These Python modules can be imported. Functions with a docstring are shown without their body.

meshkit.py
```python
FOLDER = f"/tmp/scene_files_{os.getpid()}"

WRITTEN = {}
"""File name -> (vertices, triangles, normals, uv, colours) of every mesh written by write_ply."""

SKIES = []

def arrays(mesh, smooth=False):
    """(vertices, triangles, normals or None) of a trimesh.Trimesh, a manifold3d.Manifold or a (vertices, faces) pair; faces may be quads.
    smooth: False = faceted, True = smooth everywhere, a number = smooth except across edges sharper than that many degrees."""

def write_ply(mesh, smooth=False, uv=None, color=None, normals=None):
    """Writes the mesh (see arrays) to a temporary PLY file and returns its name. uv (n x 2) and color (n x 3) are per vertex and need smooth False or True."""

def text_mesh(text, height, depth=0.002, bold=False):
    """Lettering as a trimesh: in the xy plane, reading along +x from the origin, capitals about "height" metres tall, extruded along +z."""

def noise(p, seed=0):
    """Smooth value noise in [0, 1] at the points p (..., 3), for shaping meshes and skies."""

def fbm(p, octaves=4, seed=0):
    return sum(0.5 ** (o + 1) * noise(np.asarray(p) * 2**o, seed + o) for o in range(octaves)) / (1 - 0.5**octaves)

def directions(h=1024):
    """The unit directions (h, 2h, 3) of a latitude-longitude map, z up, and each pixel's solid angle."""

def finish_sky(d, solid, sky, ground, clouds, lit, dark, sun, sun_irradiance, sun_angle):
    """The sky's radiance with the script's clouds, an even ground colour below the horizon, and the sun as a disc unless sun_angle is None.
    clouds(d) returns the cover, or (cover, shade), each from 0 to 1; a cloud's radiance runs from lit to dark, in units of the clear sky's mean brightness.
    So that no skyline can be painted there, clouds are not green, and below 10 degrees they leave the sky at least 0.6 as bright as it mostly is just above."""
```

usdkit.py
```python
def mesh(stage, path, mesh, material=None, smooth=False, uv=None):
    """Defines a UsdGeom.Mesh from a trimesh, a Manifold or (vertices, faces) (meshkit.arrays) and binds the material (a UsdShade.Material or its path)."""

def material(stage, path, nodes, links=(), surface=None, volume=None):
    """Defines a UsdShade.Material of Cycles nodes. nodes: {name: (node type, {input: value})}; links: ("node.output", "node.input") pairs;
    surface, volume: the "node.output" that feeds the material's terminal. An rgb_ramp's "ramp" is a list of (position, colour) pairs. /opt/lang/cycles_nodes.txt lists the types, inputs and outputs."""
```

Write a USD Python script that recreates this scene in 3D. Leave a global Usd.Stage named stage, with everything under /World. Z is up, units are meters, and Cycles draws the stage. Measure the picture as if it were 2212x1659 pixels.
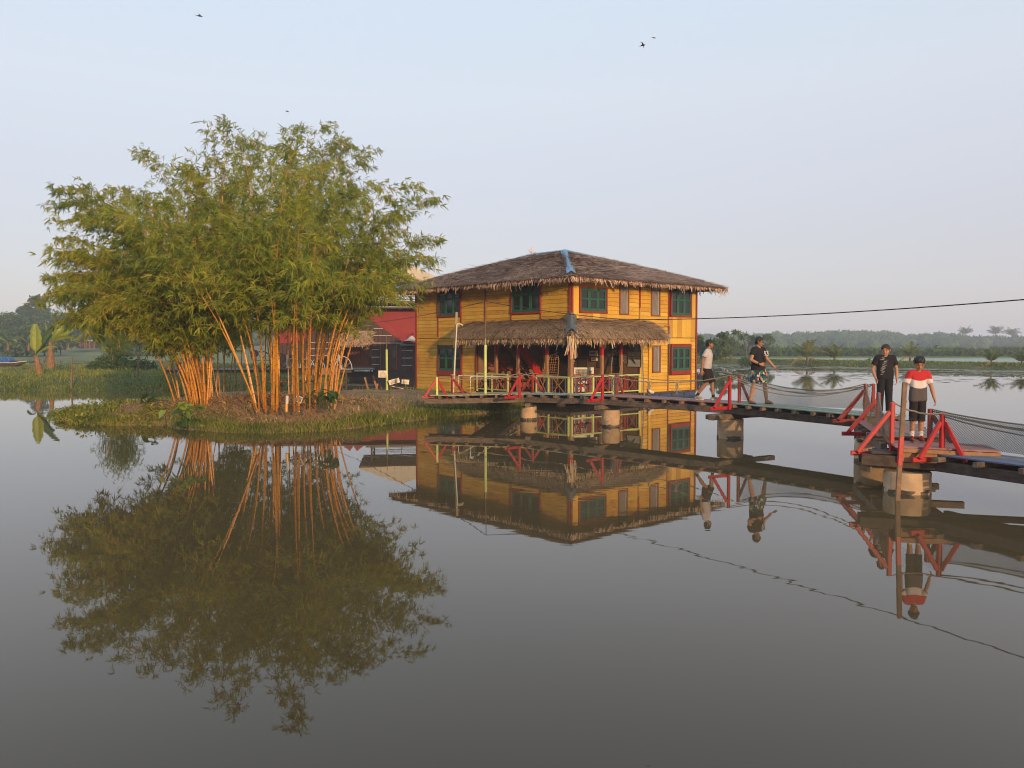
import math, random
import numpy as np
import trimesh, manifold3d, usdkit, meshkit
from pxr import Usd, UsdGeom, UsdLux, UsdShade, Gf, Sdf, Vt
from shapely.geometry import Polygon, Point, LineString

stage = Usd.Stage.CreateInMemory()
UsdGeom.SetStageUpAxis(stage, 'Z')
UsdGeom.SetStageMetersPerUnit(stage, 1.0)
UsdGeom.Xform.Define(stage, '/World')
UsdGeom.Scope.Define(stage, '/World/Looks')

# ---------------------------------------------------------------- camera, sky, sun, exposure
EYE, FOCAL, WIDE = 2.6, 1790.0, 2212.0          # eye height over the water; focal length and width of the picture in its pixels
PITCH = math.atan(84.5 / FOCAL)
cam = UsdGeom.Camera.Define(stage, '/World/camera')
cam.AddTranslateOp().Set(Gf.Vec3d(0, 0, EYE))
cam.AddRotateXOp().Set(90 - math.degrees(PITCH))
cam.CreateHorizontalApertureAttr(36.0)
cam.CreateVerticalApertureAttr(27.0)
cam.CreateFocalLengthAttr(36.0 * FOCAL / WIDE)
cam.CreateClippingRangeAttr(Gf.Vec2f(0.1, 6000))
cam.CreateExposureAttr(0.68)

SUN_TO = np.array([0.38, -0.925, 0.0]); SUN_TO /= np.linalg.norm(SUN_TO)
SUN_ELEV = math.radians(9.0)
sun_dir = np.array([SUN_TO[0] * math.cos(SUN_ELEV), SUN_TO[1] * math.cos(SUN_ELEV), math.sin(SUN_ELEV)])
usdkit.material(stage, '/World/Looks/sky_look', {
    's': ('sky_texture', {'sky_type': 'single_scattering', 'sun_disc': False, 'sun_elevation': SUN_ELEV,
                          'sun_rotation': math.atan2(SUN_TO[0], SUN_TO[1]), 'air_density': 1.0, 'aerosol_density': 1.2, 'ozone_density': 1.6}),
    't': ('texture_coordinate', {}), 'z': ('separate_xyz', {}),
    'r': ('rgb_ramp', {'ramp': [(0.0, (0.565, 0.51, 0.575)), (0.13, (0.64, 0.60, 0.665)), (0.28, (0.74, 0.755, 0.815)), (0.46, (0.69, 0.82, 0.93)), (1.0, (0.58, 0.75, 0.90))]}),
    'k': ('mix_color', {'blend_type': 'multiply', 'fac': 1.0, 'b': (4.6, 4.6, 4.6), 'use_clamp': False}),
    'm': ('mix_color', {'blend_type': 'mix', 'fac': 0.80, 'use_clamp': False}),
    'b': ('background_shader', {'strength': 0.145})},
    [('t.generated', 'z.vector'), ('z.z', 'r.fac'), ('r.color', 'k.a'), ('s.color', 'm.a'), ('k.result', 'm.b'), ('m.result', 'b.color')], surface='b.background')   # a thin even veil of haze over the clear sky
dome = UsdLux.DomeLight.Define(stage, '/World/sky')
UsdShade.MaterialBindingAPI.Apply(dome.GetPrim()).Bind(UsdShade.Material.Get(stage, '/World/Looks/sky_look'))
sun = UsdLux.DistantLight.Define(stage, '/World/sun')
sun.CreateAngleAttr(0.6)
sun.CreateIntensityAttr(0.66)
sun.CreateNormalizeAttr(True)
sun.CreateColorAttr(Gf.Vec3f(1.0, 0.64, 0.33))
sun.AddRotateXYZOp().Set(Gf.Vec3f(math.degrees(math.pi / 2 - SUN_ELEV), 0, math.degrees(math.atan2(sun_dir[0], -sun_dir[1]))))

# ---------------------------------------------------------------- helpers
def ray(px, py):
    x, u = (px - 1106.0) / FOCAL, -(py - 829.5) / FOCAL
    return np.array([x, math.cos(PITCH) + u * math.sin(PITCH), -math.sin(PITCH) + u * math.cos(PITCH)])

def at(px, py, z=0.0):
    d = ray(px, py)
    return np.array([0, 0, EYE]) + d * ((z - EYE) / d[2])

def aty(px, py, y):
    d = ray(px, py)
    return np.array([0, 0, EYE]) + d * (y / d[1])

V = lambda *a: np.array(a, float)
def unit(a):
    a = np.asarray(a, float); return a / (np.linalg.norm(a) + 1e-12)

class MB:
    """Collects shapes that become one mesh."""
    def __init__(self): self.v, self.f, self.t, self.n = [], [], [], 0
    def add(self, v, f, tone=0.5):
        v, f = np.asarray(v, float).reshape(-1, 3), np.asarray(f, int)
        if f.shape[1] == 4: f = np.vstack([f[:, [0, 1, 2]], f[:, [0, 2, 3]]])
        self.v.append(v); self.f.append(f + self.n); self.n += len(v)
        self.t.append(np.broadcast_to(np.asarray(tone, float), (len(v),)))
        return self
    def mesh(self, m, tone=0.5): return self.add(np.array(m.vertices), np.array(m.faces), tone)
    def beam(self, p, q, w, h, up=(0, 0, 1), ch=0.006, tone=0.5):
        """A bar from p to q, w wide and h high along up, its long edges chamfered."""
        p, q = np.asarray(p, float), np.asarray(q, float)
        d = unit(q - p); up = np.asarray(up, float)
        if abs(d @ up) > 0.97: up = V(1, 0, 0) if abs(d[0]) < 0.9 else V(0, 1, 0)
        a = unit(np.cross(d, up)); b = np.cross(a, d)
        x, y = w / 2, h / 2
        if ch: c = min(ch, x * .6, y * .6); prof = [(-x + c, -y), (x - c, -y), (x, -y + c), (x, y - c), (x - c, y), (-x + c, y), (-x, y - c), (-x, -y + c)]
        else: prof = [(-x, -y), (x, -y), (x, y), (-x, y)]
        n = len(prof)
        ring = np.array([a * i + b * j for i, j in prof])
        v = np.vstack([p + ring, q + ring])
        f = [[i, i + n, (i + 1) % n + n] for i in range(n)] + [[i, (i + 1) % n + n, (i + 1) % n] for i in range(n)]
        f += [[0, i, i + 1] for i in range(1, n - 1)] + [[n, n + i + 1, n + i] for i in range(1, n - 1)]
        return self.add(v, f, tone)
    def box(self, c, s, ch=0.006, tone=0.5):
        c, s = np.asarray(c, float), np.asarray(s, float)
        return self.beam(c - V(s[0] / 2, 0, 0), c + V(s[0] / 2, 0, 0), s[1], s[2], ch=ch, tone=tone)
    def tube(self, pts, r, n=8, tone=0.5, caps=True):
        p = np.asarray(pts, float); r = np.broadcast_to(np.asarray(r, float), (len(p),))
        t = np.gradient(p, axis=0); t /= np.linalg.norm(t, axis=1, keepdims=True) + 1e-12
        ref = V(0, 0, 1) if abs(t.mean(0)[2]) < 0.85 * np.linalg.norm(t.mean(0)) + 1e-9 else V(1, 0, 0)
        a = np.cross(t, ref); a /= np.linalg.norm(a, axis=1, keepdims=True) + 1e-12
        b = np.cross(t, a); g = np.arange(n) * 2 * np.pi / n
        v = p[:, None] + r[:, None, None] * (np.cos(g)[None, :, None] * a[:, None] - np.sin(g)[None, :, None] * b[:, None])
        m = len(p); i, j = np.meshgrid(np.arange(m - 1), np.arange(n), indexing='ij')
        q = np.stack([i * n + j, i * n + (j + 1) % n, (i + 1) * n + (j + 1) % n, (i + 1) * n + j], -1).reshape(-1, 4)
        f = np.vstack([q[:, [0, 1, 2]], q[:, [0, 2, 3]]])
        if caps:
            f = np.vstack([f, [[0, k + 1, k] for k in range(1, n - 1)], [[(m - 1) * n, (m - 1) * n + k, (m - 1) * n + k + 1] for k in range(1, n - 1)]])
        return self.add(v.reshape(-1, 3), f, np.repeat(np.broadcast_to(tone, (m,)), n))
    def blades(self, base, direc, side, length, width, tone, taper=0.15, bend=None):
        """Many flat blades at once: base (n,3), unit direction (n,3), unit side (n,3); two triangles each, or four when bent."""
        base, direc, side = (np.asarray(x, float) for x in (base, direc, side))
        n = len(base); L = np.broadcast_to(length, (n,))[:, None]; W = np.broadcast_to(width, (n,))[:, None] / 2
        tone = np.broadcast_to(tone, (n,))
        if bend is None:
            tip = base + direc * L
            v = np.stack([base - side * W, base + side * W, tip + side * W * taper, tip - side * W * taper], 1)
            f = np.array([[0, 1, 2], [0, 2, 3]])
            k = 4
        else:
            mid = base + direc * L * .5; tip = base + direc * L + np.asarray(bend) * L
            v = np.stack([base - side * W * .5, base + side * W * .5, mid + side * W, tip, mid - side * W], 1)
            f = np.array([[0, 1, 2], [0, 2, 4], [4, 2, 3]])
            k = 5
        f = (f[None] + k * np.arange(n)[:, None, None]).reshape(-1, 3)
        return self.add(v.reshape(-1, 3), f, np.repeat(tone, k))
    def grid(self, X, Y, Z, tone=0.5):
        """A sheet over a structured grid."""
        n, m = X.shape
        i, j = np.meshgrid(np.arange(n - 1), np.arange(m - 1), indexing='ij')
        q = np.stack([i * m + j, i * m + j + 1, (i + 1) * m + j + 1, (i + 1) * m + j], -1).reshape(-1, 4)
        v = np.stack([X, Y, Z], -1).reshape(-1, 3)
        a, b, c = v[q[0, 0]], v[q[0, 1]], v[q[0, 2]]
        if np.cross(b - a, c - a)[2] < 0: q = q[:, ::-1]
        return self.add(v, q, tone)
    def arrays(self): return np.vstack(self.v), np.vstack(self.f), np.concatenate(self.t)

used = {}
def numbered(parent, name):
    k = used.get((parent, name), 0); used[(parent, name)] = k + 1
    return f'{parent}/{name}' + (f'_{k:03d}' if k else '')

def tag(prim, label=None, cat=None, group=None, kind=None):
    prim = prim.GetPrim() if hasattr(prim, 'GetPrim') else prim
    for k, x in (('label', label), ('category', cat), ('group', group), ('kind', kind)):
        if x: prim.SetCustomDataByKey(k, x)
    return prim

def thing(name, label, cat, loc=(0, 0, 0), rz=0.0, group=None, kind=None, sc=None):
    x = UsdGeom.Xform.Define(stage, numbered('/World', name))
    x.AddTranslateOp().Set(Gf.Vec3d(*map(float, loc)))
    if rz: x.AddRotateZOp().Set(math.degrees(rz))
    if sc: x.AddScaleOp().Set(Gf.Vec3f(*( (sc,) * 3 if np.ndim(sc) == 0 else sc)))
    return tag(x, label, cat, group, kind)

def group_part(name, parent, label=None):
    x = UsdGeom.Xform.Define(stage, numbered(str(parent.GetPath()), name))
    return tag(x, label)

def obj(name, mb, material, parent=None, smooth=False, label=None, cat=None, group=None, kind=None, tone=False):
    """ONE mesh prim, under parent or directly under /World."""
    where = numbered(str(parent.GetPath()) if parent is not None else '/World', name)
    if isinstance(mb, MB):
        v, f, t = mb.arrays()
        m = usdkit.mesh(stage, where, (v, f), material, smooth=False if tone else smooth)
        if tone:
            UsdGeom.PrimvarsAPI(m).CreatePrimvar('tone', Sdf.ValueTypeNames.FloatArray, 'vertex').Set(Vt.FloatArray.FromNumpy(t.astype(np.float32)))
    else:
        m = usdkit.mesh(stage, where, mb, material, smooth=smooth)
    return tag(m, label, cat, group, kind)

def copy_of(src, name, label, cat, loc, rz=0.0, group=None, sc=None):
    r = thing(name, label, cat, loc, rz, group, sc=sc)
    r.GetReferences().AddInternalReference(src.GetPath())
    r.SetInstanceable(True)
    return r

def mat(name, c1, c2=None, scale=2.0, stretch=(1, 1, 1), rough=0.6, bump=0.15, bscale=30.0, spec=0.4, tone=None, island=None, metal=0.0, detail=5.0, contrast=(0.35, 0.65), trans=None, dirt=None):
    """A procedural surface: two colours mixed by noise (or by the mesh's own 'tone'), fine relief, optional dirt specks and leaf translucency."""
    c2 = c2 or tuple(x * 0.8 for x in c1)
    N = {'g': ('geometry', {}), 'mp': ('mapping', {'scale': stretch}),
         'n': ('noise_texture', {'scale': scale, 'detail': detail, 'roughness': 0.6}),
         'r': ('rgb_ramp', {'ramp': [(contrast[0], c1), (contrast[1], c2)]}),
         'p': ('principled_bsdf', {'roughness': rough, 'metallic': metal, 'specular_ior_level': spec})}
    L = [('g.position', 'mp.vector'), ('mp.vector', 'n.vector'), ('n.fac', 'r.fac')]
    col = 'r.color'
    if tone:
        N['a'] = ('attribute', {'attribute': 'tone'})
        N['tr'] = ('rgb_ramp', {'ramp': tone})
        N['mx'] = ('mix_color', {'blend_type': 'multiply', 'fac': 1.0})
        L += [('a.fac', 'tr.fac'), ('tr.color', 'mx.a'), ('r.color', 'mx.b')]
        col = 'mx.result'
    if dirt:
        N['dn'] = ('noise_texture', {'scale': dirt[1], 'detail': 6.0, 'roughness': 0.7})
        N['dm'] = ('mapping', {'scale': dirt[3] if len(dirt) > 3 else (1, 1, 1)})
        N['dr'] = ('rgb_ramp', {'ramp': [(dirt[2], (0, 0, 0)), (min(dirt[2] + 0.14, 1), (1, 1, 1))]})
        N['dx'] = ('mix_color', {'blend_type': 'mix', 'b': dirt[0]})
        L += [('g.position', 'dm.vector'), ('dm.vector', 'dn.vector'), ('dn.fac', 'dr.fac'), ('dr.color', 'dx.fac'), (col, 'dx.a')]
        col = 'dx.result'
    L.append((col, 'p.base_color'))
    if bump:
        N['bn'] = ('noise_texture', {'scale': bscale, 'detail': 4.0})
        N['b'] = ('bump', {'strength': bump, 'distance': 0.02})
        L += [('mp.vector', 'bn.vector'), ('bn.fac', 'b.height'), ('b.normal', 'p.normal')]
    surf = 'p.BSDF'
    if trans:
        N['tl'] = ('translucent_bsdf', {})
        N['tm'] = ('mix_closure', {'fac': trans})
        L += [(col, 'tl.color'), ('p.BSDF', 'tm.closure1'), ('tl.BSDF', 'tm.closure2')]
        surf = 'tm.closure'
    return usdkit.material(stage, f'/World/Looks/{name}', N, L, surface=surf)

def sag(p, q, drop, n=14):
    t = np.linspace(0, 1, n)[:, None]
    return np.asarray(p) * (1 - t) + np.asarray(q) * t - V(0, 0, 1) * drop * 4 * t * (1 - t)

# ---------------------------------------------------------------- materials
M = {}
M['yellow'] = mat('yellow_paint', (0.60, 0.342, 0.028), (0.50, 0.27, 0.022), 1.3, (1, 1, 0.5), 0.55, 0.12, 60, dirt=((0.30, 0.17, 0.03), 3.0, 0.63, (1.5, 1.5, 0.5)))
M['yellow_b'] = mat('yellow_paint_worn', (0.53, 0.285, 0.028), (0.41, 0.215, 0.024), 1.7, (1, 1, 0.5), 0.6, 0.12, 60, dirt=((0.26, 0.16, 0.04), 4.0, 0.6, (1.5, 1.5, 0.5)))
M['yellow_c'] = mat('yellow_paint_pale', (0.65, 0.41, 0.055), (0.55, 0.325, 0.035), 1.1, (1, 1, 0.5), 0.5, 0.12, 60)
M['red_trim'] = mat('red_trim', (0.26, 0.028, 0.014), (0.20, 0.02, 0.012), 4, rough=0.5, bump=0.1)
M['red'] = mat('red_paint', (0.40, 0.014, 0.018), (0.32, 0.013, 0.014), 5, rough=0.45, bump=0.15, dirt=((0.20, 0.09, 0.05), 9.0, 0.60))
M['red_dull'] = mat('red_paint_dull', (0.30, 0.03, 0.02), (0.22, 0.03, 0.02), 5, rough=0.6, bump=0.2, dirt=((0.16, 0.09, 0.06), 8.0, 0.6))
M['green'] = mat('green_paint', (0.017, 0.105, 0.058), (0.012, 0.075, 0.042), 6, rough=0.45, bump=0.1)
M['lime'] = mat('lime_paint', (0.50, 0.56, 0.17), (0.40, 0.48, 0.16), 5, rough=0.5, bump=0.1, dirt=((0.30, 0.30, 0.16), 9.0, 0.66))
M['mint'] = mat('mint_paint', (0.27, 0.42, 0.30), (0.22, 0.33, 0.24), 5, rough=0.55, bump=0.1)
M['glass'] = usdkit.material(stage, '/World/Looks/dark_glass', {'p': ('principled_bsdf', {'base_color': (0.012, 0.012, 0.013), 'roughness': 0.06, 'specular_ior_level': 0.6})}, [], surface='p.BSDF')
M['screen'] = mat('grey_screen', (0.22, 0.19, 0.17), (0.16, 0.14, 0.13), 8, (1, 1, 0.3), 0.5, 0.05)
M['screen_frame'] = mat('brown_frame', (0.24, 0.09, 0.035), (0.18, 0.06, 0.03), 6, rough=0.5)
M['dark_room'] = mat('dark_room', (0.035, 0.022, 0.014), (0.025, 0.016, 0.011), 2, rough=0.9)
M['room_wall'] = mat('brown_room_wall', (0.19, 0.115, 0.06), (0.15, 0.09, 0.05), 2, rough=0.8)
M['old_wood'] = mat('weathered_wood', (0.095, 0.064, 0.045), (0.17, 0.122, 0.09), 5, (1, 1, 2.5), 0.85, 0.5, 25, dirt=((0.035, 0.028, 0.022), 6.0, 0.56))
M['dark_wood'] = mat('dark_wet_wood', (0.046, 0.030, 0.022), (0.085, 0.058, 0.042), 6, (1, 1, 2), 0.8, 0.5, 25)
M['new_wood'] = mat('tan_wood', (0.32, 0.17, 0.08), (0.24, 0.12, 0.055), 7, (1, 1, 0.4), 0.7, 0.3, 40)
M['joist'] = mat('joist_wood', (0.22, 0.13, 0.075), (0.13, 0.085, 0.055), 6, rough=0.8, bump=0.4)
M['concrete'] = mat('concrete', (0.50, 0.35, 0.21), (0.37, 0.25, 0.15), 3.5, rough=0.85, bump=0.35, bscale=35, dirt=((0.13, 0.095, 0.06), 2.4, 0.57))
M['wet_line'] = mat('algae_line', (0.06, 0.045, 0.03), (0.09, 0.07, 0.045), 7, rough=0.5, bump=0.3)
M['thatch'] = mat('thatch_base', (0.10, 0.062, 0.043), (0.16, 0.105, 0.075), 9, rough=0.95, bump=0.8, bscale=60)
M['straw'] = mat('straw', (1, 1, 1), (0.72, 0.70, 0.70), 1.1, rough=0.8, bump=0, tone=[(0.0, (0.06, 0.036, 0.026)), (0.3, (0.36, 0.235, 0.175)), (0.65, (0.60, 0.42, 0.32)), (1.0, (0.78, 0.58, 0.43))], spec=0.2)
M['straw_new'] = mat('straw_fresh', (1, 1, 1), (0.78, 0.75, 0.72), 1.1, rough=0.8, bump=0, tone=[(0.0, (0.06, 0.036, 0.022)), (0.35, (0.33, 0.215, 0.125)), (0.7, (0.54, 0.38, 0.24)), (1.0, (0.74, 0.54, 0.34))], spec=0.2)
M['blue_metal'] = mat('blue_sheet_metal', (0.10, 0.24, 0.40), (0.08, 0.19, 0.33), 5, rough=0.4, bump=0.1, dirt=((0.16, 0.20, 0.24), 6.0, 0.6))
M['grey_metal'] = mat('galvanised_metal', (0.12, 0.16, 0.18), (0.20, 0.23, 0.24), 5, rough=0.4, bump=0.1, metal=0.4)
M['pipe_white'] = mat('white_pvc', (0.62, 0.55, 0.45), (0.52, 0.46, 0.38), 6, rough=0.4, bump=0.05)
M['pipe_grey'] = mat('grey_pipe', (0.26, 0.24, 0.21), (0.20, 0.18, 0.16), 6, rough=0.5, bump=0.05)
M['white'] = mat('off_white', (0.55, 0.52, 0.46), (0.45, 0.42, 0.37), 4, rough=0.5, bump=0.05)
M['black'] = mat('black_cable', (0.012, 0.012, 0.012), (0.02, 0.02, 0.02), 4, rough=0.5, bump=0)
M['blue_drum'] = mat('blue_plastic', (0.022, 0.04, 0.09), (0.035, 0.042, 0.06), 3, rough=0.45, bump=0.1)
M['rope'] = mat('rope', (0.36, 0.30, 0.20), (0.25, 0.20, 0.13), 30, rough=0.9, bump=0.3, bscale=120)
M['rope_grey'] = mat('rope_grey', (0.17, 0.16, 0.13), (0.11, 0.10, 0.085), 30, rough=0.9, bump=0.3, bscale=120)
M['net'] = mat('fishing_net', (0.12, 0.115, 0.105), (0.09, 0.09, 0.08), 3, rough=0.9, bump=0)
M['net_brown'] = mat('brown_net', (0.16, 0.12, 0.075), (0.12, 0.09, 0.06), 3, rough=0.9, bump=0)
# ---------------------------------------------------------------- water
usdkit.material(stage, '/World/Looks/pond_water', {
    'g': ('geometry', {}), 'm1': ('mapping', {'scale': (0.55, 1.5, 1.0)}), 'm2': ('mapping', {'scale': (0.12, 0.10, 1.0)}),
    'n1': ('noise_texture', {'scale': 1.6, 'detail': 2.0, 'roughness': 0.45, 'distortion': 0.3}),
    'n2': ('noise_texture', {'scale': 1.0, 'detail': 2.0}),
    'r2': ('map_range', {'from_min': 0.42, 'from_max': 0.68, 'to_min': 0.10, 'to_max': 1.0, 'clamp': True}),
    'h': ('math', {'math_type': 'multiply'}),
    'b': ('bump', {'strength': 0.04, 'distance': 0.05}),
    'nm': ('noise_texture', {'scale': 0.08, 'detail': 3.0}),
    'rm': ('rgb_ramp', {'ramp': [(0.35, (0.034, 0.0222, 0.0098)), (0.65, (0.044, 0.029, 0.0135))]}),
    'p': ('principled_bsdf', {'roughness': 0.015, 'ior': 1.333, 'specular_ior_level': 0.5})},
    [('g.position', 'm1.vector'), ('g.position', 'm2.vector'), ('m1.vector', 'n1.vector'), ('m2.vector', 'n2.vector'), ('n2.fac', 'r2.value'),
     ('n1.fac', 'h.value1'), ('r2.result', 'h.value2'), ('h.value', 'b.height'), ('b.normal', 'p.normal'),
     ('g.position', 'nm.vector'), ('nm.fac', 'rm.fac'), ('rm.color', 'p.base_color')], surface='p.BSDF')
mb = MB(); xs = np.array([-1400, -60, -20, 20, 60, 1400.]); ys = np.array([-900, -5, 12, 30, 60, 160, 1400.])
X, Y = np.meshgrid(xs, ys, indexing='ij'); mb.grid(X, Y, X * 0)
obj('water', mb, '/World/Looks/pond_water', kind='structure')

# ---------------------------------------------------------------- yellow house: local x runs along the right wall, y along the left wall
YAW = math.radians(41.9)
U, W = V(math.cos(YAW), math.sin(YAW), 0), V(-math.sin(YAW), math.cos(YAW), 0)
C0 = at(1233.0, 900, 0.0); C0 = V((1233 - 1106) / FOCAL * 34.9, 34.9, 0)
def loc(p):
    p = np.asarray(p, float) - C0
    return V(p @ U, p @ W, p[2])
def wloc(x, y, z): return C0 + U * x + W * y + V(0, 0, z)
def hit(px, py, axis, c):
    """Where the sight line meets the house plane x=c (axis 0) or y=c (axis 1): local point."""
    o, d = V(0, 0, EYE) - C0, ray(px, py)
    A = U if axis == 0 else W
    t = (c - o @ A) / (d @ A)
    return loc(V(0, 0, EYE) + d * t)
LA = hit(1502, 800, 1, 0)[0]; LB = hit(900.4, 800, 0, 0)[1]
house = thing('yellow_house', 'two-storey yellow plank house with thatched roof and open corner veranda, standing in the pond', 'house', C0, YAW)
rng = np.random.default_rng(7)
yel = [M['yellow'], M['yellow'], M['yellow_b'], M['yellow_c']]
FLOOR, MID, TOP = 0.42, 2.95, 5.62
PORX, PORY = hit(1381, 830, 1, 0)[0], hit(1031, 800, 0, 0)[1]

def wp(side, s, off, z):  # a point on the right (1) or left (0) wall, off = metres in front of it
    return V(s, -off, z) if side == 1 else V(-off, s, z)

M['joint'] = mat('dark_joint', (0.10, 0.045, 0.008), (0.07, 0.03, 0.006), 3, rough=.9, bump=0)
def backing(side, s0, s1, z0, z1):
    mb = MB(); a, b = wp(side, s0, -0.06, (z0 + z1) / 2), wp(side, s1, -0.06, (z0 + z1) / 2)
    mb.beam(a, b, 0.10, z1 - z0, ch=0)
    return obj('wall', mb, M['joint'], house)

def planks(wall, side, s0, s1, z0, z1, step=0.178):
    """Lapped boards between two battens, each its own piece, the lower edge proud."""
    n = max(1, round((z1 - z0) / step)); h = (z1 - z0) / n
    for k in range(n):
        za, zb = z0 + k * h, z0 + (k + 1) * h - 0.010
        lo, hi = 0.030 + rng.uniform(-.003, .003), 0.010
        j0, j1 = rng.uniform(-.004, .004, 2)
        e0, e1 = s0 + 0.004, s1 - 0.004
        v = [wp(side, e0, 0, za), wp(side, e1, 0, za), wp(side, e1, 0, zb), wp(side, e0, 0, zb),
             wp(side, e0, lo, za + j0), wp(side, e1, lo, za + j1), wp(side, e1, hi, zb), wp(side, e0, hi, zb)]
        f = [[4, 5, 6, 7], [0, 1, 5, 4], [1, 2, 6, 5], [3, 7, 6, 2], [0, 4, 7, 3]]
        if side == 0: f = [q[::-1] for q in f]
        obj('plank', MB().add(v, f), yel[rng.integers(4)], wall)

def uplanks(wall, side, s0, s1, z0, z1, n):
    for k in range(n):
        a = s0 + (s1 - s0) * (k + .5) / n
        w = (s1 - s0) / n - 0.010
        p, q = wp(side, a, 0.008, z0), wp(side, a, 0.008, z1)
        mb = MB(); mb.beam(p, q, 0.022 if side == 1 else w, w if side == 1 else 0.022, up=(1, 0, 0) if side == 1 else (1, 0, 0), ch=0.003)
        obj('plank', mb, yel[rng.integers(4)], wall)

def batten(side, s, z0, z1, w=0.09, m='red_trim', off=0.035, name='batten'):
    mb = MB(); p, q = wp(side, s, off, z0), wp(side, s, off, z1)
    mb.beam(p, q, 0.05 if side == 1 else w, w if side == 1 else 0.05, up=(1, 0, 0))
    obj(name, mb, M[m], house)

def hbar(mb, side, s0, s1, z, h, off, th=0.05):
    mb.beam(wp(side, s0, off, z), wp(side, s1, off, z), th, h)
def vbar(mb, side, s, z0, z1, w, off, th=0.05):
    mb.beam(wp(side, s, off, z0), wp(side, s, off, z1), th if side == 1 else w, w if side == 1 else th, up=(1, 0, 0))

def window(side, s0, s1, z0, z1, sill=0.09, top=0.06):
    w = group_part('window', house)
    fr = MB(); e = 0.07
    hbar(fr, side, s0 - e, s1 + e, z0 - sill / 2, sill, 0.045, 0.09); hbar(fr, side, s0 - e, s1 + e, z1 + top / 2, top, 0.04, 0.08)
    vbar(fr, side, s0 - e / 2, z0, z1, e, 0.04, 0.08); vbar(fr, side, s1 + e / 2, z0, z1, e, 0.04, 0.08)
    obj('frame', fr, M['red_trim'], w)
    d = (s1 - s0) / 3
    for k in range(3):
        a, b = s0 + k * d + 0.004, s0 + (k + 1) * d - 0.004
        sh = MB(); t = 0.075; zm = z0 + (z1 - z0) * 0.53
        vbar(sh, side, a + t / 2, z0, z1, t, 0.03, 0.045); vbar(sh, side, b - t / 2, z0, z1, t, 0.03, 0.045)
        for z, hh in ((z0 + .06, .12), (zm, .085), (z1 - .05, .10)): hbar(sh, side, a + t, b - t, z, hh, 0.03, 0.04)
        obj('sash', sh, M['green'], w)
        for p0, p1 in ((z0 + .12, zm - .042), (zm + .042, z1 - .10)):
            pn = MB(); pn.beam(wp(side, a + t, 0.018, (p0 + p1) / 2), wp(side, b - t, 0.018, (p0 + p1) / 2), 0.006, p1 - p0, ch=0)
            obj('pane', pn, M['glass'], w)

def narrow_screen(side, s0, s1, z0, z1):
    w = group_part('screen_window', house)
    fr = MB(); e = 0.06
    hbar(fr, side, s0, s1, z0 + e / 2, e, 0.045, 0.06); hbar(fr, side, s0, s1, z1 - e / 2, e, 0.045, 0.06)
    vbar(fr, side, s0 + e / 2, z0 + e, z1 - e, e, 0.045, 0.06); vbar(fr, side, s1 - e / 2, z0 + e, z1 - e, e, 0.045, 0.06)
    obj('frame', fr, M['screen_frame'], w)
    pn = MB(); hbar(pn, side, s0 + e, s1 - e, (z0 + z1) / 2, z1 - z0 - 2 * e, 0.028, 0.012)
    obj('screen', pn, M['screen'], w)
    highlight_strip = MB(); vbar(highlight_strip, side, s1 - e * 2.2, z0 + e, z1 - e, 0.018, 0.042, 0.014)
    obj('bar', highlight_strip, M['white'], w)  # white strip paints a vertical highlight onto the screen panel

R = lambda px, py=800: hit(px, py, 1, 0)
Lw = lambda px, py=800: hit(px, py, 0, 0)
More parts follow.
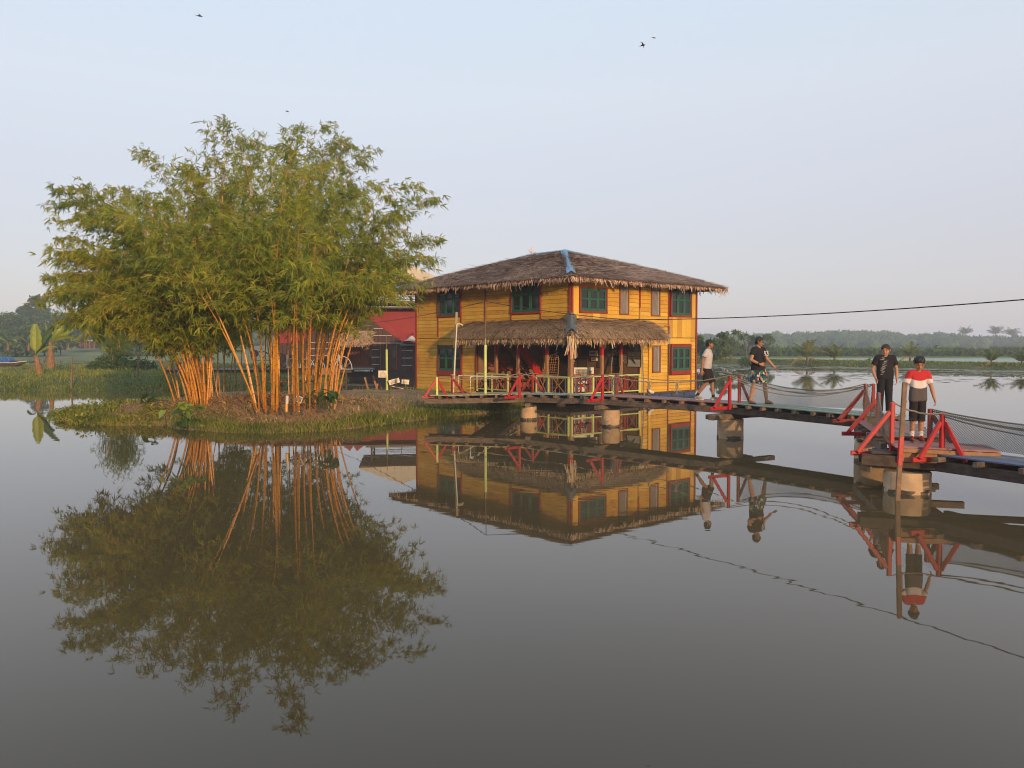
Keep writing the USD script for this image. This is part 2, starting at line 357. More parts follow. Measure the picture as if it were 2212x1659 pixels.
# right wall, upper storey
wr = backing(1, 0.0, LA, MID, TOP)
sC0, sC1 = R(1252)[0], R(1307)[0]; zC0, zC1 = R(1280, 672)[2], 5.02
sD0, sD1 = R(1336)[0], R(1356)[0]; sE0, sE1 = R(1404)[0], R(1423)[0]; sF0, sF1 = R(1448)[0], R(1489)[0]
sB = R(1380)[0]; sK = R(1441)[0]; zF0 = R(1468, 681)[2]
uplanks(wr, 1, 0.10, sC0 - .07, MID, TOP, 1)
uplanks(wr, 1, sC0 - .07, sC1 + .07, MID, zC0 - .1, 4)
planks(wr, 1, sC0 - .07, sC1 + .07, zC1 + .06, TOP)
z0D, z0E = R(1346, 680)[2], R(1413, 683)[2]
planks(wr, 1, sC1 + .07, sB - .045, MID, z0D); planks(wr, 1, sC1 + .07, sD0, z0D, TOP); planks(wr, 1, sD1, sB - .045, z0D, TOP)
planks(wr, 1, sB + .045, sK, MID, z0E); planks(wr, 1, sB + .045, sE0, z0E, TOP); planks(wr, 1, sE1, sK, z0E, TOP)
uplanks(wr, 1, sK + .03, LA - .06, MID, zF0 - .1, 6)
uplanks(wr, 1, sF1 + .07, LA - .06, zF0 - .1, TOP, 1)
planks(wr, 1, sF0 - .07, sF1 + .07, zF0 + 1.45, TOP)
window(1, sC0, sC1, zC0, zC1); window(1, sF0, sF1, zF0, zF0 + 1.36)
narrow_screen(1, sD0, sD1, z0D, z0D + 1.42); narrow_screen(1, sE0, sE1, z0E, z0E + 1.44)
batten(1, sB, R(1380, 665)[2], TOP); batten(1, sB, MID, R(1380, 665)[2] - .01, 0.06, 'yellow_b'); batten(1, sK + .01, MID, TOP, 0.04)
batten(1, LA + .01, 0.32, TOP, 0.08, name='corner_board'); batten(1, 0.045, MID - .1, TOP, 0.10, name='corner_board'); batten(0, 0.05, MID - .1, TOP, 0.09, off=0.036, name='corner_board')
# right wall, lower storey
wr2 = backing(1, PORX, LA, FLOOR - .1, MID)
sI0, sI1 = R(1408)[0], R(1425)[0]; zI0, zI1 = R(1416, 805)[2], R(1416, 746)[2]
sH0, sH1 = R(1450)[0], R(1489)[0]; zH0, zH1 = R(1470, 800)[2], R(1470, 750)[2]
sP = R(1399)[0]
planks(wr2, 1, PORX + .10, sP, FLOOR - .06, MID - .02, .17)
planks(wr2, 1, sP + .12, sK, FLOOR - .06, zI0, .17); planks(wr2, 1, sI1, sK, zI0, zI1, .17); uplanks(wr2, 1, sP + .12, sI0, zI0, zI1, 1); planks(wr2, 1, sP + .12, sK, zI1, MID - .02, .17)
planks(wr2, 1, sK + .05, sH1 + .08, FLOOR - .06, zH0 - .22, .17); planks(wr2, 1, sK + .05, sH1 + .08, zH1 + .16, MID - .02, .3)
planks(wr2, 1, sH1 + .10, LA - .06, FLOOR - .06, MID - .02, .17)
window(1, sH0, sH1, zH0, zH1, 0.2, 0.14); narrow_screen(1, sI0, sI1, zI0, zI1)
batten(1, PORX + .05, FLOOR, MID, 0.10, 'yellow_c'); batten(1, sP + .06, 0.2, MID, 0.12, 'yellow_c', 0.06); batten(1, sK + .02, FLOOR - .1, zH0 - .22, .05); batten(1, sH1 + .09, FLOOR - .1, zH0 - .22, .05)
# left wall, upper storey
wl = backing(0, 0.0, LB, MID, TOP)
tA0, tA1 = Lw(996)[1], Lw(949)[1]; tB0, tB1 = Lw(1167)[1], Lw(1107)[1]
zA0, zB0 = Lw(972, 681)[2], Lw(1137, 674)[2]; tM = Lw(1050)[1]
for a, b, z in ((0.10, tB0 - .05, 0), (tB1 + .05, tM - .045, 0), (tM + .045, tA0 - .05, 0), (tA1 + .05, LB - .05, 0)): planks(wl, 0, a, b, MID, TOP)
planks(wl, 0, tB0 - .03, tB1 + .03, MID, zB0 - .1); planks(wl, 0, tA0 - .03, tA1 + .03, MID, zA0 - .1)
window(0, tB0, tB1, zB0, zB0 + 1.5); window(0, tA0, tA1, zA0, zA0 + 1.5)
for t in (tB0 - .06, tB1 + .06, tA0 - .06, tA1 + .06): batten(0, t, MID + (0.05 if t > tM else .3), TOP, 0.06, off=0.03)
batten(0, tM, MID + .5, TOP, 0.09); batten(0, LB + .01, 0.3, TOP, 0.08, name='corner_board')
# left wall, lower storey
wl2 = backing(0, PORY, LB, 0.26, MID)
tG0, tG1 = Lw(997)[1], Lw(949)[1]; zG0, zG1 = Lw(972, 801)[2], Lw(972, 750)[2]
planks(wl2, 0, tA1 + .05, LB - .05, 0.28, MID - .02, .168); planks(wl2, 0, PORY + .10, tG0 - .05, 0.28, MID - .02, .168)
planks(wl2, 0, tG0 - .03, tG1 + .03, 0.28, zG0 - .24, .168); planks(wl2, 0, tG0 - .03, tG1 + .03, zG1 + .1, MID - .02, .168)
window(0, tG0, tG1, zG0, zG1, 0.24, 0.08)
batten(0, PORY + .05, FLOOR, MID, 0.10)
for t in (tG0 - .07, tG1 + .07): batten(0, t, 0.3, zG1 + .1, 0.06, off=0.03)
# hidden walls, floors
mb = MB(); mb.beam(V(LA - .06, 0.05, 2.9), V(LA - .06, LB, 2.9), .1, 5.2, ch=0); obj('rear_wall', mb, M['yellow_b'], house)
mb = MB(); mb.beam(V(0, LB - .06, 2.9), V(LA - .11, LB - .06, 2.9), .1, 5.2, ch=0)
obj('rear_wall', mb, M['yellow_b'], house)
mb = MB(); mb.box(V(LA / 2, LB / 2, FLOOR - .05), V(LA - .3, LB - .3, .08), ch=0); obj('floor', mb, M['old_wood'], house)
mb = MB(); mb.box(V(LA / 2, LB / 2, MID - .07), V(LA - .16, LB - .16, .09), ch=0); obj('upper_floor', mb, M['dark_room'], house)
# veranda back walls
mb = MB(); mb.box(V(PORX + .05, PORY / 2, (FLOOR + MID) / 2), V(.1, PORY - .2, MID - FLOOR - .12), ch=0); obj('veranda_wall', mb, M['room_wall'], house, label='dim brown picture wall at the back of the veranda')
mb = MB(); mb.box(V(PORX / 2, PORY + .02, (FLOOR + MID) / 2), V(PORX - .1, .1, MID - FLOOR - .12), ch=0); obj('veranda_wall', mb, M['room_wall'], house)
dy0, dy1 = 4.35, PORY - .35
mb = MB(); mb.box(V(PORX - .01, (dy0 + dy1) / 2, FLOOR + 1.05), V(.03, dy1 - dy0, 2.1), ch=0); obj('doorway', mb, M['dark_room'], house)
def post(x, y, name='post', m='new_wood', r=.07):
    mb = MB(); mb.beam(V(x, y, FLOOR), V(x, y, 2.15), 2 * r, 2 * r, ch=.012); obj(name, mb, M[m], house)
    mb = MB(); mb.beam(V(x, y, 2.153), V(x, y, MID - .12), 2 * r, 2 * r, ch=.012); obj('post_top', mb, M['red'], house)
post(.09, .09, r=.09); post(hit(1300, 800, 1, .08)[0], .08)
for px in (1181.6, 1119.4, 1072): post(.16, hit(px, 800, 0, .16)[1])
post(PORX - .12, 1.0); 
mb = MB(); a, b = hit(1118, 742, 1, 5.0), hit(1172, 818, 1, 5.0); mb.beam(a, b, .07, .36, ch=.01); obj('stair_string', mb, M['red'], house)
mb = MB(); mb.beam(a + V(.0, .8, 0), b + V(0, .8, 0), .07, .24, ch=.01); obj('stair_string', mb, M['new_wood'], house)
for k in range(6):
    p = a + (b - a) * (k + .6) / 6.5; mb = MB(); mb.box(p + V(0, .4, 0), V(.2, .7, .035)); obj('stair_tread', mb, M['old_wood'], house)
# grey fascia board under the skirt roof
mb = MB(); mb.beam(V(-.35, -.3, 2.72), V(-.35, PORY + .3, 2.72), .03, .24); obj('fascia', mb, M['grey_metal'], house)
mb = MB(); mb.beam(V(.05, -.2, 2.80), V(PORX + .1, -.2, 2.80), .03, .1); obj('fascia', mb, M['old_wood'], house)
# floats under the floor
for k, s in enumerate(np.arange(4.9, LA - .2, 0.95)):
    mb = MB(); mb.tube([V(s, .05, .12), V(s + .08, .05, .12), V(s + .45, .05, .12), V(s + .82, .05, .12), V(s + .9, .05, .12)], [.20, .24, .25, .24, .20], 16); obj('float_drum', mb, M['blue_drum'], house, smooth=40)
mb = MB(); mb.beam(V(PORX, -.03, .33), V(LA + .02, -.03, .33), .05, .16); obj('floor_beam_or_shade_fill', mb, M['dark_wood'], house)
mb = MB(); mb.beam(V(-.03, PORY, .2), V(-.03, LB, .2), .05, .14); obj('floor_beam_or_shade_fill', mb, M['dark_wood'], house)
mb = MB(); mb.beam(V(.0, .05, .33), V(PORX, .05, .33), .08, .14); obj('floor_beam_or_shade_fill', mb, M['dark_wood'], house)
mb = MB(); mb.beam(V(.05, .1, .33), V(.05, PORY, .33), .08, .14); obj('floor_beam_or_shade_fill', mb, M['dark_wood'], house)
for k in range(5):
    mb = MB(); x = .6 + k * 1.9; mb.tube([V(x, 1.2, -.4), V(x, 1.2, .34)], .22, 14); obj('footing', mb, M['dark_wood'], house, smooth=40)
# pipes on the right wall
g = hit(1446.5, 760, 1, -.09)
mb = MB(); mb.tube([V(g[0] - .35, -.09, 3.50), V(g[0] - .02, -.10, 3.51), V(g[0], -.10, 3.48), V(g[0], -.10, 1.5), V(g[0], -.10, .1)], .022, 8); obj('pipe', mb, M['pipe_grey'], house, smooth=60)
g2 = hit(1389, 760, 1, -.12)[0]
mb = MB(); mb.tube([V(g2 - .14, -.16, 2.8), V(g2 - .05, -.17, 1.6), V(g2 + .03, -.18, .15)], .03, 8); obj('pipe', mb, M['pipe_grey'], house, smooth=60)
g3 = hit(1405, 840, 1, -.12)[0]
mb = MB(); mb.tube([V(g3 - .12, -.14, .62), V(g3 - .12, -.16, .50), V(g3 - .06, -.2, .42), V(g3 + .08, -.22, .41)], [.07, .075, .075, .07], 12); obj('pipe_elbow', mb, M['pipe_white'], house, smooth=50)
# ---------------------------------------------------------------- thatch
def thatch_face(parent, quad, n, fringe_n, seed, straw, curve=0.0, fringe=True, blade=(.32, .6), name='thatch', width=(.022, .05), fr_len=(.10, .30)):
    """quad: eave start, eave end, top end, top start. A thick slab, straw laid down the slope, and a ragged fringe at the eave."""
    rg = np.random.default_rng(seed)
    e0, e1, t1, t0 = (np.asarray(p, float) for p in quad)
    nrm = unit(np.cross(e1 - e0, (t0 + t1) / 2 - e0)); nrm = nrm if nrm[2] > 0 else -nrm
    def S(u, w):
        u, w = np.asarray(u)[..., None], np.asarray(w)[..., None]
        return (e0 * (1 - u) + e1 * u) * (1 - w) + (t0 * (1 - u) + t1 * u) * w + nrm * curve * np.sin(np.pi * np.clip(w, 0, 1)) ** .8
    k = 8
    uu, ww = np.meshgrid(np.linspace(0, 1, 25), np.linspace(0, 1, k + 1), indexing='ij')
    top = S(uu, ww) + nrm * (meshkit.noise(S(uu, ww) * 3, seed)[..., None] - .5) * .05
    th = .12
    bot = S(uu, ww) - nrm * th
    mb = MB()
    mb.grid(top[..., 0], top[..., 1], top[..., 2]); mb.grid(bot[..., 0], bot[..., 1], bot[..., 2])
    for A, B in ((top[:, 0], bot[:, 0]), (top[:, -1], bot[:, -1]), (top[0], bot[0]), (top[-1], bot[-1])):
        for i in range(len(A) - 1): mb.add([A[i], A[i + 1], B[i + 1], B[i]], [[0, 1, 2, 3]])
    root = obj(name, mb, M['thatch'], parent)
    # straw
    mb = MB()
    u, w = rg.random(n * 3), rg.random(n * 3)
    wide = np.linalg.norm((e0 * (1 - w[:, None]) + t0 * w[:, None]) - (e1 * (1 - w[:, None]) + t1 * w[:, None]), axis=1)
    keep = rg.random(n * 3) < wide / wide.max(); u, w = u[keep][:n], w[keep][:n]
    p = S(u, w); down = unit_rows(S(u, w - .02) - S(u, w)); along = unit(e1 - e0)
    ang = rg.normal(.25, .6, len(u)); d = down * np.cos(ang)[:, None] + along * np.sin(ang)[:, None]
    d = unit_rows(d + nrm * rg.uniform(-.02, .20, len(u))[:, None])
    side = unit_rows(np.cross(d, nrm)); L = rg.uniform(*blade, len(u)); L = np.minimum(L, .12 + w * np.linalg.norm(t0 - e0))
    tone = np.clip(rg.normal(.45, .26, len(u)) + .55 * (meshkit.fbm(p * 4.0, 2, seed + 5) - .5) + .3 * (meshkit.noise(p * .8, seed + 6) - .5), 0, 1)
    mb.blades(p + nrm * rg.uniform(.0, .05, len(u))[:, None], d, side, L, rg.uniform(*width, len(u)), tone, taper=.35)
    if fringe and fringe_n:
        clump = meshkit.noise(np.stack([rg.random(fringe_n * 3) * 0, np.zeros(fringe_n * 3), np.linspace(0, 1, fringe_n * 3) * 30], -1), seed + 9)
        u = np.linspace(0, 1, fringe_n * 3); keep = rg.random(len(u)) < .25 + .5 * clump; u = u[keep]
        p = S(u, np.zeros(len(u))) - nrm * rg.uniform(0, .10, len(u))[:, None]
        d = unit_rows(V(0, 0, -1) + along * rg.normal(0, .33, len(u))[:, None] + (-down.mean(0) * 0 + unit(V(*(down.mean(0)[:2]), 0))) * rg.normal(.25, .25, len(u))[:, None])
        side = unit_rows(np.cross(d, unit(V(*(nrm[:2]), .01)) + rg.normal(0, .4, (len(u), 3))))
        L = rg.uniform(*fr_len, len(u)) * np.where(rg.random(len(u)) < .12, 1.7, 1) * .75
        mb.blades(p, d, side, L, rg.uniform(.015, .045, len(u)), np.clip(rg.normal(.68, .25, len(u)), 0, 1), taper=.5)
    obj('straw', mb, straw, root, tone=True, kind='stuff')
    return root

def unit_rows(a): return a / (np.linalg.norm(a, axis=-1, keepdims=True) + 1e-12)

OV, EZ = 1.08, 5.36
ne, re_, le, be = V(-OV, -OV, EZ), V(LA + OV, -OV, EZ), V(-OV, LB + OV, EZ), V(LA + OV, LB + OV, EZ)
pk0, pk1 = V(LA / 2, 4.75, 7.2), V(LA / 2, LB - 4.4, 7.2)
thatch_face(house, (ne, re_, pk0 + V(.01, 0, 0), pk0 - V(.01, 0, 0)), 15000, 330, 11, M['straw'], .10, name='roof')
thatch_face(house, (le, ne, pk0, pk1), 16000, 400, 12, M['straw'], .10, name='roof')
thatch_face(house, (re_, be, pk1, pk0), 2500, 200, 13, M['straw'], .10, name='roof')
thatch_face(house, (be, le, pk1 - V(.01, 0, 0), pk1 + V(.01, 0, 0)), 2500, 200, 14, M['straw'], .10, name='roof')
def cap(p, q, w, m, parent, lift=.06, segs=9, name='ridge_cap', droop=.35, stop=1.0):
    """A bent strip of sheet metal over a hip, in overlapping lengths."""
    p, q = np.asarray(p, float), np.asarray(q, float); q = p + (q - p) * stop
    d = unit(q - p); side = unit(np.cross(d, V(0, 0, 1)))
    mb = MB()
    for k in range(segs):
        a, b = p + (q - p) * k / segs, p + (q - p) * ((k + 1) / segs + .012)
        la, lb = lift + .012, lift
        pr = lambda c, l: [c - side * w + V(0, 0, l - w * droop), c - side * w * .25 + V(0, 0, l - .01), c + V(0, 0, l + .015), c + side * w * .25 + V(0, 0, l - .01), c + side * w + V(0, 0, l - w * droop)]
        A, B = pr(a, la), pr(b, lb)
        for s in range(4):
            v = [A[s], A[s + 1], B[s + 1], B[s]]
            mb.add(v + [x - V(0, 0, .006) for x in v], [[0, 1, 2, 3], [7, 6, 5, 4], [0, 3, 7, 4], [1, 0, 4, 5], [2, 1, 5, 6], [3, 2, 6, 7]])
    obj(name, mb, m, parent)
cap(pk0 + (ne - pk0) * .04, ne, .19, M['blue_metal'], house, .16, 7, droop=.5, stop=.95)
cap(pk0 + V(.05, 0, 0), re_, .17, M['blue_metal'], house, .12, 12, stop=.85)
cap(pk1, le, .17, M['blue_metal'], house, .12, 12, stop=.97)
cap(pk0, pk1, .17, M['blue_metal'], house, .10, 4)
# a loose tuft on the ridge and one at the right tip
for c, n, dn in ((pk1 + V(0, .4, .08), 16, .25), (re_ + V(-.15, .1, -.05), 14, -1.0)):
    rg = np.random.default_rng(n); mb = MB()
    d = unit_rows(rg.normal(0, .5, (n, 3)) + V(0, 0, dn)); mb.blades(c + rg.normal(0, .05, (n, 3)), d, unit_rows(np.cross(d, rg.normal(0, 1, (n, 3)))), rg.uniform(.25, .5, n), .035, rg.uniform(.5, 1, n), taper=.3)
    obj('straw_tuft', mb, M['straw'], house, tone=True)
# skirt roof round the veranda corner
SO, SZ0, SZ1 = 1.32, 2.90, 3.66
sr_e, sr_t = hit(1443.5, 735, 1, -SO)[0], hit(1384, 697, 1, -.03)[0]
sl_e, sl_t = hit(980, 735, 0, -SO)[1], hit(1026, 697, 0, -.03)[1]
thatch_face(house, (V(-SO, -SO, SZ0), V(sr_e, -SO, SZ0), V(sr_t, -.03, SZ1), V(-.03, -.03, SZ1)), 9000, 420, 21, M['straw_new'], .16, name='skirt_roof', blade=(.3, .55), width=(.022, .05), fr_len=(.12, .36))
thatch_face(house, (V(-SO, sl_e, SZ0), V(-SO, -SO, SZ0), V(-.03, -.03, SZ1), V(-.03, sl_t, SZ1)), 12500, 560, 22, M['straw_new'], .16, name='skirt_roof', blade=(.3, .55), width=(.022, .05), fr_len=(.12, .36))
cap(V(-.03, -.03, SZ1 + .05), V(-SO, -SO, SZ0 + .06), .24, M['grey_metal'], house, .27, 1, name='hip_flashing', droop=.8, stop=.96)
rg = np.random.default_rng(5); n = 40; mb = MB()
d = unit_rows(rg.normal(0, .16, (n, 3)) + V(0, 0, -1)); mb.blades(V(-SO, -SO, SZ0 - .02) + rg.normal(0, .06, (n, 3)), d, unit_rows(np.cross(d, V(.7, .7, 0) + rg.normal(0, .4, (n, 3)))), rg.uniform(.35, .85, n), rg.uniform(.03, .06, n), rg.uniform(.6, 1, n), taper=.4)
obj('straw_tuft', mb, M['straw_new'], house, tone=True)

# ---------------------------------------------------------------- veranda railing (part of the house)
RZ0, RZ1 = .52, 1.24
def rail_run(side, s0, s1, posts, seed, xm):
    rail = group_part('railing', house)
    for z, w in ((RZ1, .07), (RZ0, .055)):
        mb = MB(); mb.beam(wp(side, s0, .03, z), wp(side, s1, .03, z), w, w, ch=.012); obj('rail', mb, M['lime'], rail)
    for s in posts:
        mb = MB(); vbar(mb, side, s, FLOOR, RZ1 - .035, .075, .03, .075); obj('rail_post', mb, M['lime'], rail)
    rg = np.random.default_rng(seed)
    for a, b in zip(posts[:-1], posts[1:]):
        lo, hi = min(a, b) + .06, max(a, b) - .06
        n = max(1, round((hi - lo) / .85)); w = (hi - lo) / n
        for k in range(n):
            p, q = lo + k * w + .16 * w, lo + (k + 1) * w - .16 * w
            mb = MB()
            mb.beam(wp(side, p, .035, RZ0 + .03), wp(side, q, .035, RZ1 - .04), .03, .035); obj('cross_slat', mb, M[xm], rail)
            mb = MB(); mb.beam(wp(side, p, .005, RZ1 - .04), wp(side, q, .005, RZ0 + .03), .03, .035); obj('cross_slat', mb, M[xm], rail)
            for s in (p - .03, q + .03, p - .13 * w, q + .13 * w)[:4 if k % 2 == 0 else 2]:
                mb = MB(); vbar(mb, side, s, RZ0 + .03, RZ1 - .035, .04, .02, .03)
                obj('upright_slat', mb, M[['red_trim', 'red_dull', 'blue_slat'][rg.integers(3)]], rail)
M['blue_slat'] = mat('blue_grey_slat', (0.11, 0.13, 0.20), (0.09, 0.10, 0.16), 6, rough=.5)
rail_run(1, .0, PORX, [.04, 1.35, 2.65, PORX - .04], 3, 'red_dull')
tg0, tg1 = hit(1098, 830, 0, 0)[1], hit(1160, 830, 0, 0)[1]
rail_run(0, .08, tg1, [.10, 1.3, tg1], 4, 'new_wood')
rail_run(0, tg0, PORY, [tg0, (tg0 + PORY) / 2, PORY - .02], 6, 'new_wood')

# ---------------------------------------------------------------- things on the veranda
def at_house(name, label, cat, x, y, z, rz=0.0, group=None): return thing(name, label, cat, wloc(x, y, z), YAW + rz, group)
# framed pictures on the wall x = PORX (facing -x) and beside it
def picture(px, py, w, h, art, label):
    p = hit(px, py, 0, PORX)
    t = at_house('framed_picture', label, 'picture', p[0] - .004, p[1], p[2], group=None)
    mb = MB(); e = .025
    for s in (-1, 1):
        mb.beam(V(-.012, s * (w / 2), -h / 2 - e / 2), V(-.012, s * (w / 2), h / 2 + e / 2), e, .02, up=(1, 0, 0))
        mb.beam(V(-.012, -w / 2 + e / 2, s * h / 2), V(-.012, w / 2 - e / 2, s * h / 2), .02, e)
    obj('frame', mb, M['dark_room'], t)
    mb = MB(); mb.box(V(-.006, 0, 0), V(.008, w - e, h - e), ch=0); obj('print', mb, M[art], t)
    return t
M['art_dark'] = mat('print_dark', (0.035, 0.035, 0.035), (0.10, 0.085, 0.07), 14, rough=.35, bump=0)
M['art_mid'] = mat('print_mid', (0.07, 0.06, 0.055), (0.26, 0.23, 0.20), 12, rough=.35, bump=0)
M['art_white'] = mat('print_white', (0.42, 0.40, 0.36), (0.36, 0.34, 0.30), 12, rough=.35, bump=0)
for px, py, w, h, art, lb in (
        (1332.5, 761.5, .62, .42, 'art_mid', 'framed picture with a pale map, upper middle of the veranda wall'),
        (1324, 779, .64, .44, 'art_dark', 'dark framed picture below and left of the pale map on the veranda wall'),
        (1345, 776.5, .66, .42, 'art_mid', 'framed group photograph right of the middle of the veranda wall'),
        (1370, 781.5, .80, .48, 'art_white', 'white framed picture with a black curved shape, rightmost on the veranda wall'),
        (1370, 766, .80, .42, 'art_dark', 'dark landscape picture directly above the white picture on the veranda wall'),
        (1369, 750.5, .78, .40, 'art_dark', 'topmost of the column of pictures at the right end of the veranda wall'),
        (1348, 752, .5, .5, 'art_dark', 'small dark picture hanging high near the red wall post'),
        (1327, 745, .6, .42, 'art_dark', 'dark picture tucked under the thatch above the pale map'),
        (1265, 757, .5, .46, 'art_dark', 'dark picture hanging just right of the corner post'),
        (1285, 752, .5, .5, 'art_dark', 'dark picture hanging above the water dispenser'),
        (1258, 785, .6, .5, 'art_dark', 'dark picture low on the wall left of the water dispenser'),
        (1298, 783, .44, .5, 'art_dark', 'dark picture hanging behind the middle veranda post')):
    t = picture(px, py, w, h, art, lb)
    if art == 'art_white':
        mb = MB(); mb.tube([V(-.012, .12, .10), V(-.014, .04, .06), V(-.014, -.03, -.02), V(-.014, -.10, -.11)], [.02, .035, .03, .012], 6); obj('print_motif', mb, M['black'], t)
    if art == 'art_mid':
        mb = MB(); mb.tube([V(-.012, .10, .06), V(-.014, 0, .0), V(-.014, -.08, -.08)], [.01, .03, .01], 6); obj('print_motif', mb, M['art_white'], t)
for px, py, lb in ((1283.5, 763, 'small white electric box on the veranda wall, the upper one'), (1285.5, 776, 'small white wall box under the upper electric box')):
    p = hit(px, py, 0, PORX); t = at_house('wall_box', lb, 'box', p[0], p[1], p[2])
    mb = MB(); mb.box(V(-.05, 0, 0), V(.09, .50 if 'upper one' in lb else .36, .26 if 'upper one' in lb else .16), ch=.015); obj('case', mb, M['white'], t)
    mb = MB(); mb.box(V(-.098, 0, 0), V(.008, .30, .10), ch=.003); obj('cover', mb, M['art_mid'], t)
# air cooler
t = thing('air_cooler', 'cream air cooler with dark grille standing behind the veranda railing', 'air cooler', wloc(2.35, 1.55, FLOOR - .01), 0.25)
mb = MB(); mb.box(V(0, 0, .62), V(.95, .5, 1.12), ch=.03); obj('body', mb, M['white'], t)
mb = MB(); mb.box(V(-.12, -.256, .86), V(.56, .012, .46), ch=0); obj('grille_back', mb, M['dark_room'], t)
for k in range(7):
    mb = MB(); mb.box(V(-.12, -.268, .66 + k * .066), V(.56, .012, .012), ch=0); obj('grille_bar', mb, M['white'], t)
for k in range(9):
    mb = MB(); mb.box(V(-.37 + k * .0625, -.266, .86), V(.010, .008, .46), ch=0); obj('grille_bar', mb, M['white'], t)
mb = MB(); mb.box(V(.30, -.257, .9), V(.14, .014, .26)); obj('control_panel', mb, M['art_mid'], t)
for sx in (-1, 1): 
    mb = MB(); mb.box(V(sx * .38, 0, .03), V(.08, .4, .06)); obj('foot', mb, M['black'], t)
# water dispenser
t = thing('water_dispenser', 'white water dispenser with an upturned clear bottle left of the air cooler', 'water dispenser', wloc(2.55, 2.35, FLOOR - .01), 0.2)
mb = MB(); mb.box(V(0, 0, .56), V(.40, .36, 1.10), ch=.02); obj('cabinet', mb, M['white'], t)
prof = np.array([(0, 1.11), (.07, 1.11), (.07, 1.18), (.135, 1.26), (.14, 1.34), (.132, 1.36), (.14, 1.38), (.14, 1.50), (.12, 1.55), (0, 1.56)])
bt = trimesh.creation.revolve(prof, sections=20)
M['bottle'] = usdkit.material(stage, '/World/Looks/clear_bottle', {'t': ('transparent_bsdf', {'color': (.75, .82, .88)}), 'g': ('glossy_bsdf', {'roughness': .08}), 'm': ('mix_closure', {'fac': .22})}, [('t.BSDF', 'm.closure1'), ('g.BSDF', 'm.closure2')], surface='m.closure')
obj('bottle', bt, M['bottle'], t, smooth=40)
for sx in (-.07, .07):
    mb = MB(); mb.tube([V(sx, -.18, .86), V(sx, -.225, .86), V(sx, -.23, .82)], .016, 8); obj('tap', mb, M['red'], t)
# rattan recliner leaning in the doorway
t = thing('rattan_chair', 'orange rattan recliner chair leaning upright beside the dark doorway', 'chair', wloc(hit(1191, 800, 1, 2.2)[0], 2.2, FLOOR - .01), -.35)
for sx in (-.3, .3):
    mb = MB(); mb.tube([V(sx, -.45, .02), V(sx * 1.02, -.2, .45), V(sx, .05, .9), V(sx * .8, .35, 1.5), V(sx * .6, .42, 1.72)], .024, 8); obj('side_rail', mb, M['new_wood'], t, smooth=60)
mb = MB(); mb.tube([V(-.19, .41, 1.70), V(0, .44, 1.76), V(.19, .41, 1.70)], .02, 8); obj('top_rail', mb, M['new_wood'], t, smooth=60)
for k in range(7):
    f = k / 6; mb = MB(); mb.tube([V(-.25 + .08 * f, .06 + .33 * f, .95 + .68 * f), V(.25 - .08 * f, .06 + .33 * f, .95 + .68 * f)], .011, 6); obj('slat', mb, M['new_wood'], t)
for sx in (-.1, 0, .1):
    mb = MB(); mb.tube([V(sx, .06, .92), V(sx * .9, .42, 1.72)], .010, 6); obj('slat', mb, M['new_wood'], t)
for k in range(5):
    mb = MB(); mb.tube([V(-.3, -.42 + k * .11, .1 + k * .19), V(.3, -.42 + k * .11, .1 + k * .19)], .012, 6); obj('seat_slat', mb, M['new_wood'], t)
for sx in (-.28, .28):
    mb = MB(); mb.tube([V(sx, .0, .82), V(sx, .28, .4), V(sx, .35, .02)], .022, 8); obj('leg', mb, M['new_wood'], t, smooth=60)
# yellow notice, hanging ornament
p = hit(1174.5, 782, 0, 1.9); t = thing('notice_board', 'narrow yellow notice hanging between the stair and the doorway', 'notice', C0 + U * p[0] + W * p[1] + V(0, 0, p[2]), YAW - .6)
M['ochre'] = mat('ochre_sheet', (.55, .27, .03), (.45, .2, .03), 9, rough=.6, bump=0)
mb = MB(); mb.box(V(0, 0, 0), V(.025, .30, .66)); obj('sheet', mb, M['ochre'], t)
mb = MB(); mb.beam(V(0, 0, .33), V(0, 0, MID - .115 - p[2]), .008, .008, ch=0); obj('cord', mb, M['rope'], t)
p = hit(1201, 775, 0, .8)
t = thing('hanging_ornament', 'small hanging ornament of driftwood on a string over the rattan chair', 'ornament', C0 + U * p[0] + W * p[1] + V(0, 0, 0), 0)
mb = MB(); mb.tube([V(0, 0, MID - .12), V(.02, 0, 2.3), V(-.01, 0, 1.95)], .008, 6); obj('string', mb, M['rope'], t)
for k, z in enumerate((2.35, 2.22, 2.02)):
    mb = MB(); mb.tube([V(-.10, 0, z - .03), V(0, .02, z), V(.11, 0, z + .05)], [.008, .022, .008], 6); obj('stick', mb, M['new_wood'], t)
# red bench against the sunlit end wall
t = at_house('slatted_bench', 'long red slatted bench along the sunlit end of the veranda', 'bench', 1.75, PORY - .55, FLOOR - .01)
for x in (-1.35, -.45, .45, 1.35):
    mb = MB(); mb.beam(V(x, .28, 0), V(x, .36, 1.45), .06, .06, up=(1, 0, 0)); obj('leg', mb, M['red_dull'], t)
    mb = MB(); mb.beam(V(x, -.25, 0), V(x, -.25, .45), .06, .06, up=(1, 0, 0)); obj('leg', mb, M['red_dull'], t)
for z in (.72, .98, 1.22, 1.42):
    mb = MB(); mb.beam(V(-1.4, .30 + (z - .45) * .06 - .045, z), V(1.4, .30 + (z - .45) * .06 - .045, z), .03, .08); obj('back_slat', mb, M['red_dull'], t)
for y in (-.22, -.08, .06, .2):
    mb = MB(); mb.beam(V(-1.4, y, .47), V(1.4, y, .47), .11, .035); obj('seat_slat', mb, M['red_dull'], t)
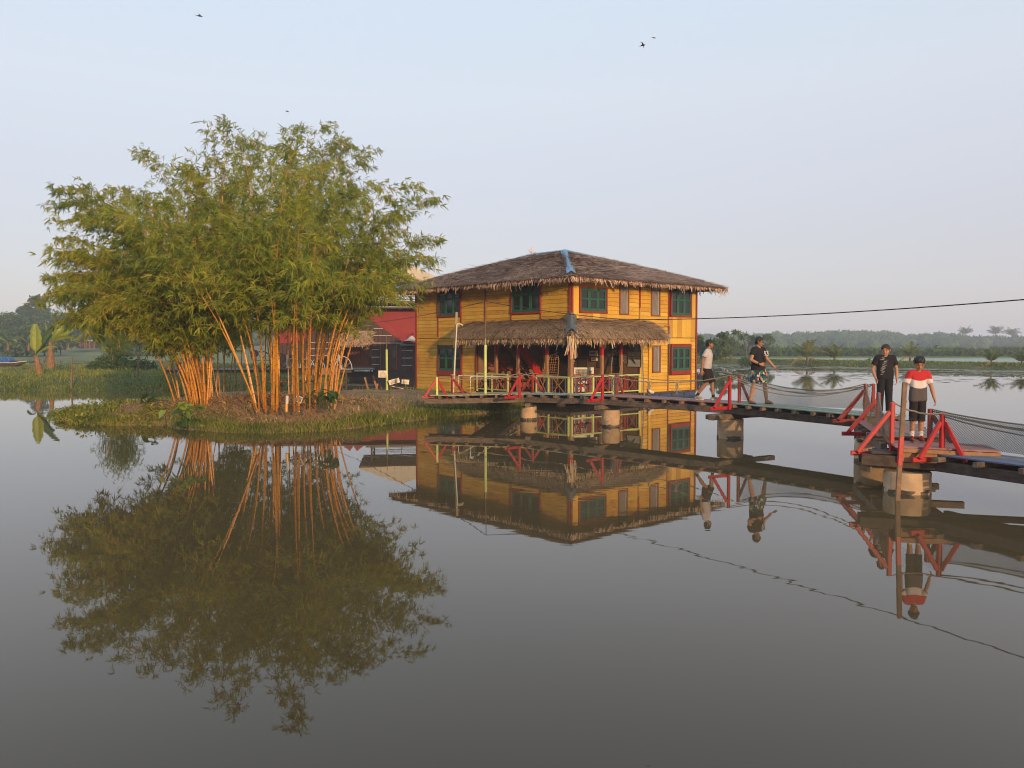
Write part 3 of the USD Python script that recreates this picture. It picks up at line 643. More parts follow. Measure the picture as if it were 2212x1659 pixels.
# red chairs behind the right-hand railing
def red_chair():
    t = at_house('red_chair', 'red wooden chair with crossed back nearest the corner post, behind the veranda railing', 'chair', .95, .75, FLOOR - .01, group='red chairs behind the veranda railing')
    for sx in (-.21, .21):
        mb = MB(); mb.beam(V(sx, -.2, 0), V(sx, -.24, .92), .04, .04, up=(1, 0, 0)); obj('leg', mb, M['red_dull'], t)
        mb = MB(); mb.beam(V(sx, .2, 0), V(sx, .2, .45), .04, .04, up=(1, 0, 0)); obj('leg', mb, M['red_dull'], t)
        mb = MB(); mb.beam(V(-sx, -.235, .50), V(sx, -.24, .86), .03, .03, up=(0, 1, 0)); obj('cross_bar', mb, M['red_dull'], t)
    for z in (.48, .89):
        mb = MB(); mb.beam(V(-.19, -.23, z), V(.19, -.23, z), .03, .05); obj('back_rail', mb, M['red_dull'], t)
    mb = MB(); mb.box(V(0, .0, .455), V(.46, .42, .03)); obj('seat', mb, M['red_dull'], t)
    return t
rc = red_chair()
copy_of(rc, 'red_chair', 'red wooden chair with crossed back between the air cooler and the corner post', 'chair', wloc(1.75, .65, FLOOR - .01), YAW + .15, 'red chairs behind the veranda railing')
copy_of(rc, 'red_chair', 'red wooden chair with crossed back at the right end of the veranda', 'chair', wloc(3.2, .7, FLOOR - .01), YAW - .1, 'red chairs behind the veranda railing')
t = at_house('broom', 'pair of tall poles leaning against the picture wall near the veranda end', 'poles', PORX - .25, .95, FLOOR - .01)
for k, dx in enumerate((0, .55)):
    mb = MB(); mb.tube([V(-.1, dx, 0), V(.14, dx + .05, 1.75 - .12 * k)], .018, 6); obj('pole', mb, M['pipe_grey'], t)
# ---------------------------------------------------------------- walkway on pillars
def walkway(name, label, p0, p1, width, colours, seed, joist_step=.62, nb=4, caps=(), ext=.10, beams=2):
    """p0, p1: middle of the deck's top at both ends. Long boards on cross joists on two heavy beams."""
    rg = np.random.default_rng(seed)
    p0, p1 = np.asarray(p0, float), np.asarray(p1, float)
    t = thing(name, label, 'walkway', V(p0[0], p0[1], 0), 0)
    o = V(p0[0], p0[1], 0); a, b = p0 - o, p1 - o
    d = unit(b - a); Lr = np.linalg.norm(b - a); s = unit(np.cross(d, V(0, 0, 1))); s = unit(V(s[0], s[1], 0)); up = np.cross(s, d)
    P = lambda l, w, h: a + d * l + s * w + up * h
    pw = width / nb
    for k in range(nb):
        w = -width / 2 + (k + .5) * pw
        cuts = [-.02 + rg.uniform(-.05, .03)] + sorted(Lr * (j + 1) / 2 + rg.uniform(-.5, .5) for j in range(1 if Lr > 3 else 0)) + [Lr + rg.uniform(-.03, .05)]
        for x0, x1 in zip(cuts[:-1], cuts[1:]):
            mb = MB(); mb.beam(P(x0 + .006, w, -.015 + rg.uniform(-.004, .004)), P(x1 - .006, w + rg.uniform(-.01, .01), -.015 + rg.uniform(-.006, .006)), pw - .012, .028, up=up, ch=.004)
            obj('deck_plank', mb, M[colours[k % len(colours)]], t)
    n = int(Lr / joist_step)
    for k in range(n):
        l = (k + .6) * Lr / n
        mb = MB(); mb.beam(P(l, -width / 2 - ext - rg.uniform(0, .05), -.074), P(l + rg.uniform(-.05, .05), width / 2 + ext, -.074), .085, .085, up=up, ch=.006); obj('joist', mb, M['joist' if rg.random() < .6 else 'old_wood'], t)
    for w in (-width / 2 + .06, width / 2 - .06):
        mb = MB(); mb.beam(P(-.25, w, -.208), P(Lr + .2, w, -.208), .11, .18, up=up, ch=.012); obj('beam', mb, M['dark_wood' if rg.random() < .5 else 'old_wood'], t)
    for l, e0, e1, th in caps:
        mb = MB(); mb.beam(P(l, -e0, -.37), P(l, e1, -.37), .17, .13, up=up, ch=.012); obj('cross_beam', mb, M['old_wood'], t)
    return t

for nm, c in (('deck_green', (0.26, 0.33, 0.26)), ('deck_pink', (0.33, 0.15, 0.13)), ('deck_blue', (0.11, 0.13, 0.20)), ('deck_yellow', (0.42, 0.33, 0.14)), ('deck_grey', (0.20, 0.18, 0.155))):
    M[nm] = mat(nm, c, tuple(x * .75 for x in c), 4, rough=.7, bump=.3, dirt=((0.12, 0.10, 0.08), 3.0, .56))

A0, A1, A2, A3, A4 = V(-2.75, 29.0, .86), V(.62, 28.75, .93), V(3.25, 26.5, 1.0), V(6.35, 23.15, 1.0), V(8.75, 19.05, .97)
B0, B1 = V(8.35, 18.6, .90), V(7.45, 14.95, .86)
S0, S1 = V(7.62, 14.6, .72), V(9.3, 10.6, .78)
walkway('walkway', 'leftmost weathered walkway span from the island bank to the first pillar', A0, A1, .95, ['deck_grey', 'deck_yellow'], 1, .45, caps=((3.35, .75, .9, 0),))
walkway('walkway', 'walkway span with pale green boards in front of the veranda, between first and second pillar', A1, A2, .95, ['deck_green', 'deck_green', 'deck_grey'], 2, .55, caps=((3.35, 1.05, .8, 0),))
walkway('walkway', 'walkway span with faded pink boards under the man in the white shirt', A2, A3, .95, ['deck_pink', 'deck_grey', 'deck_pink'], 3, .62, caps=((4.30, .8, 1.1, 0), (4.52, .7, 1.3, 0)))
walkway('walkway', 'walkway span with pale green boards under the man in patterned shorts', A3, A4, 1.0, ['deck_green', 'deck_green', 'deck_grey'], 4, .50, caps=((.12, 1.25, .7, 0),))
walkway('walkway', 'short cluttered walkway span turning towards the camera behind the boy', B0, B1 + V(.15, .75, 0), 1.15, ['deck_grey', 'deck_pink'], 5, .55, caps=((.1, 1.15, .6, 0), (.45, 1.0, .6, 0), (2.5, 1.05, .6, 0)))
walkway('walkway', 'nearest walkway span with blue-grey boards running out at the right edge', S0, S1, .95, ['deck_blue', 'deck_grey', 'deck_blue'], 6, .62, ext=.16)
# the boy's platform
t = thing('platform', 'small landing with a pink painted board, on the nearest pillar under the boy', 'platform', V(7.40, 14.75, 0), 0)
mb = MB(); mb.beam(V(-.62, .02, .835), V(.95, -.42, .80), .95, .03, ch=.004); obj('deck_plank', mb, M['deck_pink'], t, label='pink painted deck board')
mb = MB(); mb.beam(V(-.66, -.48, .78), V(.82, -.88, .74), .05, .07); obj('edge_board', mb, M['new_wood'], t)
mb = MB(); mb.beam(V(-.62, -.44, .66), V(.70, -.80, .63), .03, .17); obj('fascia', mb, M['new_wood'], t)
for k in range(4):
    mb = MB(); mb.beam(V(-.55 + k * .45, -.42 - k * .12, .76), V(-.42 + k * .45, .46 - k * .12, .76), .08, .08); obj('joist', mb, M['joist'], t)
for (p, q, w, h) in ((V(-1.15, -.02, .56), V(2.1, -1.5, .50), .13, .20), (V(-1.05, .35, .56), V(1.1, -.3, .56), .12, .18), (V(-.95, .1, .685), V(-.15, -.12, .685), .5, .04)):
    mb = MB(); mb.beam(p, q, w, h, ch=.012); obj('beam', mb, M['dark_wood'], t)
mb = MB(); mb.beam(V(-.9, .12, .435), V(1.45, -.62, .42), .16, .10, ch=.012); obj('cross_beam', mb, M['old_wood'], t)

# concrete pillars
def pillar(x, y, r, h, seed, label):
    t = thing('concrete_pillar', label, 'pillar', V(x, y, 0), 0, 'concrete pillars carrying the walkway')
    k = 40; g = np.linspace(0, 2 * np.pi, k, endpoint=False); zs = np.concatenate([np.linspace(-.6, h - .02, 12), [h, h]]); rr = np.full(14, r); rr[-2] = r - .012; rr[-1] = r * .55
    pts = np.stack([np.outer(rr, np.cos(g)), np.outer(rr, np.sin(g)), np.repeat(zs[:, None], k, 1)], -1)
    nn = (meshkit.fbm(pts * 4 + seed * 7, 4, seed) - .5) * .03; nn[-2:] *= .3
    pts[..., :2] *= (1 + nn / r)[..., None]
    mb = MB(); i, j = np.meshgrid(np.arange(13), np.arange(k), indexing='ij')
    mb.add(pts.reshape(-1, 3), np.stack([i * k + j, i * k + (j + 1) % k, (i + 1) * k + (j + 1) % k, (i + 1) * k + j], -1).reshape(-1, 4))
    mb.add(np.vstack([pts[-1], [0, 0, h]]), [[q, (q + 1) % k, k] for q in range(k)])
    obj('shaft', mb, M['concrete'], t, smooth=40)
    pr = [(r * (1 + (meshkit.noise(V(np.cos(x), np.sin(x), 0) * 3, seed) - .5) * .04) + .006) for x in g]
    lo = [V(a * np.cos(x), a * np.sin(x), -.1) for a, x in zip(pr, g)]; hi = [V(a * np.cos(x), a * np.sin(x), .045 + .05 * meshkit.noise(V(np.cos(x) * 4, np.sin(x) * 4, 1), seed)) for a, x in zip(pr, g)]
    mb = MB(); mb.add(lo + hi, [[q, (q + 1) % k, k + (q + 1) % k, k + q] for q in range(k)] ); obj('water_mark', mb, M['wet_line'], t, smooth=True)
    return t
pillar(.58, 28.8, .285, .46, 1, 'slim pale concrete pillar in front of the veranda, the farthest standing in open water')
pillar(3.16, 26.4, .285, .53, 2, 'sunlit concrete pillar beside the dangling net, right of the veranda corner')
pillar(6.12, 23.15, .36, .54, 3, 'short wide concrete pillar below the man in patterned shorts')
pillar(8.02, 18.45, .34, .50, 4, 'concrete pillar half hidden behind the red frames and netting')
pillar(7.02, 14.62, .39, .37, 5, 'largest concrete pillar, nearest the camera under the boy')

# red rail frames
def frame(p, outward, z0=None, top=.72, kind='single', label='', back=False, m='red', foot_drop=-.06, out=.5, second=None, post_m=None):
    """A post beside the deck with a brace and a foot bar pointing outward."""
    p = np.asarray(p, float); o = unit(V(outward[0], outward[1], 0)); al = np.cross(V(0, 0, 1), o)
    t = thing('rail_frame', label, 'rail frame', p, 0, 'red rail frames along the walkway')
    mb = MB(); mb.beam(V(0, 0, foot_drop - .05), V(0, 0, top), .075, .075, up=o, ch=.01); obj('post', mb, M[post_m or m], t)
    mb = MB(); mb.beam(o * .04 + V(0, 0, top * .80), o * out + V(0, 0, foot_drop + .02), .06, .075, up=(0, 0, 1), ch=.01); obj('brace', mb, M[m], t)
    mb = MB(); mb.beam(o * -.03 - al * .07 + V(0, 0, foot_drop - .01), o * (out + .10) - al * .07 + V(0, 0, foot_drop - .01), .06, .085, ch=.01); obj('foot', mb, M[m], t)
    if second is not None:
        s = unit(V(second[0], second[1], 0)); mb = MB(); mb.beam(s * .04 + V(0, 0, top * .80), s * out * .9 + V(0, 0, foot_drop - .03), .06, .075, ch=.01); obj('brace', mb, M[m], t)
    return p + V(0, 0, top)
def rail_dir(a, b):
    d = unit(b - a); return V(d[1], -d[0], 0), V(d[0], d[1], 0)   # right-hand side of the way a to b, and along it
r01, l01 = rail_dir(A0, A1); r12, l12 = rail_dir(A1, A2); r23, l23 = rail_dir(A2, A3); r34, l34 = rail_dir(A3, A4); rB, lB = rail_dir(B0, B1); rS, lS = rail_dir(S0, S1)
def gp(px, py, z): return at(px, py, z)
F = {}
F['f1'] = frame(gp(944, 853, .86) , V(-1, -.15, 0), label='red frame with a pale post at the island end of the walkway', second=V(1, -.1, 0), out=.42, post_m='lime', top=.62)
F['b1'] = frame(gp(977, 846, .86), V(.8, .5, 0), label='dull red frame behind the white bent pipe', m='red_dull', top=.6, second=V(1, -.3, 0))
F['f2'] = frame(gp(1122.5, 853, .92), V(-.75, -.75, 0), label='red frame above the first pillar, on the near side of the walkway', out=.55)
F['b2'] = frame(gp(1151, 846, .93), V(-.8, .5, 0), label='dull red frame on the far side of the walkway before the veranda', m='red_dull', second=V(.9, -.3, 0), top=.66)
F['f3'] = frame(gp(1301.5, 859, .98), V(-.72, -.7, 0), label='bright red frame above the second pillar, in front of the veranda rail', out=.55)
F['b3'] = frame(gp(1333, 852, 1.0), V(.5, .8, 0), label='pale rope-wound frame hung with netting beside the veranda end', m='red_dull', top=.68)
F['f4'] = frame(gp(1576, 876, .98), V(-.85, -.5, 0), label='leaning red frame between the two walking men', out=.55, top=.8)
F['b4'] = frame(gp(1597, 870, 1.0), V(.75, .6, 0), label='red frame on the far side, just behind the man in patterned shorts', m='red_dull', top=.78)
F['k0'] = frame(gp(1869, 903, .93), V(-.95, -.05, 0), label='dark net-wrapped frame at the bend beside the man in black', out=.62, top=.78, second=V(-.7, .6, 0), m='red_dull')
F['kb'] = frame(V(9.0, 20.6, .95), V(.3, .9, 0), label='red frame on the far side of the bend behind the man in black', m='red_dull', top=.68)
F['k1'] = frame(gp(1896, 931, .80), V(-1, .12, 0), label='bright red frame with a long foot bar, second from the nearest on the left side', out=.60, top=.80)
F['k2'] = frame(gp(1926, 972, .72), V(-1, .1, 0), label='scuffed red frame at the near left corner of the landing', out=.58, top=.86)
F['n0'] = frame(gp(2034, 984, .70), V(-.98, -.2, 0), label='nearest red frame with two spread braces, where the blue boards begin', out=.42, top=.72, second=V(.72, -.65, 0))
F['nb'] = frame(V(7.72, 15.25, .80), V(.9, .2, 0), label='dull red frame on the far right corner of the landing behind the boy', m='red_dull', top=.62, second=V(.8, -.5, 0))
F['end_n'] = V(9.05, 10.2, 1.50)
F['end_b'] = V(10.1, 10.6, 1.5)

def rope(pts, r, m, label, drop=.18, strands=1, seed=0):
    t = MB(); rg = np.random.default_rng(seed)
    for k in range(strands):
        path = []
        for i, (a, b) in enumerate(zip(pts[:-1], pts[1:])):
            s = sag(a + V(0, 0, -.03 * k), b + V(0, 0, -.03 * k), (drop[i] if np.ndim(drop) else drop) * (1 + .25 * k), 12); path += list(s[:-1] if i < len(pts) - 2 else s)
        path = np.array(path); path += rg.normal(0, .004, path.shape)
        t.tube(path, r, 5)
    return obj('rope', t, M[m], label=label, cat='rope', smooth=True)
rope([F['f1'], F['f2'], F['f3'], F['f4']], .013, 'rope', 'pale hand rope along the near side of the walkway from the island onwards', [.14, .14, .22], 1, 1)
rope([F['b1'], F['b2'], F['b3'], F['b4']], .012, 'rope', 'pale hand rope along the far side of the walkway past the veranda', [.16, .12, .2], 1, 2)
rope([F['f4'], F['k0']], .012, 'rope', 'pale slack rope in front of the man in patterned shorts', .30, 2, 3)
rope([F['b4'], F['kb']], .012, 'rope_grey', 'grey rope along the top of the grey net behind the walking men', .28, 2, 4)
rope([F['k0'], F['k1'], F['k2']], .022, 'rope_grey', 'thick rope dipping between the red frames left of the boy', [.42, .40], 1, 5)
rope([F['k2'], F['n0']], .016, 'rope', 'straw-coloured rope in front of the boy with frayed knots', .08, 1, 6)
rope([F['nb'], F['end_b']], .012, 'rope_grey', 'grey rope sloping down to the right edge behind the blue boards', .2, 2, 7)
rope([F['n0'], F['end_n']], .012, 'rope_grey', 'grey rope running from the nearest red frame out at the right edge', .2, 2, 8)

def net(p, q, h0, h1, drop, m, label, cell=.028, r=.0022, seed=0, belly=.1, n=None):
    """Knotted netting as real strands: two families of slanting cords under a sagging head rope."""
    rg = np.random.default_rng(seed); p, q = np.asarray(p, float), np.asarray(q, float)
    Lr = np.linalg.norm(q - p); d = unit(q - p); nrm = unit(np.cross(d, V(0, 0, 1)))
    def S(u, w):
        u, w = np.clip(u, 0, 1), np.asarray(w)
        top = p + (q - p) * u[:, None] - V(0, 0, 1) * (drop * 4 * u * (1 - u))[:, None]
        h = h0 + (h1 - h0) * u - drop * 4 * u * (1 - u) * .8
        return top - V(0, 0, 1) * (w * h)[:, None] + nrm * (belly * np.sin(np.pi * w) * (.4 + .6 * np.sin(np.pi * u)) * (1 + .5 * np.sin(u * 17)))[:, None]
    H_ = max(h0, h1); K = 7; mb = MB()
    for sgn in (1, -1):
        for s in np.arange(-H_, Lr + H_, cell * 1.41):
            w = np.linspace(0, 1, K); u = (s + sgn * w * H_) / Lr
            ok = (u >= 0) & (u <= 1)
            if ok.sum() < 2: continue
            mb.tube(S(u[ok], w[ok]), r, 3, caps=False)
    return obj('net', mb, M[m], label=label, cat='net')
net(F['b4'], F['kb'], .70, .62, .26, 'net', 'wide grey net hanging along the far side behind the walking men', .030, .0042, 1)
net(F['k0'], F['k1'], .72, .74, .36, 'net_brown', 'brownish net sagging between the bend and the next red frame', .03, .0034, 2)
net(F['k1'], F['k2'], .74, .80, .36, 'net_brown', 'brownish net sagging beside the landing left of the boy', .03, .0034, 3)
net(F['nb'], F['end_b'], .60, .72, .18, 'net', 'grey net along the far side of the blue boards at the right edge', .028, .0044, 4)
net(F['k2'] + V(.05, 0, -.1), F['n0'] + V(0, 0, -.1), .45, .3, .1, 'net', 'thin tattered net in front of the boy', .07, .0018, 5)
# the bundle of blue and red netting hung on the far frame
rg = np.random.default_rng(3); mb = MB(); b = F['b3']
for k in range(46):
    x = rg.normal(0, .07, 2); pts = [b + V(x[0] * .4, x[1] * .4, -.02), b + V(x[0] * 1.3 - .06, x[1] * 1.3, -.25), b + V(x[0] * .8 - .06, x[1] * .8, -.5), b + V(-.03, 0, -.72 - rg.uniform(0, .1))]
    mb.tube(np.array(pts) + rg.normal(0, .012, (4, 3)), .006, 3)
M['net_mixed'] = mat('net_mixed', (0.16, 0.17, 0.19), (0.24, 0.15, 0.12), 14, rough=.9, bump=0)
obj('net', mb, M['net_mixed'], label='bundle of bluish netting dangling from the rope-wound frame beside the veranda', cat='net')
# frayed rope ends
for i, (p, lb) in enumerate(((F['f3'] + (F['f4'] - F['f3']) * .62 + V(0, 0, -.20), 'frayed rope tassel at the legs of the man in the white shirt'), (F['f3'] + (F['f4'] - F['f3']) * .40 + V(0, 0, -.20), 'small frayed rope knot before the house corner'))):
    rg = np.random.default_rng(i + 20); mb = MB()
    for k in range(9):
        e = V(rg.normal(0, .05), rg.normal(0, .05), -rg.uniform(.15, .42 - .15 * i)); mb.tube([p, p + e * .5 + rg.normal(0, .02, 3), p + e], .006, 4)
    mb.tube([p - V(.07, 0, 0), p, p + V(.07, 0, .01)], [.012, .03, .012], 6)
    obj('rope_tassel', mb, M['rope'], label=lb, cat='rope')
# pole in the water before the landing
p0, p1 = at(1938.5, 1082, 0), aty(1954.5, 826, at(1938.5, 1082, 0)[1])
t = thing('mooring_pole', 'long wooden pole with a red painted middle standing in the water before the boy', 'pole', V(p0[0], p0[1], 0))
e = p1 - p0; rp = [at_ / 1 for at_ in (0.0, .33, .55, 1.0)]
z = lambda f: e * f
zr0, zr1 = .33, .58
mb = MB(); mb.beam(z(-.25), z(.30), .075, .05, up=(0, 1, 0)); obj('lower_pole', mb, M['joist'], t)
mb = MB(); mb.beam(z(.302), z(.545), .077, .052, up=(0, 1, 0)); obj('painted_band', mb, M['red'], t)
mb = MB(); mb.beam(z(.547), z(1.0), .075, .05, up=(0, 1, 0)); obj('upper_pole', mb, M['joist'], t)

# gangway with white handrails from the walkway to the veranda
ga, gb = V(-1.0, 29.4, .90), wloc(.1, (tg0 + tg1) / 2, .50)
walkway('gangway', 'short gangway of yellow boards between the walkway and the veranda', ga, gb, .95, ['deck_yellow'], 9, .7, ext=.02)
dg = unit(V(*(gb - ga)[:2], 0)); sg = V(dg[1], -dg[0], 0)
for k, (px, off) in enumerate(((990, -1.15), (1016, -.55))):
    q = gp(px, 846 + 4 * k, .86)
    t = thing('handrail', ('farther' if k == 0 else 'nearer') + ' thin white pipe handrail leading to the veranda', 'handrail', q, 0, 'white pipe handrails to the veranda')
    h = .60; far = wloc(-.05, tg0 - .2 - .75 * k, 1.16) - q
    mb = MB(); mb.tube([V(0, 0, -.05), V(0, 0, h - .04), V(.012, .012, h - .01), V(.05, .03, h)], .02, 8); obj('post', mb, M['pipe_white'], t, smooth=60)
    mb = MB(); mb.tube([V(.05, .03, h), far * .5 + V(0, 0, h * .5), far], .02, 8); obj('rail', mb, M['pipe_white'], t, smooth=60)
# bent white pipe, wooden post, tall lime post and its mast, cable
wq = gp(979, 846, .86)
t = thing('water_pipe', 'bent white water pipe rising beside a wooden post at the left end of the walkway', 'pipe', wq)
tp = aty(986.5, 702, wq[1]) - wq
mb = MB(); mb.tube([V(0, 0, -.1), tp * .5, tp - V(0, 0, .1), tp, tp + V(.06, 0, .05), tp + V(.14, 0, .03), tp + V(.23, 0, -.02)], .026, 8); obj('pipe', mb, M['pipe_white'], t, smooth=60)
mb = MB(); mb.tube([V(-.09, 0, .63), V(.09, 0, .63)], .014, 6); mb.tube([V(-.02, -.04, .60), V(.02, .04, .66)], .014, 6); obj('valve', mb, M['rope'], t)
wq2 = gp(976, 846, .86) + V(0, .12, 0); tp2 = aty(986.5, 674, wq2[1]) - wq2
t = thing('timber_post', 'tall grey timber post behind the bent white pipe', 'post', wq2)
mb = MB(); mb.beam(V(0, 0, -1.1), tp2, .085, .085, up=(0, 1, 0), ch=.01); obj('timber', mb, M['rope'], t)
lq = gp(1048.5, 851, .88)
t = thing('lamp_post', 'thick lime green post with a thin dark mast carrying the cable', 'post', lq)
lt = aty(1048.5, 745, lq[1]) - lq; ct = aty(1049.5, 651, lq[1]) - lq
mb = MB(); mb.tube([V(0, 0, -.1), lt], .052, 12); obj('lower_post', mb, M['lime'], t, smooth=50)
mb = MB(); mb.tube([lt - V(0, 0, .02), lt + V(0, 0, .22)], .03, 10); obj('collar', mb, M['rope'], t, smooth=50)
mb = MB(); mb.tube([lt + V(0, 0, .2), ct], .017, 6); obj('mast', mb, M['joist'], t, smooth=50)
ctop = lq + ct
c1, c2 = aty(1350, 690.5, 25.9), aty(2225, 646, 15.9)
c3 = c2 + (c2 - c1) * .9 + V(0, 0, .8)
left_end = aty(640, 690, 62)
mb = MB(); path = list(sag(c3, c2, .15, 8)) + list(sag(c2, c1, .10, 16))[1:] + list(sag(c1, ctop, .06, 8))[1:]
mb.tube(path, .013, 5); obj('power_cable', mb, M['black'], label='black power cable sweeping in from the right edge to the thin mast', cat='cable', smooth=True)
mb = MB(); mb.tube(sag(ctop, left_end, .55, 18), .013, 5); obj('power_cable', mb, M['black'], label='black power cable from the thin mast to the dark wooden house behind the bamboo', cat='cable', smooth=True)
# ---------------------------------------------------------------- land
M['soil'] = mat('island_soil', (0.34, 0.20, 0.105), (0.22, 0.135, 0.07), 1.6, rough=.95, bump=.6, bscale=14, dirt=((0.10, 0.105, 0.035), .9, .56))
M['bank'] = mat('grassy_earth', (0.05, 0.075, 0.022), (0.085, 0.09, 0.03), 1.2, rough=.95, bump=.6, bscale=9, dirt=((0.16, 0.10, 0.055), .5, .58))
M['field'] = mat('far_field', (0.10, 0.125, 0.035), (0.15, 0.165, 0.055), .05, rough=.95, bump=0)
M['pond_scum'] = mat('green_pond', (0.10, 0.145, 0.06), (0.15, 0.185, 0.09), .3, (1, .25, 1), .35, 0)
GR = [(0, (0.05, 0.08, 0.014)), (.4, (0.13, 0.165, 0.026)), (.75, (0.26, 0.26, 0.045)), (1, (0.42, 0.30, 0.10))]
M['grass'] = mat('grass_blades', (1, 1, 1), (.8, .85, .75), .7, rough=.7, bump=0, tone=GR, trans=.3, spec=.2)
M['far_leaf'] = mat('far_foliage', (1, 1, 1), (.75, .8, .8), .3, rough=.8, bump=0, tone=[(0, (0.032, 0.062, 0.020)), (.5, (0.078, 0.125, 0.038)), (1, (0.16, 0.20, 0.06))], spec=.15, trans=.2)
M['palm_leaf'] = mat('palm_fronds', (1, 1, 1), (.85, .85, .85), 1, rough=.6, bump=0, tone=[(0, (0.05, 0.09, 0.02)), (.55, (0.115, 0.155, 0.04)), (.8, (0.20, 0.19, 0.05)), (1, (0.50, 0.28, 0.07))], spec=.3, trans=.3)
M['banana_leaf'] = mat('banana_leaf', (0.26, 0.29, 0.04), (0.21, 0.25, 0.035), 2, rough=.45, bump=.2, bscale=20, trans=.35, dirt=((0.24, 0.17, 0.05), 2.2, .66))
M['banana_dark'] = mat('banana_leaf_dark', (0.055, 0.10, 0.028), (0.04, 0.075, 0.02), 2, rough=.5, bump=.2, trans=.25)
M['banana_trunk'] = mat('banana_trunk', (0.30, 0.15, 0.07), (0.12, 0.075, 0.035), 6, (2, 2, 1), .85, .6, 12)
M['bark'] = mat('bark', (0.10, 0.08, 0.06), (0.06, 0.05, 0.038), 6, rough=.9, bump=.5)

def smooth01(x): x = np.clip(x, 0, 1); return x * x * (3 - 2 * x)
import shapely
def inside_dist(poly, X, Y):
    pts = shapely.points(X.ravel(), Y.ravel())
    d = shapely.distance(poly.exterior, pts); return np.where(shapely.contains(poly, pts), d, -d).reshape(X.shape)

def w2(px, py): p = at(px, py, 0); return (p[0], p[1])
front = [(125, 904), (162, 917), (230, 919), (300, 919), (360, 922), (412, 928), (450, 931), (500, 935), (570, 937), (650, 934), (727, 930), (800, 921), (899, 908.5), (940, 902), (989, 897), (1060, 892.5), (1128, 887.5)]
isl = [w2(*p) for p in front] + [(.9, 34.2), (-.6, 37.2), (-3.0, 41.2), (-4.6, 43.2), (-6.2, 42.4), (-9.0, 41.2), (-13, 40.0), (-16, 38.5), (-16.4, 35.8), (-16.0, 33.6), (-17.2, 31.6)]
isl_poly = Polygon(isl).buffer(0)
isl_poly = isl_poly.buffer(.25).buffer(-.25)
def isl_h(X, Y):
    d = inside_dist(isl_poly, X, Y) + (meshkit.noise(np.stack([X * 1.7, Y * 1.7, X * 0], -1), 3) - .5) * .30
    tip = smooth01((X + 16.5) / 3.5)
    h = np.where(d < 0, d * .5, .10 * smooth01(d / .3) + (.30 + .06 * tip) * smooth01(d / 2.4) * (.35 + .65 * tip))
    h += .30 * np.exp(-(((X + 8.4) / 3.4) ** 2 + ((Y - 29.3) / 2.6) ** 2)) * (d > 0) * smooth01(d / 2)
    h += (meshkit.fbm(np.stack([X, Y, X * 0], -1) * 1.3, 4, 8) - .5) * .10 * smooth01(d / .6)
    return h
def ih(x, y): return float(isl_h(np.array([[float(x)]]), np.array([[float(y)]]))[0, 0])
X, Y = np.meshgrid(np.arange(-19.5, 3.4, .16), np.arange(22.5, 45.5, .16), indexing='ij')
mb = MB(); mb.grid(X, Y, isl_h(X, Y)); obj('island_ground', mb, M['soil'], kind='structure', smooth=True)

# left bank and land beyond the second pond
lb = Polygon([(-150, 44), (-60, 45.5), (-36, 46.2), (-29, 47), (-24, 47.2), (-19.5, 47.6), (-14.5, 48.5), (-11.5, 52), (-12, 60), (-15, 72), (-22, 84), (-40, 92), (-150, 96)])
def lb_h(X, Y):
    d = inside_dist(lb, X, Y) + (meshkit.noise(np.stack([X, Y, X * 0], -1) * .9, 13) - .5) * .8
    return np.where(d < 0, d * .3, .12 * smooth01(d / .4) + .5 * smooth01((d - .4) / 3.4)) + (meshkit.fbm(np.stack([X, Y, X * 0], -1) * .5, 4, 18) - .5) * .3 * smooth01(d / 2)
def lh(x, y): return float(lb_h(np.array([[float(x)]]), np.array([[float(y)]]))[0, 0])
X, Y = np.meshgrid(np.linspace(-150, -10, 260), np.linspace(43, 97, 120), indexing='ij')
X = np.sign(X) * 150 * (np.abs(X) / 150) ** 1.0
mb = MB(); mb.grid(X, Y, np.maximum(lb_h(X, Y), -.5)); obj('bank_ground', mb, M['bank'], kind='structure', smooth=True)
def far_h(X, Y):
    base = .25 + 1.9 * smooth01((Y - 160) / 60) * smooth01((-X - 15) / 40)
    return base
xs = np.concatenate([np.linspace(-1300, -220, 12), np.linspace(-200, 200, 60), np.linspace(220, 1300, 12)]); ys = np.concatenate([[147, 149.5], np.linspace(152, 260, 24), np.linspace(280, 1350, 14)])
X, Y = np.meshgrid(xs, ys, indexing='ij'); Z = far_h(X, Y); Z[:, 0] = -.4
Y2 = Y + np.where(X > 0, 14 * smooth01(X / 20), 0) * (Y < 170)
mb = MB(); mb.grid(X, Y2, Z); obj('far_ground', mb, M['field'], kind='structure', smooth=True)
# bund with palms on the right
bl = [(8, 133), (20, 118.5), (26.5, 112.5), (33, 105.5), (40, 97.5), (46, 90), (51.5, 83), (62, 70), (80, 52)]
def bund_h(X, Y):
    P_ = LineString(bl); d = shapely.distance(P_, shapely.points(X.ravel(), Y.ravel())).reshape(X.shape)
    return d
B = np.array(bl, float); seg = np.linspace(0, len(B) - 1, 130); cx = np.interp(seg, range(len(B)), B[:, 0]); cy = np.interp(seg, range(len(B)), B[:, 1])
tx, ty = np.gradient(cx), np.gradient(cy); ln = np.hypot(tx, ty); nx, ny = -ty / ln, tx / ln
nx, ny = np.where(ny < 0, -nx, nx), np.abs(ny)
offs = np.array([-.4, 0, .35, 1.0, 2.2, 4.0, 5.6, 6.6, 7.2, 7.7]); zz = np.array([-.3, 0, .26, .42, .5, .52, .5, .38, .0, -.3])
BX = cx[:, None] + nx[:, None] * offs; BY = cy[:, None] + ny[:, None] * offs
BZ = zz + (meshkit.fbm(np.stack([BX, BY, BX * 0], -1) * .6, 4, 6) - .5) * .35 * (zz > .1)
BX += (meshkit.noise(np.stack([BX, BY, BX * 0], -1) * .4, 2) - .5) * 1.0
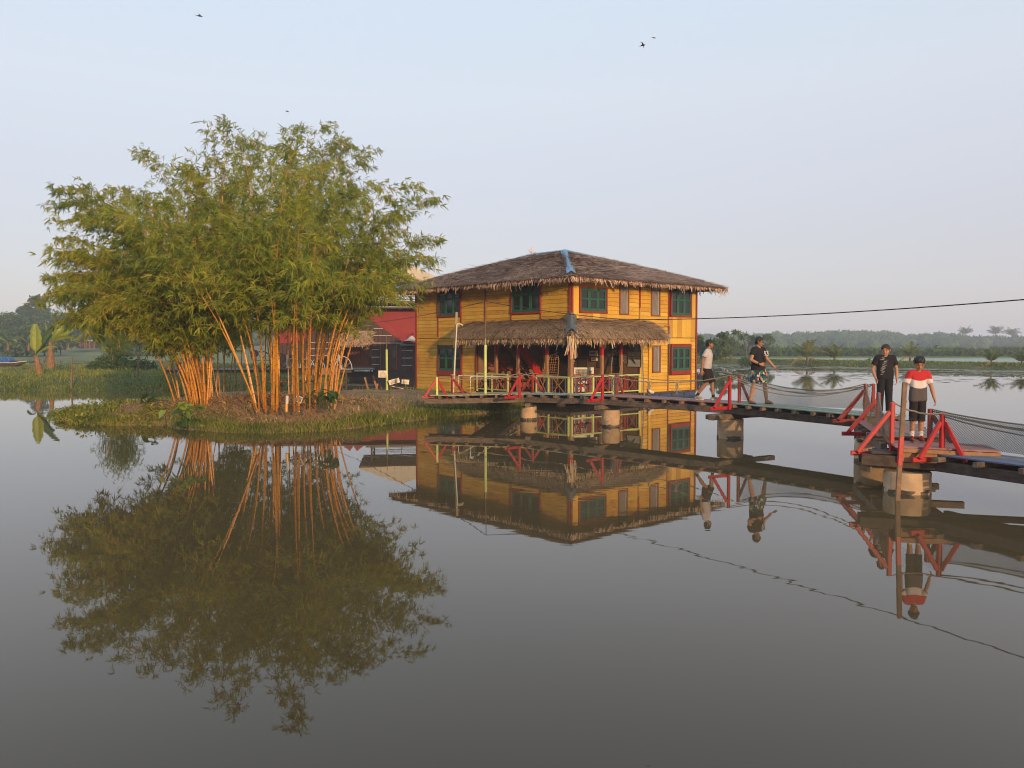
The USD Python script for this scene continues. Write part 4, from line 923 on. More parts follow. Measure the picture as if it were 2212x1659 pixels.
mb = MB(); mb.grid(BX, BY, BZ); obj('bund_ground', mb, M['bank'], kind='structure', smooth=True)
# greenish pond between bund and reed bank, and the small pond behind the left bank
mb = MB(); xs = np.linspace(-8, 200, 30); o = []
rowf = np.stack([np.interp(xs, B[:, 0] + 6.9, B[:, 1] + 3.2), np.full_like(xs, 168.0)], 1)
mb.grid(np.repeat(xs[:, None], 2, 1), rowf, np.full((30, 2), .012)); obj('pond_surface', mb, M['pond_scum'], kind='structure')

def scatter_grass(n, fn, height, width, seed, tonemu=.5, tsd=.2, lean=.25):
    rg = np.random.default_rng(seed); P3 = fn(rg, n); n = len(P3)
    d = unit_rows(np.stack([rg.normal(0, lean, n), rg.normal(0, lean, n), np.ones(n)], -1)); a = rg.uniform(0, np.pi, n)
    side = np.stack([np.cos(a), np.sin(a), 0 * a], -1)
    L = height(P3, rg) if callable(height) else rg.uniform(*height, n)
    mb = MB(); tone = np.clip(rg.normal(tonemu, tsd, n) + .5 * (meshkit.noise(P3 * .8, seed) - .5), 0, 1)
    bend = np.stack([rg.normal(0, .18, n), rg.normal(0, .18, n), rg.uniform(-.3, 0, n)], -1)
    mb.blades(P3, d, side, L, rg.uniform(*width, n), tone, bend=bend); return mb

def isl_shore(rg, n):
    X = rg.uniform(-17.5, 1.6, n * 3); Y = rg.uniform(23, 43, n * 3); d = inside_dist(isl_poly, X, Y)
    p = np.exp(-np.maximum(d - .35, 0) / .55); clump = meshkit.noise(np.stack([X, Y, X * 0], -1) * 1.1, 44)
    mound = np.exp(-(((X + 8.2) / 3.6) ** 2 + ((Y - 28.0) / 2.2) ** 2))
    keep = (d > -.12) & (rg.random(len(X)) < np.clip(p * (.35 + clump) + .015, 0, 1) * (1 - .75 * mound * (d > 1.0)) * np.where(Y > 33, .6, 1))
    X, Y = X[keep], Y[keep]; return np.stack([X, Y, isl_h(X, Y) - .02], -1)
def sh_h(P, rg):
    right = smooth01((P[:, 0] + 7) / 5)
    return rg.uniform(.12, .30, len(P)) * (1 + .75 * right * (P[:, 1] < 33)) * (.6 + .8 * meshkit.noise(P * .9, 9))
obj('grass', scatter_grass(60000, isl_shore, sh_h, (.014, .026), 1, .52, .2), M['grass'], kind='stuff', label='green and yellowish shore grass fringing the bamboo island', cat='grass', tone=True)
def lb_pts(rg, n):
    Y = 46 + 40 * rg.random(n * 2) ** 2.2; X = rg.uniform(-1, -.0, n * 2) * (Y * .68) ; X = X - 8
    d = inside_dist(lb, X, Y); keep = (d > -.3); X, Y = X[keep][:n], Y[keep][:n]
    return np.stack([X, Y, lb_h(X, Y) - .04], -1)
obj('bank_grass', scatter_grass(42000, lb_pts, lambda P, rg: rg.uniform(.10, .34, len(P)) * (.4 + 1.1 * meshkit.noise(P * .35, 5)) , (.025, .06), 2, .56, .2), M['grass'], kind='stuff', label='rough grass covering the left bank behind the bamboo', cat='grass', tone=True)
def bund_pts(rg, n):
    i = rg.integers(0, len(cx), n); o = rg.uniform(-.1, 7.2, n); f = rg.uniform(-.5, .5, n)
    X = cx[i] + nx[i] * o + tx[i] * f; Y = cy[i] + ny[i] * o + ty[i] * f
    return np.stack([X, Y, np.interp(o, offs, zz) - .03], -1)
obj('bund_grass', scatter_grass(26000, bund_pts, (.12, .45), (.04, .09), 3, .42, .15), M['grass'], kind='stuff', label='low grass covering the far bund with the small palms', cat='grass', tone=True)
# floating weed in front of the bund: flat pads on the water
rg = np.random.default_rng(4); n = 26000
i = rg.integers(0, len(cx), n); o = -rg.gamma(1.3, 6.5, n); X = cx[i] + nx[i] * o + rg.uniform(-1, 1, n); Y = cy[i] + ny[i] * o + rg.uniform(-1, 1, n)
cl = meshkit.fbm(np.stack([X * .12, Y * .3, X * 0], -1), 3, 5); keep = (rg.random(n) < np.clip((cl - .40) * 5 + .9 * np.exp(o / 3.5), 0, 1)) & (o > -34); X, Y = X[keep], Y[keep]
mb = MB(); k = 6; g = np.arange(k) * 2 * np.pi / k; r = rg.uniform(.12, .32, len(X)); z0 = .006 + rg.uniform(0, .02, len(X)); tl = rg.normal(0, .02, (len(X), 2))
ox, oy = r[:, None] * np.cos(g), r[:, None] * np.sin(g)
v = np.stack([X[:, None] + ox, Y[:, None] + oy, np.maximum(z0[:, None] + ox * tl[:, :1] + oy * tl[:, 1:], .004)], -1)
f = (np.array([[0, a, a + 1] for a in range(1, k - 1)])[None] + k * np.arange(len(X))[:, None, None]).reshape(-1, 3)
mb.add(v.reshape(-1, 3), f, np.repeat(rg.uniform(.2, .9, len(X)), k))
M['weed'] = mat('floating_weed', (1, 1, 1), (.85, .85, .8), .3, rough=.6, bump=0, tone=[(0, (0.15, 0.15, 0.085)), (1, (0.30, 0.28, 0.18))])
obj('floating_weed', mb, M['weed'], kind='stuff', label='film of small floating leaves on the water before the far bund', cat='water plants', tone=True)

# ---------------------------------------------------------------- palms, bananas, shrubs
def frond_mesh(L, az, el, droop, leaf, nl, tone, rg, rad=.018):
    t = np.linspace(0, 1, 9); h = V(math.cos(az), math.sin(az), 0)
    ang = el - droop * t ** 1.3; st = np.stack([np.cos(ang), np.sin(ang)], -1) * L / 8
    c = np.vstack([[0, 0], np.cumsum(st[:-1], 0)]); path = h * c[:, :1] + V(0, 0, 1) * c[:, 1:]
    mb = MB(); mb.tube(path, np.linspace(rad, rad * .25, 9), 5, tone=min(1, tone + .15))
    u = np.linspace(.16, 1, nl); p = np.stack([np.interp(u, t, path[:, k]) for k in range(3)], -1); tg = unit_rows(np.stack([np.interp(u, t, np.gradient(path[:, k])) for k in range(3)], -1))
    sd = np.cross(tg, V(0, 0, 1)); sd = unit_rows(sd + 1e-6)
    for s in (-1, 1):
        d = unit_rows(sd * s * .75 + tg * .6 + V(0, 0, -1) * (.30 + .2 * rg.random(nl))[:, None] + rg.normal(0, .08, (nl, 3)))
        mb.blades(p, d, unit_rows(np.cross(d, np.cross(tg, d)) + rg.normal(0, .2, (nl, 3))), leaf * np.sin(np.pi * (.12 + .80 * u)) ** .7 * rg.uniform(.85, 1.1, nl), leaf * .15, np.clip(tone + rg.normal(0, .08, nl), 0, 1), taper=.1)
    return mb
def palm(name, label, loc_, sc, seed, nf=13, dead=2, group='small coconut palms on the far bund', L=2.3, trunk=.5):
    rg = np.random.default_rng(seed); t = thing(name, label, 'palm tree', loc_, rg.uniform(0, 6), group, sc=sc)
    mb = MB(); mb.tube([V(0, 0, -.2), V(.02, 0, trunk * .5), V(0, .02, trunk)], [.17, .13, .10], 8); obj('trunk', mb, M['bark'], t, smooth=True)
    for k in range(nf):
        dd = k >= nf - dead; az = k * 2.4 + rg.normal(0, .2); el = (1.50 - .85 * (k / nf)) if not dd else .2
        mb = frond_mesh(L * rg.uniform(.8, 1.1) * (.8 if dd else 1), az, el, rg.uniform(.7, 1.3) if not dd else 1.5, .62, 22, .50 + rg.uniform(-.1, .28) if not dd else .97, rg)
        mb2 = MB(); v, f, tt = mb.arrays(); mb2.add(v + V(0, 0, trunk - .05), f, tt)
        obj('frond', mb2, M['palm_leaf'], t, tone=True)
    return t
palm_spots = [((1743, 783), 3.2, 101, 2, 'bushy coconut palm with yellow drooping fronds right of the man in patterned shorts'), ((1802, 782), 2.75, 102, 1, 'compact green coconut palm between the yellow-fronded palm and the man in black'),
              ((1966, 779), 2.9, 103, 2, 'yellowish coconut palm standing behind the boy\'s head'), ((2141, 789), 2.2, 104, 3, 'ragged coconut palm with arching tan fronds near the right edge'), ((2207, 790), 2.1, 105, 1, 'dark green coconut palm cut by the right edge'),
              ((1568, 779), 2.6, 106, 1, 'small coconut palm seen between the house and the man in patterned shorts')]
for (q, hgt, sd, dead, lb_) in palm_spots:
    p = at(q[0], q[1], .45); palm('coconut_palm', lb_, (p[0], p[1], .40), hgt / 2.75 * (p[1] / 100) ** .0, sd, dead=dead)
def strip_leaf(base, az, el, droop, L, Wd, roll=0.0, tear=0.0, rg=None, fold=.25, pet=.15):
    n = 14; t = np.linspace(0, 1, n); h = V(math.cos(az), math.sin(az), 0); ang = el - droop * t ** 1.5
    st = np.stack([np.cos(ang), np.sin(ang)], -1) * L / (n - 1); c = np.vstack([[0, 0], np.cumsum(st[:-1], 0)])
    path = np.asarray(base) + h * c[:, :1] + V(0, 0, 1) * c[:, 1:]
    tg = unit_rows(np.gradient(path, axis=0)); s0 = V(-math.sin(az), math.cos(az), 0); s = unit_rows(s0 * math.cos(roll) + np.cross(tg, s0) * math.sin(roll)); nr = np.cross(s, tg)
    tt = np.clip((t - pet) / (1 - pet), 0, 1); w = Wd / 2 * np.clip(np.sin(np.pi * tt ** .75 * .97) ** .55, 0, 1); w[t < pet] = 0.012
    mb = MB()
    for sg in (-1, 1):
        jag = 1 + (rg.uniform(-tear, 0, n) if rg is not None else 0)
        e1 = path + s * (sg * w * .55 * jag)[:, None] + nr * (w * fold * .7)[:, None]; e2 = path + s * (sg * w * jag)[:, None] + nr * (w * fold * .6)[:, None]
        for a, b in ((path, e1), (e1, e2)):
            v = np.stack([a, b], 1).reshape(-1, 3); f = [[2 * i, 2 * i + 1, 2 * i + 3, 2 * i + 2] for i in range(n - 1)]; mb.add(v, f)
    mb.tube(path + nr * -.008, np.linspace(.028, .006, n), 5)
    return mb
def banana(label, loc_, h, leaves, seed, tr=(.20, .11), lean=(0, 0), group=None, leafm='banana_leaf', sc=None):
    rg = np.random.default_rng(seed); t = thing('banana_plant', label, 'banana plant', loc_, 0, group, sc=sc)
    mb = MB(); z_ = np.linspace(-.1, h, 9); mb.tube([V(lean[0] * (q / h) ** 1.3 if q > 0 else 0, lean[1] * max(q, 0) / h, q) for q in z_], np.linspace(tr[0], tr[1], 9) * (1 + rg.uniform(-.08, .12, 9)), 10); obj('trunk', mb, M['banana_trunk'], t, smooth=True)
    for k in range(5):
        q = rg.uniform(.25, .9) * h; az = rg.uniform(0, 6.28); mb = strip_leaf(V(lean[0] * q / h, lean[1] * q / h, q), az, -.9, .5, .5 * h + .2, .09, rg=rg); obj('dead_sheath', mb, M['banana_trunk'], t)
    for (az, el, dr, L, Wd, roll, m) in leaves:
        mb = strip_leaf(V(lean[0], lean[1], h - .05), az, el, dr, L, Wd, roll, .25, rg); obj('leaf', mb, M[m or leafm], t)
    return t
p = at(86, 809, .62); b1 = (p[0], p[1], lh(p[0], p[1]) - .03)
banana('banana plant with one huge upright pale leaf on the left bank', b1, 1.35, [(-2.9, 1.66, .22, 2.15, .9, 1.35, None), (.15, 1.25, .75, 2.5, .6, 1.2, 'banana_dark'), (.6, .9, 1.4, 1.6, .35, .5, None), (2.6, .6, 1.8, 1.3, .35, 0, 'banana_dark'), (1.3, 1.1, .8, 2.1, .6, .8, 'banana_dark')], 1, (.26, .12), (-.25, 0))
p = at(110, 794, .70); b2 = (p[0], p[1], lh(p[0], p[1]) - .03)
banana('banana plant with thick scaly trunk and several upright leaves on the left bank', b2, 2.3, [(2.6, 1.3, .30, 1.8, .8, 1.3, None), (.4, 1.12, .25, 2.05, .8, -1.2, None), (.1, .75, .6, 2.2, .75, -.9, None), (-.2, .5, .9, 2.3, .55, -.7, None), (3.0, .7, 1.2, 1.5, .5, .3, 'banana_dark'), (-1.4, .9, 1.2, 1.4, .5, 0, None), (1.5, 1.2, .5, 1.5, .5, 0, 'banana_dark')], 2, (.38, .14))
for (q, hh, dist, sd, lb_) in (((1887, 763), 1.1, 162, 11, 'small banana plant in the reeds left of the man in black'), ((2017, 765), 1.15, 162, 12, 'small banana plant in the reeds to the right of the boy'), ((1678, 764), 1.2, 160, 13, 'small banana plant in the reeds right of the striding man\'s head'), ((2090, 766), .9, 160, 14, 'small dark banana plant among the reeds, nearest the ragged palm'), ((17, 752), 1.2, 128, 15, 'pale banana plant below the big tree at the far left'), ((62, 752), 1.0, 132, 16, 'pale banana plant just left of the upright banana leaf'), ((148, 752), 1.0, 150, 17, 'pale banana sprout beside the far hut')):
    p = aty(q[0], q[1], dist + (10 if dist > 155 else 0)); rg = np.random.default_rng(sd); hh = hh * (.75 if dist > 155 else 1)
    banana(lb_, (p[0], p[1], max(p[2] - .3, .1)), hh, [(k * 1.15 + rg.normal(0, .2), rg.uniform(.5, 1.2), rg.uniform(.8, 1.5), rg.uniform(1.8, 2.6), .65, rg.uniform(0, .5), 'banana_dark' if k % 3 else None) for k in range(7)], sd, (.16, .1), group='small banana plants in the distance')

def leaf_cloud(mb, blobs, n, size, rg, tone0=.5, aspect=.6):
    """Leaf-sized faces spread through lumpy volumes; blobs are (centre, radii)."""
    vol = np.array([np.prod(b[1]) ** .75 for b in blobs]); cnt = (n * vol / vol.sum()).astype(int)
    for (c, r), k in zip(blobs, cnt):
        d = unit_rows(rg.normal(0, 1, (k, 3))); rad = rg.random(k) ** .35
        p = np.asarray(c) + d * rad[:, None] * np.asarray(r); p += (rg.random((k, 3)) - .5) * .25 * np.asarray(r).mean()
        dr = unit_rows(rg.normal(0, 1, (k, 3)) + V(0, 0, -.35)); sd = unit_rows(np.cross(dr, rg.normal(0, 1, (k, 3))))
        L = size * rg.uniform(.6, 1.3, k); tone = np.clip(tone0 + rg.normal(0, .14, k) + .22 * d[:, 2] * 0 + .3 * (meshkit.noise(p * (1.2 / np.asarray(r).mean()), 3) - .5), 0, 1)
        mb.blades(p, dr, sd, L, L * aspect, tone, taper=.5)
def tree(name, label, loc_, h, wd, seed, n=2600, size=.5, group=None, tone0=.45, trunk_h=.35, sparse=False):
    rg = np.random.default_rng(seed); t = thing(name, label, 'tree', loc_, 0, group)
    mb = MB(); mb.tube([V(0, 0, -.3), V(rg.normal(0, .1), 0, h * .3), V(rg.normal(0, .3), rg.normal(0, .3), h * .7)], [h * .035, h * .025, h * .008], 8)
    obj('trunk', mb, M['bark'], t, smooth=True)
    blobs = []
    lm = MB()
    for k in range(9 if not sparse else 14):
        a = rg.uniform(0, 6.28); rr = wd * .5 * math.sqrt(rg.random()) * .8; z_ = h * rg.uniform(trunk_h, .92)
        f = 1 - abs(z_ / h - .55) * .8; c = V(rr * math.cos(a) * f, rr * math.sin(a) * f, z_)
        r = V(1, 1, .75) * wd * (rg.uniform(.14, .27) if not sparse else rg.uniform(.07, .12)); blobs.append((c, r))
        lm.tube([V(0, 0, h * .25), c * V(.5, .5, .75), c], [h * .012, h * .008, h * .003], 5)
    obj('limb', lm, M['bark'], t, smooth=True)
    mb = MB(); leaf_cloud(mb, blobs, n, size, rg, tone0); obj('crown', mb, M['far_leaf'], t, tone=True, kind='stuff')
    return t
# far left: big tree and the wooded slope
p = aty(58, 700, 235); tree('big_tree', 'big dark round-topped tree rising above the far left skyline', (p[0], p[1], 2.0), 14.2, 12, 21, 5200, .75, tone0=.22)
p = aty(84, 712, 225); tree('big_tree', 'dark spreading tree just right of the round-topped far tree', (p[0], p[1], 2.0), 8.6, 11, 22, 3600, .7, tone0=.25)
protos = []
spots = [(-8, 712, 205, 8.6, 12), (22, 708, 210, 8.4, 12), (118, 700, 215, 8.8, 14), (150, 700, 230, 8.8, 14), (185, 700, 240, 9.0, 14), (215, 702, 225, 8.2, 13), (250, 705, 215, 8, 13), (285, 705, 220, 8.4, 14), (330, 705, 225, 8, 13), (375, 706, 215, 8, 13), (430, 705, 230, 8.6, 14),
         (5, 735, 165, 4.6, 9), (40, 735, 160, 4.4, 10), (95, 735, 168, 4.8, 10), (130, 735, 172, 4.4, 9), (255, 735, 165, 4.6, 10), (300, 735, 170, 5, 10), (350, 735, 175, 4.8, 10)]
SP = ['cut by the left edge of the picture', 'in front of the round-topped tree', 'just right of the spreading dark tree', 'left above the hut', 'straight above the hut', 'seen at the left edge of the bamboo', 'first behind the bamboo crown', 'second behind the bamboo crown', 'third behind the bamboo crown', 'fourth behind the bamboo crown', 'fifth behind the bamboo crown',
      'at the left picture edge above the boat', 'left of the huge upright banana leaf', 'between the two banana plants', 'right of the scaly-trunked banana plant', 'right of the slender dark bamboo', 'second right of the slender dark bamboo', 'nearest the leftmost golden bamboo']
for k, (px, py, dd, hh, ww) in enumerate(spots):
    p = aty(px, py, dd); nm = 'bushy_tree' if hh > 6 else 'scrub_bush'
    lbl = ('bushy green tree on the far left skyline, ' if hh > 6 else 'low scrub bush behind the left bank, ') + SP[k]
    grp = ('trees along the far left skyline' if hh > 6 else 'scrub behind the left bank')
    if len(protos) < 6 or (hh < 6 and k < 14):
        t = tree(nm, lbl, (p[0], p[1], .4 if hh < 6 else 1.4), hh, ww, 40 + k, 2600, .62, grp, .40); protos.append((hh > 6, t, hh))
    else:
        c = [q for q in protos if q[0] == (hh > 6)]; q = c[k % len(c)]
        copy_of(q[1], nm, lbl, 'tree', (p[0], p[1], .4 if hh < 6 else 1.4), k * 1.3, grp, sc=hh / q[2])
# right middle distance: loose shrubs and thin trees by the house corner
p = at(1548, 779, .45); tree('papaya_shrub', 'dense green shrub beside the right corner of the house', (p[0], p[1], .4), 3.9, 3.6, 61, 1000, .36, tone0=.4, trunk_h=.2)
p = at(1522, 778, .45); tree('papaya_shrub', 'leafy shrub half hidden by the right corner of the house', (p[0], p[1] + 2, .4), 3.6, 3.4, 62, 900, .36, tone0=.45, trunk_h=.2)
for k, (px, dd, hh, ww, lb_) in enumerate(((1612, 150, 5.2, 6.5, 'thin-branched open tree behind the man in patterned shorts'), (1652, 155, 4.6, 6.0, 'thin-branched open tree just right of the patterned-shorts man'), (1578, 148, 5.4, 5, 'open-crowned tree between the two walking men'))):
    p = aty(px, 770, dd); tree('sparse_tree', lb_, (p[0], p[1], .05), hh, ww, 70 + k, 700, .36, 'open-crowned trees beyond the bund', .55, .4, True)
for k, (px, lb_) in enumerate(((1630, 'low round grass hummock on the bund below the open-crowned trees'), (1915, 'low bush on the bund beside the man in black'))):
    p = at(px, 786, .3); t = thing('grass_hummock', lb_, 'bush', (p[0], p[1] + 2, .35)); rg = np.random.default_rng(k); mb = MB(); leaf_cloud(mb, [(V(0, 0, .2), V(1.6, 1.4, .6))], 700, .22, rg, .45); obj('foliage', mb, M['far_leaf'], t, tone=True, kind='stuff')
# reed bank
rg = np.random.default_rng(8); n = 30000
X = rg.uniform(-12, 150, n); Y = 165 + 12 * smooth01(X / 20) * 0 + rg.uniform(0, 8, n) + 2.0; top = 1.0 + 1.1 * meshkit.fbm(np.stack([X * .22, Y * .3, X * 0], -1), 3, 2)
z_ = rg.random(n) * top; d = unit_rows(rg.normal(0, .6, (n, 3)) + V(0, 0, .7)); sd = unit_rows(np.cross(d, rg.normal(0, 1, (n, 3))))
mb = MB(); mb.blades(np.stack([X, Y, .1 + z_], -1), d, sd, rg.uniform(.4, .9, n), rg.uniform(.12, .3, n), np.clip(rg.normal(.45, .2, n), 0, 1), taper=.3)
obj('reed_bank', mb, M['far_leaf'], kind='stuff', label='dense green belt of reeds and shrubs beyond the far pond', cat='reeds', tone=True)
# far wood: lumpy crowns seen as one mass
rg = np.random.default_rng(9); mb = MB(); ico = trimesh.creation.icosphere(2, 1.0); iv, fi = np.array(ico.vertices), np.array(ico.faces)
ph = lambda px: np.interp(px, [1100, 1510, 1600, 1700, 1850, 1915, 1965, 2040, 2060, 2100, 2220, 2400], [16, 21, 24, 27.5, 30, 28, 22, 27, 24, 18, 20, 20])
for k in range(620):
    dd = rg.uniform(440, 640); px = rg.uniform(1050, 2420); x = (px - 1106) / FOCAL * dd
    top = 2.6 + ph(px) * dd / FOCAL * rg.uniform(.72, 1.02) * (.45 + .55 * smooth01((dd - 440) / 90))
    r = rg.uniform(2.6, 5.5) * dd / 540
    vv = iv * (1 + .8 * (meshkit.fbm(iv * 1.8 + k * 3.1, 3, k) - .5))[:, None] * V(r, r, min(r * 1.1, top / 2 + .5))
    mb.add(vv + V(x, dd, max(top - min(r * 1.1, top / 2 + .5), .6)), fi, np.clip(rg.normal(.35, .12) + 0 * iv[:, 0], 0, 1))
    c = V(x, dd, max(top - r * .9, .6)); m_ = 26; dr = unit_rows(rg.normal(0, 1, (m_, 3)) + V(0, 0, .4)); sd = unit_rows(np.cross(dr, rg.normal(0, 1, (m_, 3))))
    mb.blades(c + dr * V(r, r, r) * .9, dr, sd, rg.uniform(.8, 1.9, m_), rg.uniform(.8, 1.6, m_), np.clip(rg.normal(.4, .2, m_), 0, 1), taper=.5)
for k in range(300):
    dd = rg.uniform(300, 520); px = rg.uniform(-200, 1100); x = (px - 1106) / FOCAL * dd; top = 2.6 + rg.uniform(18, 40) * dd / FOCAL; r = rg.uniform(3, 5.5)
    vv = iv * (1 + .8 * (meshkit.fbm(iv * 1.8 + k * 2.1, 3, k) - .5))[:, None] * r; mb.add(vv + V(x, dd, max(top - r, .6)), fi, np.clip(rg.normal(.35, .12) + 0 * iv[:, 0], 0, 1))
obj('far_wood', mb, M['far_leaf'], kind='stuff', label='hazy blue-green wood along the whole horizon', cat='wood', tone=True)
for k, (px, py, dd, s_, lb_) in enumerate(((2084, 722, 560, 3.3, 'far palm on the skyline, leftmost of the row at the right edge'), (2151, 722, 565, 3.7, 'far palm on the skyline in the middle of the row at the right edge'), (2186, 725, 560, 3.5, 'far palm on the skyline, rightmost of the row at the right edge'))):
    p = aty(px, py, dd); palm('oil_palm', lb_, (p[0], p[1], .2), s_ * 1.0, 200 + k, nf=15, dead=0, group='palms on the far skyline', L=2.0, trunk=(p[2] - .2) / s_)
# ---------------------------------------------------------------- bamboo
M['culm'] = mat('golden_bamboo', (1, 1, 1), (.86, .80, .7), 2.5, (1, 1, .5), .38, .05, tone=[(0, (0.09, 0.045, 0.015)), (.3, (0.32, 0.12, 0.016)), (.6, (0.56, 0.25, 0.026)), (1.0, (0.64, 0.34, 0.055))], spec=.45)
M['twig'] = mat('bamboo_twig', (0.38, 0.21, 0.05), (0.24, 0.15, 0.04), 4, rough=.6, bump=0)
M['bleaf'] = mat('bamboo_leaves', (1, 1, 1), (.72, .78, .7), .55, rough=.5, bump=0, spec=.3, trans=.38, tone=[(0, (0.05, 0.08, 0.010)), (.3, (0.13, 0.18, 0.012)), (.6, (0.27, 0.29, 0.020)), (.88, (0.42, 0.38, 0.04)), (.95, (0.42, 0.24, 0.05)), (1, (0.45, 0.23, 0.06))])
def bez(P, n):
    t = np.linspace(0, 1, n)[:, None]; a, b, c, d = P
    return a * (1 - t) ** 3 + 3 * b * t * (1 - t) ** 2 + 3 * c * t ** 2 * (1 - t) + d * t ** 3
clumps = {'left': [], 'rear': [], 'middle': [], 'right': []}
def base_at(px, py):
    p = at(px, py, .5); z_ = .5
    for _ in range(3): z_ = ih(p[0], p[1]); p = at(px, py, z_)
    return V(p[0], p[1], z_ - .06)
z62 = lambda u, v: (340.1 + .1934 * u, 702.2 + .1934 * v)
# (clump, foot in the picture, a point it passes, tip, depth of the tip relative to the foot)
C = [('left', z62(205, 880), z62(90, 480), (180, 690), -1.0), ('left', z62(247, 838), z62(205, 400), (150, 600), 1.0), ('left', z62(405, 910), z62(205, 120), (120, 640), -1.0), ('left', z62(456, 908), z62(385, 120), (125, 560), .5),
     ('left', z62(515, 880), z62(405, 150), (118, 398), .5), ('left', z62(550, 880), z62(615, 60), (490, 255), 0), ('left', z62(560, 870), z62(470, 130), (130, 480), -1), ('left', z62(620, 815), z62(540, 200), (310, 312), 1.5), ('left', z62(460, 900), z62(300, 200), (200, 690), -2),
     ('left', z62(410, 905), z62(350, 250), (180, 560), 2.5), ('left', z62(600, 830), z62(480, 120), (230, 400), 2.5), ('left', z62(480, 890), z62(410, 100), (265, 520), -2.6), ('left', z62(530, 875), z62(500, 100), (400, 345), -1.8), ('left', z62(575, 860), z62(560, 100), (350, 430), -2.4), ('left', z62(395, 900), z62(250, 260), (240, 640), .5), ('left', z62(380, 905), z62(330, 380), (300, 640), -1.6), ('left', z62(500, 885), z62(440, 130), (330, 560), -3), ('left', z62(440, 905), z62(320, 150), (150, 440), 2.2),
     ('rear', z62(700, 782), z62(680, 500), (430, 365), 2), ('rear', z62(740, 750), z62(745, 420), (540, 350), 1.5), ('rear', z62(795, 742), z62(820, 500), (610, 420), 0), ('rear', z62(890, 740), z62(850, 260), (480, 420), 2), ('rear', z62(650, 790), z62(670, 560), (400, 470), 0), ('rear', z62(930, 735), z62(940, 300), (560, 275), 2), ('rear', z62(1000, 730), z62(1010, 300), (655, 262), 2.5), ('rear', z62(860, 740), z62(870, 400), (520, 290), .5), ('rear', z62(770, 745), z62(740, 350), (440, 560), -1),
     ('middle', z62(1112, 950), z62(828, 140), (290, 420), -1.5), ('middle', z62(1106, 905), z62(925, 40), (400, 345), .5), ('middle', z62(1195, 980), z62(1215, 60), (560, 300), 0), ('middle', z62(1185, 900), z62(1060, 200), (480, 330), 2), ('middle', z62(1310, 990), z62(1340, 20), (655, 262), -.5), ('middle', z62(1355, 888), z62(1265, 130), (520, 290), 1.5),
     ('middle', z62(1365, 850), z62(1340, 200), (700, 340), 1.0), ('middle', z62(1300, 930), z62(1290, 100), (640, 300), -2.2), ('middle', z62(1210, 950), z62(1180, 200), (470, 470), -2.6), ('middle', z62(1345, 900), z62(1300, 100), (600, 480), -2.5), ('middle', z62(1180, 960), z62(1120, 300), (420, 560), -2.8), ('middle', z62(1330, 940), z62(1360, 100), (560, 520), -3), ('middle', z62(1320, 960), z62(1300, 200), (500, 600), -3),
     ('right', z62(1470, 812), z62(1445, 180), (720, 266), 1.5), ('right', z62(1570, 960), z62(1500, 300), (640, 330), 0), ('right', z62(1665, 1010), z62(1590, 400), (690, 400), -1.5), ('right', z62(1715, 1010), z62(1545, 60), (760, 300), -1), ('right', z62(1745, 820), z62(1765, 30), (800, 310), 1.5), ('right', z62(1790, 970), z62(1840, 80), (815, 390), 0), ('right', z62(1815, 800), z62(1830, 100), (745, 285), 2),
     ('right', z62(1850, 1020), z62(1940, 480), (955, 436), -1.0), ('right', z62(1920, 900), z62(1925, 200), (900, 395), 1.0), ('right', z62(1990, 930), z62(2165, -10), (940, 520), 0), ('right', z62(1970, 930), z62(2010, 50), (870, 470), 0), ('right', z62(1640, 900), z62(1600, 300), (780, 420), -2.4), ('right', z62(1690, 960), z62(1640, 300), (725, 500), -2.8), ('right', z62(1800, 960), z62(1830, 300), (800, 540), -2.4), ('right', z62(1900, 900), z62(1930, 250), (880, 600), -1.6), ('right', z62(1980, 920), z62(2020, 300), (925, 560), 1.4), ('right', z62(1860, 900), z62(1880, 250), (845, 640), -2), ('right', z62(1530, 940), z62(1510, 300), (660, 560), -3), ('right', z62(1760, 900), z62(1760, 250), (770, 620), -2.5), ('right', z62(1940, 890), z62(1960, 200), (860, 560), 2.0), ('right', z62(1700, 990), z62(1650, 200), (705, 330), 1.5)]
C += [('left', z62(450, 900), z62(330, 220), (122, 600), .8), ('left', z62(490, 890), z62(360, 200), (116, 545), -1.4), ('left', z62(420, 905), z62(290, 300), (135, 700), .2),
      ('left', z62(430, 900), z62(300, 260), (118, 520), -.6), ('left', z62(470, 895), z62(330, 300), (138, 655), 1.8), ('left', z62(385, 905), z62(270, 330), (165, 705), -.5), ('left', z62(520, 880), z62(430, 200), (190, 460), -2.4), ('left', z62(350, 900), z62(240, 420), (215, 715), 1.5), ('left', z62(500, 870), z62(420, 180), (160, 600), 2.6)]
rj = np.random.default_rng(12)
for c in C: clumps[c[0]].append(c + (1.0,))
for c in C:
    if c[0] == 'rear' or rj.random() < .2: continue
    j = rj.normal(0, 7); clumps[c[0]].append((c[0], (c[1][0] + j, min(c[1][1], 893) - abs(rj.normal(0, 6))), (c[2][0] + j + rj.normal(0, 5), c[2][1]), (c[3][0] + rj.normal(0, 28), c[3][1] + rj.uniform(0, 50)), c[4] + rj.normal(0, .8), .5))
clab = {'left': 'leftmost golden bamboo clump, leaning left over the tip of the island', 'rear': 'shaded bamboo clump at the back of the mound, between left and middle clumps', 'middle': 'middle golden bamboo clump with two strongly slanting stems', 'right': 'right golden bamboo clump, nearest the dark wooden house and the house roof'}
